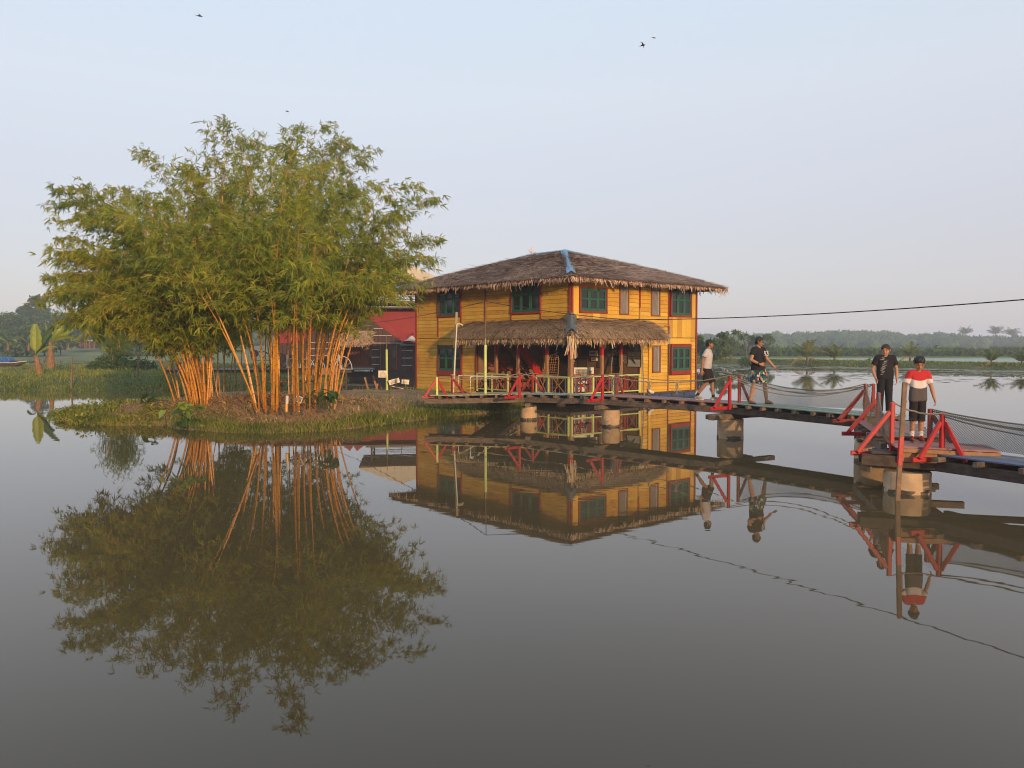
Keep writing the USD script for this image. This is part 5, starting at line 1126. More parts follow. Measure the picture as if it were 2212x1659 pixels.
def fan(leafMB, p, dirs, rg, size, k):
    """k leaves spread like a hand at each point p, hanging from direction dirs."""
    n = len(p); P = np.repeat(p, k, 0); D0 = np.repeat(dirs, k, 0)
    d = unit_rows(D0 + rg.normal(0, .55, (n * k, 3)) + V(0, 0, -.35)); sd = unit_rows(np.cross(d, unit_rows(rg.normal(0, .6, (n * k, 3)) + V(.25, -.75, .3))))
    L = size * rg.uniform(.6, 1.25, n * k); tb = np.repeat(rg.normal(.50, .15, n), k) + .5 * (meshkit.noise(P * .55, 77) - .5)
    tone = np.clip(tb + rg.normal(0, .09, n * k), 0, .85); tone = np.where(rg.random(n * k) < .03, rg.uniform(.92, 1, n * k), tone)
    leafMB.blades(P + rg.normal(0, .02, P.shape), d, sd, L, L * .115, tone, bend=np.stack([rg.normal(0, .06, n * k), rg.normal(0, .06, n * k), rg.uniform(-.28, 0, n * k)], -1))
for ci, (nm, cs) in enumerate(clumps.items()):
    rg = np.random.default_rng(300 + ci)
    b0 = base_at(*cs[len(cs) // 2][1]); t = thing('bamboo_clump', clab[nm], 'bamboo', V(b0[0], b0[1], 0), 0)
    o = V(b0[0], b0[1], 0); leaves, twigs = MB(), MB()
    for (_, foot, via, tip, dz, full) in cs:
        p0 = base_at(*foot); y0 = p0[1]
        tip = (tip[0], tip[1] + (14 if tip[1] < 420 else 0)); pv = aty(via[0], via[1], y0 + dz * .25); p3 = aty(tip[0], tip[1], y0 + dz)
        H_ = max(p3[2], 5.0)
        lean = (pv - p0) / max(pv[2] - p0[2], .5)
        p1 = p0 + lean * (H_ * .50); dx = p3[:2] - (p0 + lean * H_)[:2]
        p2 = p0 + lean * H_ * .9; p2[:2] += dx * .35; p2[2] = max(H_ * 1.06, p3[2] + .3) if np.hypot(*dx) > 2 else H_ * .92
        path = bez((p0, p1, p2, p3), 60)
        arc = np.concatenate([[0], np.cumsum(np.linalg.norm(np.diff(path, axis=0), axis=1))]); Lc = arc[-1]
        r0 = rg.uniform(.027, .038) * (.55 + .45 * full) * (1.0 if nm != 'rear' else .9)
        nodes = []; s = rg.uniform(.1, .25)
        while s < Lc: nodes.append(s); s += rg.uniform(.27, .40)
        nodes = np.array(nodes)
        ss, rr, tt = [0.0], [1.0], [.5]
        base_t = rg.uniform(.38, .76) * (.7 if nm == 'rear' else 1)
        for q in nodes:
            ss += [q - .016, q, q + .014, q + .03]; rr += [1.0, 1.13, 1.10, 1.0]; tt += [base_t, .12, base_t * .9, base_t + .1]
        ss = np.array(ss); o_ = ss <= Lc; ss, rr, tt = ss[o_], np.array(rr)[o_], np.array(tt)[o_]
        pts = np.stack([np.interp(ss, arc, path[:, k]) for k in range(3)], -1)
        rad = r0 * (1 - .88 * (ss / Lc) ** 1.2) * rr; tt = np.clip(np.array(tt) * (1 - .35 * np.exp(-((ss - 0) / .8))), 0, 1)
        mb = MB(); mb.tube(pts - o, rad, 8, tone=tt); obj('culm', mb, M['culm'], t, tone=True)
        # branches and leaves
        tg = unit_rows(np.stack([np.interp(nodes, arc, np.gradient(path[:, k])) for k in range(3)], -1)); np_ = np.stack([np.interp(nodes, arc, path[:, k]) for k in range(3)], -1)
        for q, p, d in zip(nodes / Lc, np_, tg):
            lo_ = 3.0 if nm in ('right', 'middle') else 2.1
            if p[2] < lo_ or (p[2] < lo_ + .8 and rg.random() < .6): continue
            for _ in range(rg.integers(3, 6) if full > .9 else rg.integers(1, 3)):
                az = rg.uniform(0, 6.283) if rg.random() < .62 else rg.normal(-1.5, .7); h = V(math.cos(az), math.sin(az), 0)
                L = rg.uniform(.55, 1.75) * (1.15 - .74 * max(q - .45, 0) / .55)
                bd = unit(h * rg.uniform(.6, 1.0) + d * rg.uniform(.2, .8) + V(0, 0, .15)); droop = rg.uniform(.15, .5)
                u = np.linspace(0, 1, 5)[:, None]; br = p + bd * L * u - V(0, 0, 1) * droop * L * u ** 2
                twigs.tube(br - o, np.linspace(.007, .002, 5), 3, caps=False)
                k = max(2, int(L * 6.5)); uu = np.sort(rg.uniform(.2, 1, k)); bp = p + bd * L * uu[:, None] - V(0, 0, 1) * droop * L * (uu[:, None]) ** 2
                bp += rg.normal(0, .10, bp.shape); dd = unit_rows(bd * .55 + rg.normal(0, .35, (k, 3)) + V(0, 0, -.25))
                fan(leaves, bp - o, dd, rg, .235, 7)
        tipd = unit(path[-1] - path[-4]); fan(leaves, path[-8:] - o + rg.normal(0, .1, (8, 3)), np.repeat(tipd[None], 8, 0), rg, .22, 6)
    obj('branches', twigs, M['twig'], t, kind='stuff'); obj('foliage', leaves, M['bleaf'], t, tone=True, kind='stuff')
# darker bamboo farther back on the left bank
rg = np.random.default_rng(60); p = at(245, 800, .6); t = thing('bamboo_clump', 'slender dark green bamboo clump standing on the left bank behind the banana plants', 'bamboo', (p[0], p[1], lh(p[0], p[1]) - .1)); leaves, twigs = MB(), MB()
for k in range(9):
    a = rg.uniform(0, 6.28); bz = V(math.cos(a), math.sin(a), 0) * rg.uniform(.1, .8); tp = bz * 2.2 + V(rg.normal(0, .7), rg.normal(0, .5), rg.uniform(5.5, 7.2))
    path = bez((bz, bz + V(0, 0, 2.2), tp - V(0, 0, 1.0), tp), 30); mb = MB(); mb.tube(path, np.linspace(.045, .012, 30), 6, tone=.35); obj('culm', mb, M['culm'], t, tone=True)
    for q in range(6, 30):
        for _ in range(4):
            bp = path[q] + rg.normal(0, .45, (3, 3)); fan(leaves, bp, unit_rows(rg.normal(0, .5, (3, 3)) + V(0, 0, -.3)), rg, .30, 4)
leaves.t = [x * .45 for x in leaves.t]
obj('foliage', leaves, M['bleaf'], t, tone=True, kind='stuff')
rg = np.random.default_rng(61); t = thing('climbing_shrub', 'dark green creeper-covered shrub at the foot of the slender bamboo on the left bank', 'shrub', (p[0] + .3, p[1] - .6, lh(p[0], p[1]) - .1)); mb = MB()
leaf_cloud(mb, [(V(0, 0, .5), V(1.6, 1.0, .9)), (V(1.9, .2, .35), V(1.5, .9, .6)), (V(-1.2, 0, .3), V(1.0, .8, .5))], 2600, .20, rg, .35); obj('foliage', mb, M['far_leaf'], t, tone=True, kind='stuff')
# litter on the mound
rg = np.random.default_rng(71); n = 9000
X = rg.normal(-8.6, 2.6, n); Y = rg.normal(28.4, 2.0, n); d = inside_dist(isl_poly, X, Y); k = d > .55; X, Y = X[k], Y[k]; n = len(X)
a = rg.uniform(0, 6.28, n); dr = unit_rows(np.stack([np.cos(a), np.sin(a), rg.normal(.14, .26, n)], -1)); sd = unit_rows(np.stack([-np.sin(a), np.cos(a), rg.normal(0, .3, n)], -1))
mb = MB(); mb.blades(np.stack([X, Y, isl_h(X, Y) + rg.uniform(.004, .05, n)], -1), dr, sd, rg.uniform(.12, .34, n), rg.uniform(.018, .04, n), rg.random(n), taper=.2)
M['litter'] = mat('leaf_litter', (1, 1, 1), (.8, .75, .7), 1.0, rough=.8, bump=0, tone=[(0, (0.18, 0.085, 0.035)), (.5, (0.44, 0.24, 0.10)), (1, (0.66, 0.44, 0.22))], spec=.2)
obj('leaf_litter', mb, M['litter'], kind='stuff', label='fallen tan bamboo leaves carpeting the mound under the bamboo', cat='leaf litter', tone=True)
# cut stubs
for k, (u, v, hpx, lb_) in enumerate(((1440, 925, 160, 'cut bamboo stub with a whitewashed top, the taller of two under the bamboo'), (1520, 965, 130, 'cut bamboo stub with a whitewashed top, beside the little tilted sign'), (735, 825, 60, 'short cut bamboo stub at the foot of the rear bamboo'), (765, 825, 36, 'shortest cut bamboo stub at the foot of the rear bamboo'))):
    q = base_at(*z62(u, v)); hh = hpx * .1934 * q[1] / FOCAL; t = thing('bamboo_stub', lb_, 'bamboo stub', q)
    mb = MB(); mb.tube([V(0, 0, -.05), V(.01, 0, hh * .45)], .045, 10, tone=.7); obj('stem', mb, M['culm'], t, tone=True)
    mb = MB(); mb.tube([V(.01, 0, hh * .45), V(.02, 0, hh * .47), V(.03, 0, hh)], [.05, .046, .045], 10); obj('top', mb, M['white'] if k < 2 else M['twig'], t)
# plants at the water's edge
M['taro'] = mat('taro_leaf', (0.16, 0.23, 0.03), (0.24, 0.27, 0.04), 3, rough=.4, bump=.1, trans=.3, dirt=((0.35, 0.24, 0.05), 2.0, .68))
M['taro_dark'] = mat('taro_leaf_dark', (0.05, 0.10, 0.025), (0.035, 0.075, 0.018), 3, rough=.4, bump=.1, trans=.25)
def heart(base, az, h, L, tilt, mbL, mbS):
    top = base + V(math.cos(az) * h * .45, math.sin(az) * h * .45, h); mbS.tube([base, base + V(0, 0, h * .5) + (top - base) * .2, top], [.014, .011, .008], 5)
    dr = unit(V(math.cos(az) * math.cos(tilt), math.sin(az) * math.cos(tilt), -math.sin(tilt))); sd = V(-math.sin(az), math.cos(az), 0); nr = np.cross(dr, sd) * -1
    nr = nr if nr[2] > 0 else -nr
    pr = [(-.28, .0), (-.38, .20), (-.22, .36), (.1, .40), (.45, .26), (.75, .10), (.95, 0)]
    c = [top + dr * x * L + nr * (.06 * L * (1 - abs(x))) * 0 for x, _ in pr]; l = [top + dr * x * L + sd * y * L + nr * .10 * L * (y / .4) for x, y in pr]; r = [top + dr * x * L - sd * y * L + nr * .10 * L * (y / .4) for x, y in pr]
    n = len(pr); mbL.add(c + l + r, [[i, i + 1, n + i + 1, n + i] for i in range(n - 1)] + [[i + 1, i, 2 * n + i, 2 * n + i + 1] for i in range(n - 1)])
z4 = lambda u, v: (.2315 * u, 630.9 + .2315 * v)
for k, (uv, sc_, m, lb_) in enumerate(((z4(905, 1160), 1.0, 'taro', 'broad-leaved taro plant with a yellow leaf at the left tip of the island'), (z4(1075, 1130), 1.05, 'taro', 'tall broad-leaved taro plant in the middle of the island tip'), (z4(1240, 1150), .9, 'taro_dark', 'dark broad-leaved taro plant nearest the bamboo at the island tip'), (z4(1750, 1225), .6, 'taro', 'low leafy plant at the shore below the left bamboo clump'), (z62(1830, 915), .6, 'taro_dark', 'low dark leafy plant at the foot of the right bamboo clump'), (z62(700, 1080), .55, 'taro_dark', 'low dark leafy plant on the shore below the litter'), (z4(1450, 1090), .7, 'taro_dark', 'dark leafy plant on the rear shore left of the bamboo'))):
    q = base_at(*uv); rg = np.random.default_rng(500 + k); t = thing('taro_plant', lb_, 'plant', q)
    for j in range(9 if sc_ > .8 else 12):
        mL, mS = MB(), MB(); heart(V(rg.normal(0, .25), rg.normal(0, .18), 0), rg.uniform(0, 6.28), sc_ * rg.uniform(.40, .95), sc_ * rg.uniform(.34, .60), rg.uniform(.1, .9), mL, mS)
        lf = obj('leaf', mL, M[m if rg.random() < .75 else 'taro_dark'], t); obj('stalk', mS, M['taro_dark'], lf)
rg = np.random.default_rng(81); n = 7000
def tip_pts(n, x0, x1, spread):
    X = rg.uniform(x0, x1, n); Y = rg.uniform(25, 33, n); d = inside_dist(isl_poly, X, Y); cl_ = meshkit.fbm(np.stack([X * .9, Y * .9, X * 0], -1), 3, 31); k = (d > -.35 + .25 * (cl_ > .5)) & (d < spread) & (rg.random(len(X)) < np.clip((cl_ - .36) * 5, .06, 1)); return X[k], Y[k]
X, Y = tip_pts(n * 3, -17.6, -11.5, 1.6); X2, Y2 = tip_pts(n, -11.5, 1, .45); X, Y = np.concatenate([X, X2[::3]]), np.concatenate([Y, Y2[::3]]); n = len(X)
P3 = np.stack([X, Y, np.maximum(isl_h(X, Y), .0) + rg.random(n) ** 1.5 * .42 * meshkit.noise(np.stack([X * 1.3, Y * 1.3, X * 0], -1), 12)], -1); dr = unit_rows(rg.normal(0, 1, (n, 3)) + V(0, 0, .25)); sd = unit_rows(np.cross(dr, rg.normal(0, .5, (n, 3)) + V(0, -.4, 1)))
mb = MB(); mb.blades(P3, dr, sd, rg.uniform(.08, .2, n), rg.uniform(.04, .085, n), np.clip(rg.normal(.55, .22, n), 0, 1), bend=np.stack([0 * X, 0 * X, rg.uniform(-.3, 0, n)], -1))
obj('water_plants', mb, M['grass'], kind='stuff', label='tangle of small-leaved water plants along the island shore', cat='water plants', tone=True)
# ---------------------------------------------------------------- behind the bamboo
M['brown_plank'] = mat('dark_brown_plank', (0.060, 0.028, 0.020), (0.042, 0.020, 0.015), 2.2, (2, 2, .4), .65, .2)
M['brown_plank_b'] = mat('dark_brown_plank_b', (0.075, 0.034, 0.024), (0.050, 0.024, 0.018), 2.0, (2, 2, .4), .65, .2)
M['rust_plank'] = mat('red_brown_plank', (0.30, 0.095, 0.035), (0.20, 0.065, 0.025), 2.0, (2, 2, .4), .6, .2)
M['red_panel'] = mat('red_panel', (0.25, 0.019, 0.021), (0.21, 0.017, 0.018), 1.0, rough=.6, bump=.05)
M['cream_roof'] = mat('cream_sheet_roof', (0.62, 0.46, 0.26), (0.54, 0.40, 0.23), 1.0, rough=.5, bump=.05)
YB = 68.0
c5 = lambda u, v: (630.9 + .1984 * u, 576 + .1984 * v)
def q5(u, v, y=YB): return aty(*c5(u, v), y)
bx0, bx1 = q5(0, 900)[0] - 1.5, q5(1480, 900)[0]
o = V((bx0 + bx1) / 2, YB, 0); bh = thing('brown_house', 'dark brown plank house with red upper wall and thatched awning behind the bamboo', 'house', o)
L_ = lambda u, v, dy=0.0: q5(u, v) - o + V(0, dy, 0)
zb, zt, zg = L_(0, 1140)[2], L_(0, 832)[2], L_(0, 455)[2]
ox0, ox1 = L_(555, 0)[0], L_(866, 0)[0]; oz0, oz1 = L_(0, 1095)[2], L_(0, 835)[2]
x0, x1 = bx0 - o[0], bx1 - o[0]
wall = MB(); wall.beam(V(x0, .14, (zb + zt) / 2), V(ox0, .14, (zb + zt) / 2), .06, zt - zb, ch=0); wl_ = obj('wall', wall, M['brown_plank'], bh)
wall = MB(); wall.beam(V(ox1, .14, (zb + zt) / 2), V(x1, .14, (zb + zt) / 2), .06, zt - zb, ch=0); wr_ = obj('wall', wall, M['brown_plank'], bh)
rg = np.random.default_rng(17)
def vplanks(parent, a, b, z0, z1, w, mats, y):
    n = max(1, round((b - a) / w)); w = (b - a) / n
    for k in range(n):
        za, zb_ = (z1(a + k * w), z1(a + (k + 1) * w)) if callable(z1) else (z1, z1)
        p, q = a + k * w + .012, a + (k + 1) * w - .012; yy = y + rg.uniform(-.008, .008)
        if min(za, zb_) < z0 + .03: continue
        v = [V(p, yy, z0), V(q, yy, z0), V(q, yy, zb_), V(p, yy, za), V(p, yy + .06, z0), V(q, yy + .06, z0), V(q, yy + .06, zb_), V(p, yy + .06, za)]
        obj('plank', MB().add(v, [[0, 1, 2, 3], [1, 5, 6, 2], [4, 0, 3, 7], [3, 2, 6, 7]]), M[mats[rg.integers(len(mats))]], parent)
vplanks(wl_, x0, ox0, zb, zt, .34, ['brown_plank', 'brown_plank_b'], .03); vplanks(wr_, ox1, x1, zb, zt, .34, ['brown_plank', 'brown_plank_b'], .03)
# interior of the open bay
iw = MB(); iw.beam(V(ox0 - .2, 2.3, (oz0 + oz1) / 2), V(ox1 + .2, 2.3, (oz0 + oz1) / 2), .08, oz1 - oz0 + .3, ch=0); iw_ = obj('bay_wall', iw, M['rust_plank'], bh); vplanks(iw_, ox0 - .15, ox1 + .15, oz0, oz1 + .1, .36, ['rust_plank'], 2.17)
mb = MB(); mb.beam(L_(735, 850, 1.2), L_(875, 1000, 1.2), .1, .42); obj('stair_string', mb, M['new_wood'], bh)
mb = MB(); mb.box(V((ox0 + ox1) / 2, 1.2, oz0 - .05), V(ox1 - ox0 + .3, 2.3, .1)); obj('bay_floor', mb, M['old_wood'], bh)
mb = MB(); mb.box(V((ox0 + ox1) / 2 - .4, -.35, oz0 - .12), V(ox1 - ox0 + 1.2, .9, .12)); obj('landing', mb, M['pipe_grey'], bh)
# gable
ap, sl = L_(640, 430), L_(1215, 832); sx = sl[0]; lx = 2 * ap[0] - sx
gz = lambda x: zt + .02 + (ap[2] - zt) * np.clip(1 - abs(x - ap[0]) / (sx - ap[0]), 0, 1)
mb = MB(); mb.add([V(lx, .13, zt), V(sx, .13, zt), V(ap[0], .13, ap[2])], [[0, 1, 2]]); ga_ = obj('gable', mb, M['brown_plank'], bh)
vplanks(ga_, lx, sx, zt + .02, gz, .34, ['brown_plank', 'brown_plank_b'], .03)
mb = MB(); mb.beam(V(x0, 1.0, (zt + zg) / 2), V(x1, 1.0, (zt + zg) / 2), .1, zg - zt, ch=0); obj('red_wall', mb, M['red_panel'], bh)
mb = MB(); mb.beam(V(x0 - .2, .4, zg + .06), V(x1 + .2, .4, zg + .06), 1.6, .12); obj('roof_edge', mb, M['old_wood'], bh)
mb = MB(); mb.beam(V(lx, .55, zt), V(ap[0], .55, ap[2] + .03), 1.0, .08, up=(0, 1, 0)) ; obj('gable_rake', mb, M['red_trim'], bh)
mb = MB(); mb.beam(V(ap[0], .55, ap[2] + .03), V(sx, .55, zt), 1.0, .08, up=(0, 1, 0)); obj('gable_rake', mb, M['red_panel'], bh)
for (u0, u1, v) in ((890, 990, 672), (870, 1085, 752), (870, 1210, 832), (865, 945, 905), (865, 950, 985), (865, 948, 1065), (1195, 1310, 913), (1195, 1310, 995), (1195, 1306, 1076), (195, 530, 825), (195, 530, 895), (195, 520, 965)):
    a, b = L_(u0, v), L_(u1, v); mb = MB(); mb.beam(V(a[0], -.01, a[2]), V(b[0], -.01, b[2]), .04, .045); obj('white_batten', mb, M['white'], bh)
for u in (960, 1140, 1350):
    a, b = L_(u, 840), L_(u, 1125); mb = MB(); mb.beam(V(a[0], -.01, a[2]), V(a[0], -.01, b[2]), .06, .06, up=(1, 0, 0)); obj('post', mb, M['rust_plank'], bh)
dr = group_part('door', bh); a, b = L_(1050, 850), L_(1135, 1130); mb = MB(); mb.box(V((a[0] + b[0]) / 2, -.0, (a[2] + b[2]) / 2), V(b[0] - a[0], .05, a[2] - b[2])); obj('leaf', mb, M['brown_plank_b'], dr)
a, b = L_(1085, 860), L_(1130, 990); mb = MB(); mb.box(V((a[0] + b[0]) / 2, -.028, (a[2] + b[2]) / 2), V(b[0] - a[0], .01, a[2] - b[2])); obj('pane', mb, M['glass'], dr)
mb = MB(); mb.box(V((x0 + x1) / 2, .2, (zb - .16) / 2), V(x1 - x0, .3, zb + .14)); obj('floor_beam_or_shade_fill', mb, M['brown_plank'], bh)  # dark board down to the water, standing in for the shade under the floor
mb = MB(); mb.box(V((x0 + x1) / 2, 3.4, (zt + zb) / 2), V(x1 - x0, .1, zt - zb + .02), ch=0); obj('rear_wall', mb, M['brown_plank'], bh)
mb = MB(); a = L_(1270, 850); mb.beam(V(L_(1180, 0)[0], -.15, a[2] - .02), V(L_(1372, 0)[0], -.15, a[2] - .02), .5, .10); obj('canopy', mb, M['grey_metal'], bh)
for k in range(7):
    mb = MB(); xx = x0 + .4 + k * (x1 - x0 - .8) / 6; mb.tube([V(xx, .3, -.4), V(xx, .3, zb - .1)], .10, 8); obj('stilt', mb, M['dark_wood'], bh)
# thatched awning
a0, a1, a2_, a3 = L_(512, 850), L_(872, 846), L_(868, 700), L_(530, 700)
thatch_face(bh, (V(a0[0], -.9, a0[2]), V(a1[0], -.9, a1[2]), V(a2_[0], -.02, a2_[2]), V(a3[0], -.02, a3[2])), 2600, 90, 31, M['straw_new'], .08, name='awning', blade=(.3, .6), width=(.02, .05))
# lamp
p = q5(1310, 800); t = thing('wall_lamp', 'white conical lamp shade on the red wall beside the yellow house', 'lamp', p + V(0, -.45, 0)); sh = trimesh.creation.revolve(np.array([(.05, .34), (.09, .32), (.36, .08), (.67, -.06), (.64, -.07), (.34, .04), (.07, .28), (.05, .28)]), sections=24); obj('shade', sh, M['white'], t, smooth=40)
mb = MB(); mb.tube([V(0, 1.4, .5), V(0, .4, .62), V(0, 0, .52), V(0, 0, .3)], .025, 6); obj('arm', mb, M['black'], t); mb = MB(); mb.tube([V(0, 0, -.12), V(0, 0, -.02), V(0, 0, .08)], [.03, .07, .05], 8); obj('bulb', mb, M['white'], t)
# lookout tower with the cream roof
YT = 77.0; ap = aty(866, 562, YT); er = aty(944, 603, YT); ez = aty(866, 611, YT)[2]; half = er[0] - ap[0] + .4
t = thing('lookout_tower', 'tower with a cream sheet-metal pyramid roof rising behind the dark wooden house', 'tower', V(ap[0], YT, 0), .12)
cs = [V(-half, -half, ez), V(half, -half, ez), V(half, half, ez), V(-half, half, ez)]; top = V(0, 0, ap[2])
rf = None
for k in range(4):
    a, b = cs[k], cs[(k + 1) % 4]; n = unit(np.cross(b - a, top - a)); mb = MB(); mb.add([a, b, top, a - V(0, 0, .06), b - V(0, 0, .06), top - V(0, 0, .06)], [[0, 1, 2], [5, 4, 3], [0, 3, 4], [0, 4, 1]]); r_ = obj('roof', mb, M['cream_roof'], t)
    for j in range(1, 12):
        f = j / 12; p = a + (b - a) * f; h = 1 - abs(2 * f - 1); mid = (a + b) / 2; q = p + (top - mid) * h
        mb = MB(); mb.beam(p + n * .02, q + n * .02 - (q - p) * .02, .06, .05, up=n, ch=0); obj('roof_rib', mb, M['cream_roof'], r_)
mb = MB()
for k in range(4): mb.beam(cs[k] - V(0, 0, .12), cs[(k + 1) % 4] - V(0, 0, .12), .05, .16)
obj('fascia', mb, M['old_wood'], t)
pz = aty(866, 656, YT)[2]; hp = half * .72
for sx in (-1, 1):
    for sy in (-1, 1):
        mb = MB(); mb.beam(V(sx * hp, sy * hp, 0 - .3), V(sx * hp, sy * hp, ez + .1), .14, .14, up=(1, 0, 0)); obj('post', mb, M['dark_wood'], t)
mb = MB(); mb.box(V(0, 0, pz), V(half * 1.7, half * 1.7, .22)); obj('floor', mb, M['old_wood'], t)
for z_ in (pz + .55, pz + 1.05):
    for a, b in ((V(-hp, -hp, z_), V(hp, -hp, z_)), (V(hp, -hp, z_), V(hp, hp, z_)), (V(-hp, hp, z_), V(hp, hp, z_)), (V(-hp, -hp, z_), V(-hp, hp, z_))):
        mb = MB(); mb.beam(a, b, .06, .07); obj('rail', mb, M['dark_wood'], t)
for f in (-.5, 0, .5):
    mb = MB(); mb.beam(V(hp * f, -hp, pz), V(hp * f, -hp, pz + 1.05), .06, .06, up=(1, 0, 0)); obj('baluster', mb, M['dark_wood'], t)
# footbridge with wheel-hoop railing
YF = 58.0; f0, f1 = aty(365, 800, YF), aty(762, 798, YF)
fb = thing('footbridge', 'low footbridge running behind the bamboo to the dark wooden house', 'footbridge', V((f0[0] + f1[0]) / 2, YF, 0)); o = V((f0[0] + f1[0]) / 2, YF, 0); zf = f1[2]
Lf = f1[0] - f0[0]
for k in range(24):
    mb = MB(); x = -Lf / 2 + (k + .5) * Lf / 24; mb.box(V(x, 0, zf), V(Lf / 24 - .02, 1.2, .06)); obj('deck_plank', mb, M['deck_grey'], fb)
for y in (-.5, .5):
    mb = MB(); mb.beam(V(-Lf / 2, y, zf - .13), V(Lf / 2, y, zf - .13), .1, .18); obj('beam', mb, M['dark_wood'], fb)
for k in range(7):
    mb = MB(); x = -Lf / 2 + .4 + k * (Lf - .8) / 6; mb.tube([V(x, -.4, -.4), V(x, -.4, zf - .1)], .09, 8); obj('pile', mb, M['dark_wood'], fb)
M['hoop_green'] = mat('hoop_green', (.22, .38, .22), (.18, .3, .2), 5, rough=.5, bump=0); M['hoop_blue'] = mat('hoop_blue', (.30, .42, .55), (.25, .36, .5), 5, rough=.5, bump=0); M['purple'] = mat('purple_board', (.16, .05, .09), (.12, .04, .07), 5, rough=.6, bump=0)
cols = ['white', 'hoop_green', 'black', 'hoop_blue', 'white', 'red', 'hoop_green', 'white', 'black']
hl = {'white': 'white', 'hoop_green': 'pale green', 'black': 'black', 'hoop_blue': 'pale blue', 'red': 'red'}
hoops = [(-9, .5, 'white'), (635, .42, 'hoop_green'), (652, .44, 'black'), (668, .42, 'white'), (690, .42, 'hoop_blue'), (707, .44, 'black'), (726, .42, 'white'), (745, .50, 'white')][1:]
for k, (px, r, m) in enumerate(hoops):
    x = (px - 1106) / FOCAL * YF; t = thing('wheel_hoop', f'{hl[m]} bicycle-wheel hoop on the footbridge, ' + ['leftmost', 'second from left', 'third from left', 'middle one', 'third from right', 'second from right', 'rightmost'][k] + ' of the hoops', 'hoop', V(x, YF - .55, zf + .03), 0, 'wheel hoops along the footbridge')
    g = np.linspace(0, np.pi, 17); mb = MB(); mb.tube(np.stack([r * 1.2 * np.cos(g), 0 * g, r * 1.75 * np.sin(g)], -1), .028, 6); obj('rim', mb, M[m], t, smooth=True)
    for a in (.6, 1.2, 1.95, 2.55):
        mb = MB(); mb.tube([V(0, 0, 0), V(r * 1.2 * math.cos(a), 0, r * 1.75 * math.sin(a))], .009, 4); obj('spoke', mb, M[m], t)
for k, (px, m, lb_) in enumerate(((700, 'red', 'red post in the hoop railing'), (740, 'hoop_blue', 'pale blue slanting board in the hoop railing'), (626, 'white', 'cream post at the bamboo end of the hoop railing'))):
    x = (px - 1106) / FOCAL * YF; t = thing('railing_post', lb_, 'post', V(x, YF - .62, zf + .03)); mb = MB(); mb.beam(V(0, 0, 0), V(-.12 if k < 2 else 0, 0, 1.0), .12, .06, up=(0, 1, 0)); obj('board', mb, M[m], t)
for k, (px, py, r, lb_) in enumerate(((572, 765, .62, 'large black spoked wheel on the footbridge between the bamboo stems'), (608, 768, .55, 'second black spoked wheel, just right of the largest one'))):
    x = (px - 1106) / FOCAL * YF; c_ = aty(px, py, YF); t = thing('black_wheel', lb_, 'wheel', V(x, YF - .6, zf + .03)); g = np.linspace(0, 2 * np.pi, 33); mb = MB(); mb.tube(np.stack([r * np.cos(g), 0 * g, r + r * np.sin(g)], -1), .035, 6, caps=False); obj('rim', mb, M['black'], t, smooth=True)
    for a in np.arange(6) * np.pi / 3: mb = MB(); mb.tube([V(0, 0, r), V(r * math.cos(a), 0, r + r * math.sin(a))], .018, 5); obj('spoke', mb, M['black'], t)
for px, py0, py1, m, w_, lb_ in ((557, 753, 785, 'purple', .5, 'purple cut-out board on the footbridge seen between the stems'), (381, 772, 797, 'red_dull', .3, 'dull red board standing at the left end of the footbridge')):
    p = aty(px, py1, YF); q = aty(px, py0, YF); t = thing('painted_board', lb_, 'board', V(p[0], YF - .7, zf + .03)); hh = q[2] - zf; mb = MB(); mb.beam(V(0, 0, 0), V(0, 0, hh * .55), w_ * .5, .04, up=(0, 1, 0)); mb2 = MB(); g = np.linspace(0, 2 * np.pi, 13)[:-1]
    obj('stem', mb, M[m], t); mb2.tube([V(0, -.03, hh * .75), V(0, .03, hh * .75)], w_ * .55, 12); obj('head', mb2, M[m], t)
p = aty(392, 806, 55); t = thing('white_frame', 'white lattice frame standing behind the leftmost bamboo', 'frame', V(p[0], p[1], max(lh(p[0], p[1]), 0)))
for a, b in ((V(-.35, 0, -.3), V(.05, 0, 1.25)), (V(.45, 0, -.3), V(.10, 0, 1.25)), (V(-.22, 0, .35), V(.33, 0, .35)), (V(-.1, 0, .8), V(.22, 0, .8)), (V(-.22, .02, .35), V(.22, .02, .8))):
    mb = MB(); mb.beam(a, b, .06, .05, up=(0, 1, 0)); obj('bar', mb, M['white'], t)
# picnic table and bench boards under the bamboo
q = at(660, 850, .42); t = thing('picnic_table', 'weathered wooden picnic table with benches behind the bamboo stems', 'table', V(q[0], q[1], ih(q[0], q[1]) - .02), .05)
for k in range(4):
    mb = MB(); mb.box(V(0, -.36 + k * .24, 1.08), V(3.0, .22, .05)); obj('top_plank', mb, M['old_wood'], t)
mb = MB(); mb.box(V(.55, -.49, .99), V(1.9, .04, .30)); obj('apron', mb, M['new_wood'], t)
for s in (-1, 1):
    for k in range(2):
        mb = MB(); mb.box(V(0, s * (.75 + k * .2), .55), V(3.0, .18, .045)); obj('bench_plank', mb, M['old_wood'], t)
    for x in (-1.25, 1.25):
        mb = MB(); mb.beam(V(x, s * .25, 1.05), V(x + .02, s * .62, 0), .12, .09, up=(1, 0, 0)); obj('leg', mb, M['old_wood'], t)
        mb = MB(); mb.beam(V(x, s * .95, .52), V(x, s * .95, 0), .1, .09, up=(1, 0, 0)); obj('leg', mb, M['old_wood'], t)
for x in (-1.15, 1.15):
    mb = MB(); mb.beam(V(x, -.98, .49), V(x, .98, .49), .08, .1); obj('cross_bar', mb, M['old_wood'], t)
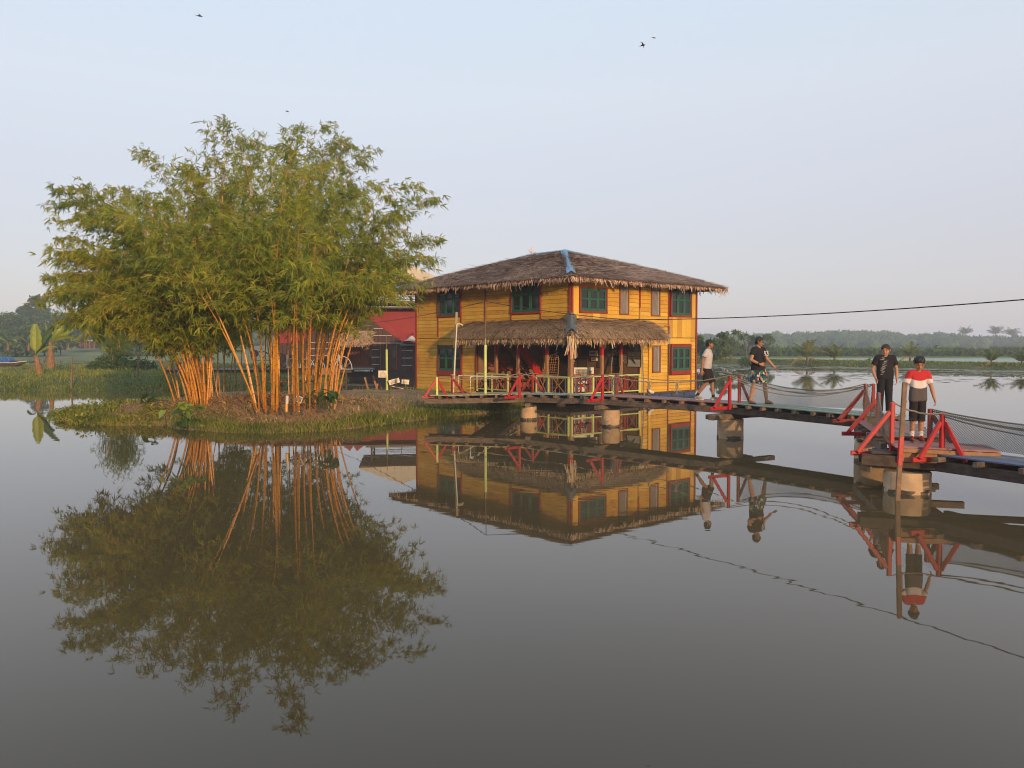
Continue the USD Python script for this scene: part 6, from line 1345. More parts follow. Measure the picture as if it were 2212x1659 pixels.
# sign post and signs
q = at(836, 844, .42); hb_ = ih(q[0], q[1]); t = thing('sign_post', 'lime green post with a bamboo rod on top beside the white notices', 'post', V(q[0], q[1], hb_ - .05))
lt = aty(836.2, 752.6, q[1])[2] - hb_; tt_ = aty(835.5, 708, q[1])[2] - hb_
mb = MB(); mb.tube([V(0, 0, -.05), V(0, 0, lt)], .055, 12); obj('lower_post', mb, M['lime'], t, smooth=50)
mb = MB(); mb.tube([V(0, 0, lt - .02), V(-.02, 0, tt_)], [.022, .014], 6); obj('rod', mb, M['joist'], t)
M['board_white'] = mat('notice_white', (.72, .65, .54), (.66, .58, .47), 3, rough=.6, bump=0); M['ink'] = mat('ink', (.02, .02, .025), (.03, .03, .03), 3, rough=.6, bump=0); M['ink_orange'] = mat('ink_orange', (.5, .28, .06), (.45, .22, .05), 3, rough=.6, bump=0)
def notice(px, py, wpx, hpx, tilt, lines, label, y, ink='ink'):
    c_ = aty(px, py, y); w_, h_ = wpx * y / FOCAL, hpx * y / FOCAL; t = thing('notice_board', label, 'sign', c_)
    ca, sa = math.cos(tilt), math.sin(tilt); r3 = lambda x, yy, z_: V(x * ca - z_ * sa, yy, x * sa + z_ * ca)
    mb = MB(); mb.beam(r3(-w_ / 2, 0, 0), r3(w_ / 2, 0, 0), .025, h_, up=r3(0, 0, 1)); obj('board', mb, M['board_white'], t)
    for txt, hh, xx, zz_ in lines:
        m = meshkit.text_mesh(txt, hh, .004); v = np.array(m.vertices); v = np.stack([v[:, 0] + xx * w_, -.0145 - v[:, 2], v[:, 1] + zz_ * h_], -1); v = np.stack([v[:, 0] * ca - v[:, 2] * sa, v[:, 1], v[:, 0] * sa + v[:, 2] * ca], -1)
        obj('lettering', MB().add(v, np.array(m.faces)), M[ink], t)
    return t, c_
n1, cA = notice(827, 808, 19.5, 15, 0, [('Projek', .045, -.24, .22), ('17A18', .065, -.34, -.08), ('D1A1E2', .065, -.34, -.38)], 'white hand-lettered notice fixed on the lime green sign post', q[1] - .07)
n2, cB = notice(851.5, 824, 23.5, 10.5, .27, [('Pameri', .05, -.26, .10), ('ERNS', .085, -.34, -.36)], 'tilted white notice reading ERNS right of the lime sign post', q[1] - .3)
mb = MB(); mb.beam(V(.05, .04, -.05), V(.12, .04, hb_ - cB[2]), .04, .04, up=(1, 0, 0)); obj('stake', mb, M['joist'], n2)
n3, cC = notice(875.7, 825, 16, 10, -.07, [('EA', .11, -.32, -.25)], 'small pale notice with orange letters nearest the yellow house', q[1] - .1, 'ink_orange')
mb = MB(); mb.beam(V(.0, .035, -.05), V(0, .035, hb_ - cC[2]), .04, .04, up=(1, 0, 0)); obj('stake', mb, M['joist'], n3)
q = base_at(*z62(1600, 930)); t = thing('small_sign', 'little tilted square framed sign on a stake at the foot of the right bamboo', 'sign', q); s_ = .115
cz = aty(645.6, 862.7, q[1]); c_ = cz - q; g = [V(-.5, 0, 1), V(1, 0, .42), V(.45, 0, -1), V(-1, 0, -.42)]; pts = [c_ + k * s_ * 1.0 for k in g]
for a, b in zip(pts, pts[1:] + pts[:1]): mb = MB(); mb.beam(a, b, .03, .03, up=(0, 1, 0)); obj('frame', mb, M['white'], t)
mb = MB(); mb.add([p + V(0, .008, 0) for p in pts], [[0, 1, 2, 3]]); obj('face', mb, M['art_mid'], t); mb = MB(); mb.beam(V(c_[0], .03, -.05), c_ + V(0, .03, 0), .03, .03, up=(1, 0, 0)); obj('stake', mb, M['white'], t)
# leaning stakes, fallen stick behind the island path
for k, (a, b, lb_) in enumerate((((797, 842), (788, 815), 'leaning wooden stake on the rear shore, left of the pair'), ((817, 843), (806, 812), 'leaning wooden stake on the rear shore, right of the pair'), ((810, 843), (816, 829), 'short propping stick between the leaning stakes'))):
    p = at(a[0], a[1], .38); e = aty(b[0], b[1], p[1] + .2); t = thing('wooden_stake', lb_, 'stake', p - V(0, 0, .1)); mb = MB(); mb.beam(V(0, 0, -.05), e - p + V(0, 0, .1), .09, .05, up=(0, 1, 0)); obj('timber', mb, M['new_wood'], t)
p = at(872, 840, .45); t = thing('fallen_stick', 'grey pipe lying slanted from the sign post towards the house', 'pipe', p); e = aty(842, 833, p[1]) - p; mb = MB(); mb.tube([V(0, 0, 0), e], .025, 6); obj('pipe', mb, M['pipe_white'], t)
for k, (px, py, tp, yy, lb_) in enumerate(((153.5, 832, (156, 771), 47.6, 'tall weathered stake at the water edge of the left bank'), (298, 815, (298, 768), 49.5, 'grey stake among grass right of the creeper shrub'), (116, 752, (116, 741), 120, 'short pale stake on the far slope, left one'), (144, 753, (144, 743), 120, 'short pale stake on the far slope, right one'))):
    p = aty(px, py, yy); e = aty(*tp, yy); t = thing('wooden_stake', lb_, 'stake', p); mb = MB(); mb.beam(V(0, 0, -.2), (e - p) * .5 + V(.02, 0, 0), .075, .075, up=(0, 1, 0)); mb.beam((e - p) * .5 + V(.02, 0, 0), e - p, .07, .07, up=(0, 1, 0)); obj('timber', mb, M['joist'], t)
# stone and concrete bits at the walkway's landing
for k, (px, py, s_, lb_) in enumerate(((954, 868, (.52, .5, .42), 'concrete block under the island end of the walkway'), (968, 872, (.9, .4, .2), 'mossy stone slab beside the block under the walkway'))):
    p = at(px, py, .25); t = thing('stone_block', lb_, 'block', V(p[0], p[1], .05)); m = manifold3d.Manifold.cube(s_, True).refine_to_length(.12); mm = m.to_mesh(); v = np.array(mm.vert_properties[:, :3]); v = v * (1 + .12 * (meshkit.noise(v * 6, k) - .5))[:, None] + V(0, 0, s_[2] / 2); obj('block', MB().add(v, np.array(mm.tri_verts)), M['concrete'], t)
# boat with drums, hut
p = at(28, 794, .62); bz = lh(p[0], p[1]); t = thing('boat', 'dark flat-bottomed boat with a pale rim drawn up on the left bank', 'boat', V(p[0], p[1], bz))
n = 12; xs = np.linspace(-1.5, 1.15, n); hw = .52 * np.clip((1.18 - xs) / 1.0, 0, 1) ** .6 + .02; zk = .12 + .25 * smooth01((xs - .2) / 1.0); zt_ = .42 + .12 * smooth01((xs - .2) / 1)
rings = [[V(x, -h, z2), V(x, -h * .7, z1), V(x, h * .7, z1), V(x, h, z2)] for x, h, z1, z2 in zip(xs, hw, zk, zt_)]
mb = MB(); v = np.array(rings).reshape(-1, 3); mb.add(v, [[i * 4 + j, i * 4 + j + 1, i * 4 + j + 5, i * 4 + j + 4] for i in range(n - 1) for j in range(3)] + [[0, 3, 2, 1]]); obj('hull', mb, M['dark_wood'], t)
for j in (0, 3): mb = MB(); mb.tube([r[j] for r in rings], .035, 6); obj('gunwale', mb, M['white'], t)
mb = MB(); mb.beam(V(-1.3, 0, .40), V(-1.1, 0, .40), .9, .03); obj('thwart', mb, M['new_wood'], t)
for k, (dx, zz_, lb_) in enumerate(((-.95, .62, 'blue plastic drum lying in the boat, the left one'), (-.35, .60, 'blue plastic drum lying in the boat, the right one'))):
    tt = thing('blue_drum', lb_, 'drum', V(p[0] + dx, p[1], bz + zz_)); mb = MB(); mb.tube([V(0, -.42, 0), V(0, -.40, 0), V(0, -.15, 0), V(0, .15, 0), V(0, .4, 0), V(0, .42, 0)], [.26, .29, .30, .30, .29, .26], 18); obj('body', mb, M['blue_bright'] if 'blue_bright' in M else M.setdefault('blue_bright', mat('bright_blue_plastic', (.03, .10, .30), (.025, .08, .24), 3, rough=.4, bump=.05)), tt, smooth=40)
    for y in (-.14, .14): mb = MB(); g = np.linspace(0, 2 * np.pi, 25); mb.tube(np.stack([.31 * np.cos(g), 0 * g + y, .31 * np.sin(g)], -1), .018, 5, caps=False); obj('rib', mb, M['blue_bright'], tt, smooth=True)
p = aty(193, 752, 190); t = thing('hut', 'low hut of reddish boards under patched grey metal sheets on the far left slope', 'hut', p); M['rust_sheet'] = mat('patched_sheet', (.33, .30, .29), (.36, .20, .12), .8, rough=.5, bump=.1)
mb = MB(); mb.box(V(-.2, 0, .7), V(4.2, 3, 1.5)); obj('wall', mb, M['brown_plank_b'], t)
for k, (a, b) in enumerate(((V(-3.2, -.5, 1.25), V(.2, -.5, 1.8)), (V(-.1, -.5, 1.85), V(3.1, -.5, 1.45)))): mb = MB(); mb.beam(a, b, 3.6, .08); obj('roof', mb, M['rust_sheet'], t)
for x in (-2.3, -1.3, -.2, .9, 1.9): mb = MB(); mb.beam(V(x, -1.55, -.2), V(x, -1.55, 1.45), .12, .12, up=(1, 0, 0)); obj('post', mb, M['new_wood'], t)
# birds
def bird(px, py, y, label, span=.30, bank=.3, rz=0.0):
    p = aty(px, py, y); t = thing('swallow', label, 'bird', p, rz, 'swallows in the sky'); mb = MB(); mb.tube([V(-.09, 0, 0), V(-.06, 0, .004), V(0, 0, .006), V(.05, 0, .004), V(.075, 0, 0)], [.004, .016, .02, .014, .004], 8); obj('body', mb, M['black'], t, smooth=True)
    for s in (-1, 1):
        mb = MB(); v = [V(.035, s * .01, .008), V(.02, s * span * .25, .03 + s * bank * .06), V(-.05, s * span * .55, .02 + s * bank * .14), V(-.01, s * span * .22, .028 + s * bank * .06), V(-.035, s * .01, .006)]; mb.add(v + [x - V(0, 0, .004) for x in v], [[0, 1, 3], [1, 2, 3], [0, 3, 4], [5, 8, 6], [6, 8, 7], [5, 9, 8]]); obj('wing', mb, M['black'], t)
        mb = MB(); v = [V(-.08, 0, 0), V(-.08, s * .012, 0), V(-.15, s * .035, 0)]; mb.add(v + [x - V(0, 0, .003) for x in v], [[0, 1, 2], [5, 4, 3]]); obj('tail', mb, M['black'], t)
bird(432, 35, 24, 'dark swallow high over the bamboo near the top left', .17, .6, .6); bird(1389, 98, 24, 'dark swallow above the house roof, the lower one', .17, -.5, -.7); bird(1413, 82, 34, 'tiny swallow above the house roof, upper right of the other', .18, .3, .3); bird(621, 241, 34, 'tiny swallow just above the top of the bamboo', .18, .4, .9)
# ---------------------------------------------------------------- people
from manifold3d import Manifold
from scipy.spatial import cKDTree
def skin_mat(n, c): return mat(n, c, tuple(x * .86 for x in c), 12, rough=.5, bump=.05, spec=.35)
M['skin_a'] = skin_mat('skin_tan', (.30, .14, .075)); M['skin_b'] = skin_mat('skin_light', (.40, .20, .115)); M['skin_c'] = skin_mat('skin_boy', (.38, .18, .10))
M['hair'] = mat('black_hair', (.010, .009, .008), (.016, .013, .011), 40, rough=.5, bump=.4, bscale=120)
M['hair_red'] = mat('dark_red_hair', (.022, .010, .008), (.035, .014, .010), 40, rough=.5, bump=.4, bscale=120)
def cloth(n, c, c2=None, **k): return mat(n, c, c2 or tuple(x * .8 for x in c), 5, rough=.9, bump=.5, bscale=9, spec=.2, **k)
M['tee_white'] = cloth('white_tee', (.46, .41, .40)); M['cloth_black'] = cloth('black_cloth', (.014, .014, .016), (.02, .019, .021)); M['short_black'] = cloth('black_shorts', (.022, .018, .02)); M['sock_white'] = cloth('white_sock', (.6, .57, .55)); M['shoe_grey'] = cloth('grey_shoe', (.30, .27, .23)); M['shoe_red'] = cloth('red_shoe', (.42, .03, .025), (.03, .02, .02)); M['sandal'] = cloth('brown_sandal', (.12, .06, .035)); M['rubber'] = cloth('rubber', (.03, .028, .028)); M['lip'] = mat('lips', (.30, .10, .075), rough=.5, bump=0); M['eye'] = mat('eye_dark', (.02, .015, .012), rough=.3, bump=0)
M['floral'] = usdkit.material(stage, '/World/Looks/floral_shorts', {'t': ('texture_coordinate', {}), 'v': ('voronoi_texture', {'scale': 17.0, 'randomness': 1.0}), 'd': ('noise_texture', {'scale': 9.0, 'detail': 3.0}), 's': ('separate_color', {}),
    'r': ('rgb_ramp', {'ramp': [(0, (.012, .016, .03)), (.30, (.015, .05, .10)), (.42, (.03, .20, .22)), (.52, (.012, .014, .02)), (.64, (.5, .42, .34)), (.72, (.02, .03, .05)), (.82, (.55, .16, .04)), (.9, (.03, .13, .07)), (1, (.3, .5, .5))], 'interpolate': False}), 'p': ('principled_bsdf', {'roughness': .9})},
    [('t.object', 'd.vector'), ('t.object', 'v.vector'), ('v.color', 's.color'), ('s.r', 'r.fac'), ('r.color', 'p.base_color')], surface='p.BSDF')
def sph(c, r): return Manifold.sphere(r, 20).translate([float(x) for x in c])
def hull(*cr): return Manifold.batch_hull([sph(c, r) for c, r in cr])
def tidy(m, ln=.022, it=8, lam=.5):
    m = m.refine_to_length(ln).to_mesh(); t = trimesh.Trimesh(np.array(m.vert_properties[:, :3]), np.array(m.tri_verts), process=True)
    if it: trimesh.smoothing.filter_taubin(t, lamb=lam, nu=lam + .03, iterations=it)
    return t
def cut(m, p, n):   # keep the side the normal points to
    n = unit(n); return m.trim_by_plane([float(x) for x in n], float(np.dot(p, n)))
def hand(wrist, d, thumb, curl, s=1.0):
    """Palm, four unequal bent fingers and a thumb leaving the side near the wrist."""
    d = unit(d); th = unit(thumb - d * (thumb @ d)); nrm = np.cross(d, th); w = np.asarray(wrist)
    parts = [hull((w, .024 * s), (w + d * .03 * s + th * .02 * s, .016 * s), (w + d * .085 * s + th * .030 * s, .012 * s), (w + d * .08 * s - th * .030 * s, .012 * s), (w + d * .03 * s - th * .018 * s, .016 * s))]
    for k, L in enumerate((.068, .078, .072, .055)):
        b = w + d * .082 * s + th * (.030 - .020 * k) * s; c = b.copy(); dd = d
        for j, f in enumerate((.46, .32, .24)):
            a = curl * (j + .6) * .55; dd = unit(d * math.cos(a) + nrm * math.sin(a)); e = c + dd * L * f * s; parts.append(hull((c, (.0095 - .001 * j) * s), (e, (.0085 - .001 * j) * s))); c = e
    b = w + d * .028 * s + th * .024 * s; e = b + unit(d * .7 + th * .75) * .042 * s; parts += [hull((b, .012 * s), (e, .0095 * s)), hull((e, .0095 * s), (e + unit(d * .95 + th * .25 + nrm * curl * .3) * .032 * s, .008 * s))]
    return Manifold.batch_boolean(parts, manifold3d.OpType.Add)

def person(label, loc_, face, height, J, skin, hairm, shirt, shorts, hem, sleeve=.55, head_yaw=0.0, head_pitch=0.0, girth=1.0, loose=.022, child=1.0, shirt_low=.86, cuff=None):
    """J: joints of a 1.72 m figure facing +x with its left on +y; built at that size and scaled to height."""
    k = height / 1.72; t = thing('person', label, 'person', loc_, face, sc=k)
    g = girth; S_ = lambda n: V(*J[n])
    hipL, hipR, shL, shR = S_('hipL'), S_('hipR'), S_('shL'), S_('shR'); hc, sc_ = (hipL + hipR) / 2, (shL + shR) / 2; up = unit(sc_ - hc); lat = unit(shL - shR); fw = np.cross(lat, up)
    at_ = lambda f, w, x=0.0: hc + (sc_ - hc) * f + lat * w + fw * x
    tor = lambda e: [(at_(1.0, .10), .055 + e), (at_(1.0, -.10), .055 + e), (shL - lat * .015, .050 + e), (shR + lat * .015, .050 + e), (at_(.74, .085 * g, .01), .098 * g + e), (at_(.74, -.085 * g, .01), .098 * g + e)]
    tor2 = lambda e: [(at_(.74, .085 * g, .01), .098 * g + e), (at_(.74, -.085 * g, .01), .098 * g + e), (at_(.32, .065 * g, .008), .096 * g + e), (at_(.32, -.065 * g, .008), .096 * g + e), (at_(.0, .08 * g), .098 * g + e), (at_(.0, -.08 * g), .098 * g + e)]
    neck0, hd = sc_ + up * .02, V(*J['head'])
    yaw, pit = head_yaw, head_pitch
    hf = V(math.cos(yaw) * math.cos(pit), math.sin(yaw) * math.cos(pit), -math.sin(pit)); hl = V(-math.sin(yaw), math.cos(yaw), 0); hu = np.cross(hf, hl); c_ = child
    h = lambda x, y, z: hd + (hf * x + hl * y + hu * z) * c_
    parts = [hull(*tor(0)), hull(*tor2(0)), hull((neck0, .058), (hd + hu * -.05 - hf * .012, .050)),
             hull((h(-.018, 0, .035), .083 * c_), (h(.012, 0, .03), .076 * c_), (h(.03, 0, -.05), .052 * c_), (h(.062, 0, -.088), .022 * c_), (h(.045, .028, -.045), .034 * c_), (h(.045, -.028, -.045), .034 * c_)),
             hull((h(.078, 0, .022), .010 * c_), (h(.102, 0, -.022), .011 * c_), (h(.088, .014, -.028), .009 * c_), (h(.088, -.014, -.028), .009 * c_)),
             hull((h(-.004, .082, .012), .014 * c_), (h(-.012, .090, .026), .012 * c_), (h(.0, .078, -.02), .009 * c_)), hull((h(-.004, -.082, .012), .014 * c_), (h(-.012, -.090, .026), .012 * c_), (h(.0, -.078, -.02), .009 * c_)),
             hull((h(.078, .020, .040), .010 * c_), (h(.070, .045, .038), .009 * c_)), hull((h(.078, -.020, .040), .010 * c_), (h(.070, -.045, .038), .009 * c_))]
    for s in 'LR':
        sh, el, wr, hp, kn, an, toe = (S_(n + s) for n in ('sh', 'el', 'wr', 'hip', 'kn', 'an', 'toe'))
        parts += [hull((sh, .052), (sh + (el - sh) * .35, .049 * g), (el, .038)), hull((el, .038), (el + (wr - el) * .3, .040), (wr, .026)),
                  hull((hp, .092 * g), (hp + (kn - hp) * .35, .083 * g), (kn, .057)), hull((kn, .056), (kn + (an - kn) * .32 + unit(V(-1, 0, 0)) * .012, .056), (an, .038)),
                  hull((an, .036), (an - unit(toe - an) * .02 + V(0, 0, -.035), .030), (toe, .022))]
        d = J.get('hd' + s, wr - el); th = J.get('th' + s, V(1, 0, .15)); parts.append(hand(wr, V(*d), V(*th), J.get('curl' + s, .5)))
    body = tidy(Manifold.batch_boolean(parts, manifold3d.OpType.Add), .016, 6)
    b = obj('body', body, M[skin], t, smooth=True)
    # face
    mb = MB()
    for y in (.031, -.031): mb2 = MB(); mb2.tube([h(.079, y - .014, .016), h(.086, y, .018), h(.079, y + .014, .016)], [.003, .0075, .003], 6); obj('eye', mb2, M['eye'], b)
    for y in (.033, -.033): mb2 = MB(); mb2.tube([h(.078, y - .020, .043), h(.087, y, .049), h(.074, y + .020, .044)], [.003, .006, .003], 5); obj('eyebrow', mb2, M[hairm], b)
    mb2 = MB(); mb2.tube([h(.074, -.026, -.056), h(.086, 0, -.054), h(.074, .026, -.056)], [.003, .008, .003], 6); obj('mouth', mb2, M['lip'], b)
    hm = hull((h(-.025, 0, .047), .094 * c_), (h(.004, 0, .05), .085 * c_), (h(-.045, 0, -.01), .072 * c_))
    hm = hm - hull((h(.13, .05, -.02), .085 * c_), (h(.13, -.05, -.02), .085 * c_), (h(.17, 0, .0), .1 * c_), (h(.10, .075, -.09), .07 * c_), (h(.10, -.075, -.09), .07 * c_), (h(.135, 0, .02), .075 * c_), (h(.05, .11, -.12), .07), (h(.05, -.11, -.12), .07))
    hm = hm + hull((h(.040, .045, .092), .022 * c_), (h(.045, -.035, .096), .022 * c_), (h(.0, 0, .118), .03 * c_), (h(-.03, .03, .11), .03 * c_))
    ht = tidy(hm, .012, 3); v = np.array(ht.vertices); ht.vertices = v + (meshkit.noise(v * V(70, 70, 35), 4)[:, None] - .5) * .026 * unit_rows(v - hd); obj('hair', ht, M[hairm], t, smooth=True)
    # shirt
    e = loose; sp = [hull(*tor(e)), hull(*tor2(e), (hipL - up * .05, .098 * g + e + .008), (hipR - up * .05, .098 * g + e + .008))]
    for s in 'LR':
        sh, el = S_('sh' + s), S_('el' + s); m = hull((sh, .052 + e), (sh + (el - sh) * .5, .058 * g + e * 1.1), (sh + (el - sh) * 1.0, .062 * g + e * 1.3)); sp.append(cut(m, sh + (el - sh) * sleeve, sh - el))
    low = hc + up * ((shirt_low - .92) - .0)
    sm = cut(Manifold.batch_boolean(sp, manifold3d.OpType.Add), low, up) - hull((neck0 + up * .045 + fw * .012, .066), (neck0 + up * .15, .075))
    st = tidy(sm, .016, 5); v = np.array(st.vertices); st.vertices = v + unit_rows(v - (hc + sc_) / 2) * ((meshkit.fbm(v * V(9, 9, 5), 3, 6)[:, None] - .5) * .034); sh_ = obj('shirt', st, M[shirt], t, smooth=True)
    # shorts or trousers
    e = loose; pp = [hull(*[(p, r + e * .35) for p, r in tor2(0)[4:]], (at_(.18, .06 * g), .09 * g), (at_(.18, -.06 * g), .09 * g))]
    for s in 'LR':
        hp, kn, an = S_('hip' + s), S_('kn' + s), S_('an' + s)
        if hem <= 1: pt = hp + (kn - hp) * hem; m = hull((hp, .096 * g + e), (hp + (kn - hp) * (hem + .12), .080 * g + e)); pp.append(cut(m, pt, hp - kn))
        elif hem < 1.6: pt = kn + (an - kn) * (hem - 1); m = hull((hp, .096 * g + e), (kn, .080 * g + e)) + hull((kn, .080 * g + e), (kn + (an - kn) * (hem - .9), .078 * g + e)); pp.append(cut(m, pt, unit(hp - kn) * .3 + unit(kn - an)))
        else: pp += [hull((hp, .096 * g + e), (kn, .066 * g + e)), cut(hull((kn, .066 * g + e), (an, .058 * g + e)), an + (kn - an) * .06, kn - an)]
    pm = cut(Manifold.batch_boolean(pp, manifold3d.OpType.Add), hc + up * .06, -up)
    pt_ = tidy(pm, .018, 4); v = np.array(pt_.vertices); pt_.vertices = v + (meshkit.fbm(v * V(10, 10, 4), 3, 9)[:, None] - .5) * .02 * unit_rows(v * V(1, 1, 0) - hc * V(1, 1, 0)); obj('trousers' if hem > 1.6 else 'shorts', pt_, M[shorts], t, smooth=True)
    return t, sh_, st, h, b
def shoes(t, J, m, sole, sock=None, sockm=None, low=.0):
    for s in 'LR':
        an, toe = V(*J['an' + s]), V(*J['toe' + s]); d = unit((toe - an) * V(1, 1, 0)) ; zf = toe[2] - .02
        heel = an - d * .045; heel[2] = zf + .035 if abs(an[2] - toe[2]) < .12 else an[2] - .055
        sm = tidy(hull((heel, .040), (an + V(0, 0, -.015), .042), (toe - d * .02 + V(0, 0, .012), .040), (toe + d * .015, .028)), .02, 2); so = obj('shoe', sm, M[m], t, smooth=True)
        o_ = unit(np.cross(d, V(0, 0, 1))); ml = tidy(hull((heel + V(0, 0, -.035), .014), (heel + V(0, 0, -.035) + o_ * .025, .012), (heel + V(0, 0, -.035) - o_ * .025, .012), (toe + V(0, 0, -.02) + o_ * .03, .012), (toe + V(0, 0, -.02) - o_ * .03, .012), (toe + d * .04 + V(0, 0, -.015), .012)), .02, 1); obj('sole', ml, M[sole], so, smooth=True)
        if sock: kn = V(*J['kn' + s]); sk = tidy(hull((an + V(0, 0, -.01), .043), (an + (kn - an) * sock, .046)), .02, 1); obj('sock', sk, M[sockm], t, smooth=True)
def decal(t, shirt_mesh, origin, right, up_, m2d, m, name='print', off=.004):
    """Flat print laid on cloth: points of a 2-D mesh moved onto the nearest cloth surface."""
    v = np.array(m2d.vertices); p = origin + v[:, :1] * right + v[:, 1:2] * up_
    tree_ = cKDTree(np.array(shirt_mesh.vertices)); n = np.cross(right, up_); n = n / np.linalg.norm(n)
    idx = tree_.query(p, k=6)[1]; hgt = ((np.array(shirt_mesh.vertices)[idx] - p[:, None]) @ n).mean(1)
    obj(name, MB().add(p + n * (hgt + off + v[:, 2])[:, None], np.array(m2d.faces)), M[m], t)

base = dict(head=(.02, 0, 1.60), shL=(0, .175, 1.405), shR=(0, -.175, 1.405), hipL=(0, .085, .93), hipR=(0, -.085, .93))
# man in white, striding to the right
J = dict(base, head=(.085, 0, 1.60), shL=(.05, .17, 1.40), shR=(.03, -.17, 1.40), elL=(.02, .21, 1.14), wrL=(.04, .19, .90), elR=(-.085, -.21, 1.13), wrR=(-.10, -.20, .87), thL=(1, -.3, 0), thR=(1, .3, 0),
         knL=(.16, .08, .50), anL=(.19, .08, .085), toeL=(.34, .08, .032), knR=(.02, -.09, .51), anR=(-.25, -.09, .14), toeR=(-.10, -.10, .035))
tp = V(5.62, 23.93, 1.0); t, sh_, st, h, b = person('man in a white t-shirt and black knee shorts walking past the house corner', tp, -.35, 1.74, J, 'skin_a', 'hair', 'tee_white', 'short_black', .98, sleeve=.60, head_yaw=.1, head_pitch=.06, shirt_low=.90)
shoes(t, J, 'shoe_grey', 'sock_white', .16, 'cloth_black')
# man in black with patterned shorts, reaching out an open hand
J = dict(base, head=(.035, -.01, 1.60), elR=(-.015, -.27, 1.14), wrR=(.22, -.20, 1.03), elL=(.08, .25, 1.16), wrL=(.26, .30, .97), hdR=(.8, .6, -.1), thR=(.2, 0, 1), curlR=.9, hdL=(.6, .35, -.55), thL=(-.3, .5, .8), curlL=.15,
         knL=(.13, .12, .50), anL=(.17, .14, .085), toeL=(.33, .16, .03), knR=(-.03, -.12, .50), anR=(-.13, -.13, .085), toeR=(.03, -.16, .03))
tp = V(6.70, 22.55, 1.0); t, sh_, st, h, b = person('man in glasses, black t-shirt and multicoloured shorts holding out an open hand', tp, -.95, 1.80, J, 'skin_b', 'hair', 'cloth_black', 'floral', .90, sleeve=.52, head_yaw=.35, head_pitch=.22, loose=.026, shirt_low=.86)
for s in 'LR':
    an, toe = V(*J['an' + s]), V(*J['toe' + s]); d = unit((toe - an) * V(1, 1, 0)); o_ = np.cross(d, V(0, 0, 1)); z0 = V(0, 0, -an[2] + .012)
    so = tidy(hull((an - d * .05 + z0, .012), (an + o_ * .03 + z0, .012), (an - o_ * .03 + z0, .012), (toe + V(0, 0, -.02) + o_ * .038, .01), (toe + V(0, 0, -.02) - o_ * .038, .01), (toe + d * .03 + V(0, 0, -.02), .01)), .02, 0); sl = obj('sandal', so, M['sandal'], t, smooth=True)
    mb = MB(); mb.tube([toe - d * .05 + o_ * .045 + V(0, 0, -.012), toe - d * .01 + V(0, 0, .028), toe - d * .05 - o_ * .045 + V(0, 0, -.012)], .007, 5); obj('strap', mb, M['sandal'], sl)
mb = MB()
for y in (.033, -.033): g = np.linspace(0, 2 * np.pi, 13); mb.tube([h(.094, y + .026 * math.cos(a), .017 + .017 * math.sin(a)) for a in g], .0032, 5, caps=False)
mb.tube([h(.094, .058, .022), h(.0, .088, .024)], .003, 5); mb.tube([h(.094, -.058, .022), h(.0, -.088, .024)], .003, 5); mb.tube([h(.094, .008, .02), h(.094, -.008, .02)], .003, 5); obj('glasses', mb, M['rubber'], t)
decal(t, st, V(.17, .045, 1.245), V(0, 1, 0), V(0, 0, 1), meshkit.text_mesh('93', .125, .004, bold=True), 'sock_white')
mb = MB(); a, c2 = V(*J['shR']) + V(.0, .07, .085), V(.02, .165, .98); pts = [a, a + V(.095, .06, -.06), V(.150, -.02, 1.26), V(.150, .07, 1.12), c2 + V(.09, 0, .03), c2]; mb.tube(pts, .011, 5); obj('strap', mb, M['rubber'], t)
w = V(*J['wrR']); d = unit(w - V(*J['elR'])); mb = MB(); mb.tube([w - d * .055, w - d * .025], .036, 12); obj('watch', mb, M['rubber'], t)
# man in black at the bend
J = dict(base, head=(.025, 0, 1.575), elL=(-.02, .275, 1.12), wrL=(.06, .26, .89), elR=(-.02, -.275, 1.12), wrR=(.10, -.23, .90), thL=(1, -.2, 0), thR=(1, .2, 0), curlL=.7, curlR=.6,
         knL=(.01, .10, .49), anL=(0, .115, .085), toeL=(.13, .16, .03), knR=(.02, -.10, .49), anR=(0, -.105, .085), toeR=(.13, -.14, .03))
tp = V(8.62, 19.15, .965); t, sh_, st, h, b = person('man in a black t-shirt with pale dashes and long black trousers behind the boy', tp, math.radians(-98), 1.64, J, 'skin_b', 'hair_red', 'cloth_black', 'cloth_black', 2.0, sleeve=.62, head_yaw=-.42, head_pitch=.16, girth=.90, loose=.022, child=1.12, shirt_low=.88)
shoes(t, J, 'rubber', 'rubber')
rg = np.random.default_rng(4)
for k in range(15):
    f = k / 14; L = rg.uniform(.04, .12); y0 = -.17 + rg.uniform(0, .13) * (1 - .4 * f); z0 = 1.40 - f * .40 + rg.uniform(-.01, .01); n = 6; xs = np.linspace(0, L, n); v = np.concatenate([np.stack([xs, xs * .22, 0 * xs], -1), np.stack([xs, xs * .22 + .005, 0 * xs], -1)])
    m2 = trimesh.Trimesh(v, [[i, i + 1, n + i + 1] for i in range(n - 1)] + [[i, n + i + 1, n + i] for i in range(n - 1)], process=False); decal(t, st, V(.18, y0, z0), V(0, 1, 0), V(0, 0, 1), m2, 'sock_white', 'dash_print', .006)
for z_ in (.92, .84, .78, .60): mb = MB(); mb.tube([V(.03, .197, z_), V(.05, .200, z_ - .03)], [.008, .008], 5); obj('white_mark', mb, M['sock_white'], t)
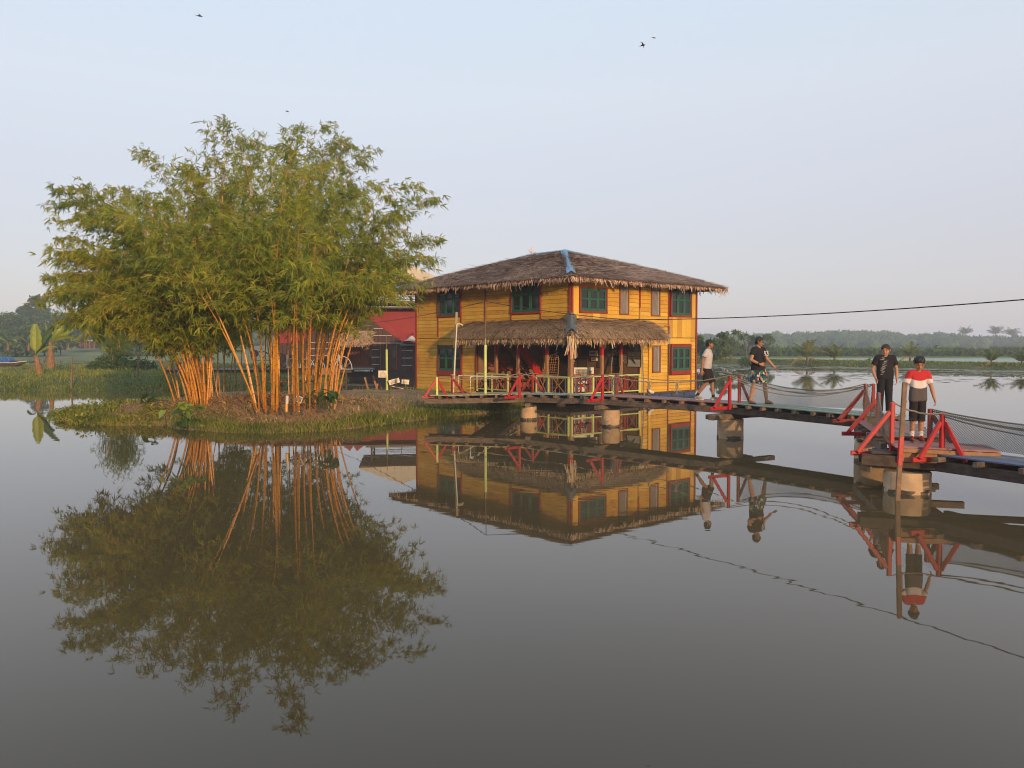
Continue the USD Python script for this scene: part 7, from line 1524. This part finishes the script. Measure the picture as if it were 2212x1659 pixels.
# boy
cols_ = [(0, (.075, .062, .060)), (.40, (.075, .062, .060)), (.401, (.56, .50, .47)), (.66, (.56, .50, .47)), (.661, (.42, .016, .020)), (1, (.42, .016, .020))]
M['boy_tee'] = usdkit.material(stage, '/World/Looks/boy_tee', {'t': ('texture_coordinate', {}), 's': ('separate_xyz', {}), 'ab': ('math', {'math_type': 'multiply'}), 'cl': ('math', {'math_type': 'minimum', 'value2': .0225}), 'k': ('math', {'math_type': 'multiply', 'value2': -1.8}), 'ad': ('math', {'math_type': 'add'}), 'm': ('map_range', {'from_min': .83, 'from_max': 1.43, 'to_min': 0.0, 'to_max': 1.0, 'clamp': True}), 'r': ('rgb_ramp', {'ramp': [(p, c) for p, c in cols_]}), 'p': ('principled_bsdf', {'roughness': .9})},
    [('t.object', 's.vector'), ('s.y', 'ab.value1'), ('s.y', 'ab.value2'), ('ab.value', 'cl.value1'), ('cl.value', 'k.value1'), ('k.value', 'ad.value1'), ('s.z', 'ad.value2'), ('ad.value', 'm.value'), ('m.result', 'r.fac'), ('r.color', 'p.base_color')], surface='p.BSDF')
J = dict(base, head=(.045, 0, 1.57), shL=(0, .155, 1.375), shR=(0, -.155, 1.375), hipL=(0, .08, .90), hipR=(0, -.08, .90), elL=(.0, .255, 1.10), wrL=(.06, .30, .86), elR=(0, -.255, 1.10), wrR=(.07, -.265, .86), thL=(1, -.2, 0), thR=(1, .2, 0), curlL=.9, curlR=.7,
         knL=(.015, .07, .48), anL=(0, .075, .085), toeL=(.14, .07, .03), knR=(.015, -.085, .48), anR=(0, -.10, .085), toeR=(.135, -.14, .03))
tp = V(7.36, 15.0, .862); t, sh_, st, h, b = person('boy in a red, white and grey t-shirt and black shorts looking down', tp, math.radians(-98), 1.53, J, 'skin_c', 'hair', 'boy_tee', 'short_black', 1.20, sleeve=.72, head_yaw=-.08, head_pitch=.55, girth=.70, loose=.022, child=1.14, shirt_low=.82)
shoes(t, J, 'shoe_red', 'rubber', .26, 'sock_white')
# ---------------------------------------------------------------- haze
usdkit.material(stage, '/World/Looks/haze_air', {'v': ('principled_volume', {'color': (0.84, 0.875, 0.96), 'density': 0.0007, 'anisotropy': 0.2})}, [], volume='v.volume')
hb = trimesh.creation.box([2700, 2300, 16.0]); hb.apply_translation([0, 250 , 7.0])
obj('haze', hb, '/World/Looks/haze_air', kind='stuff')
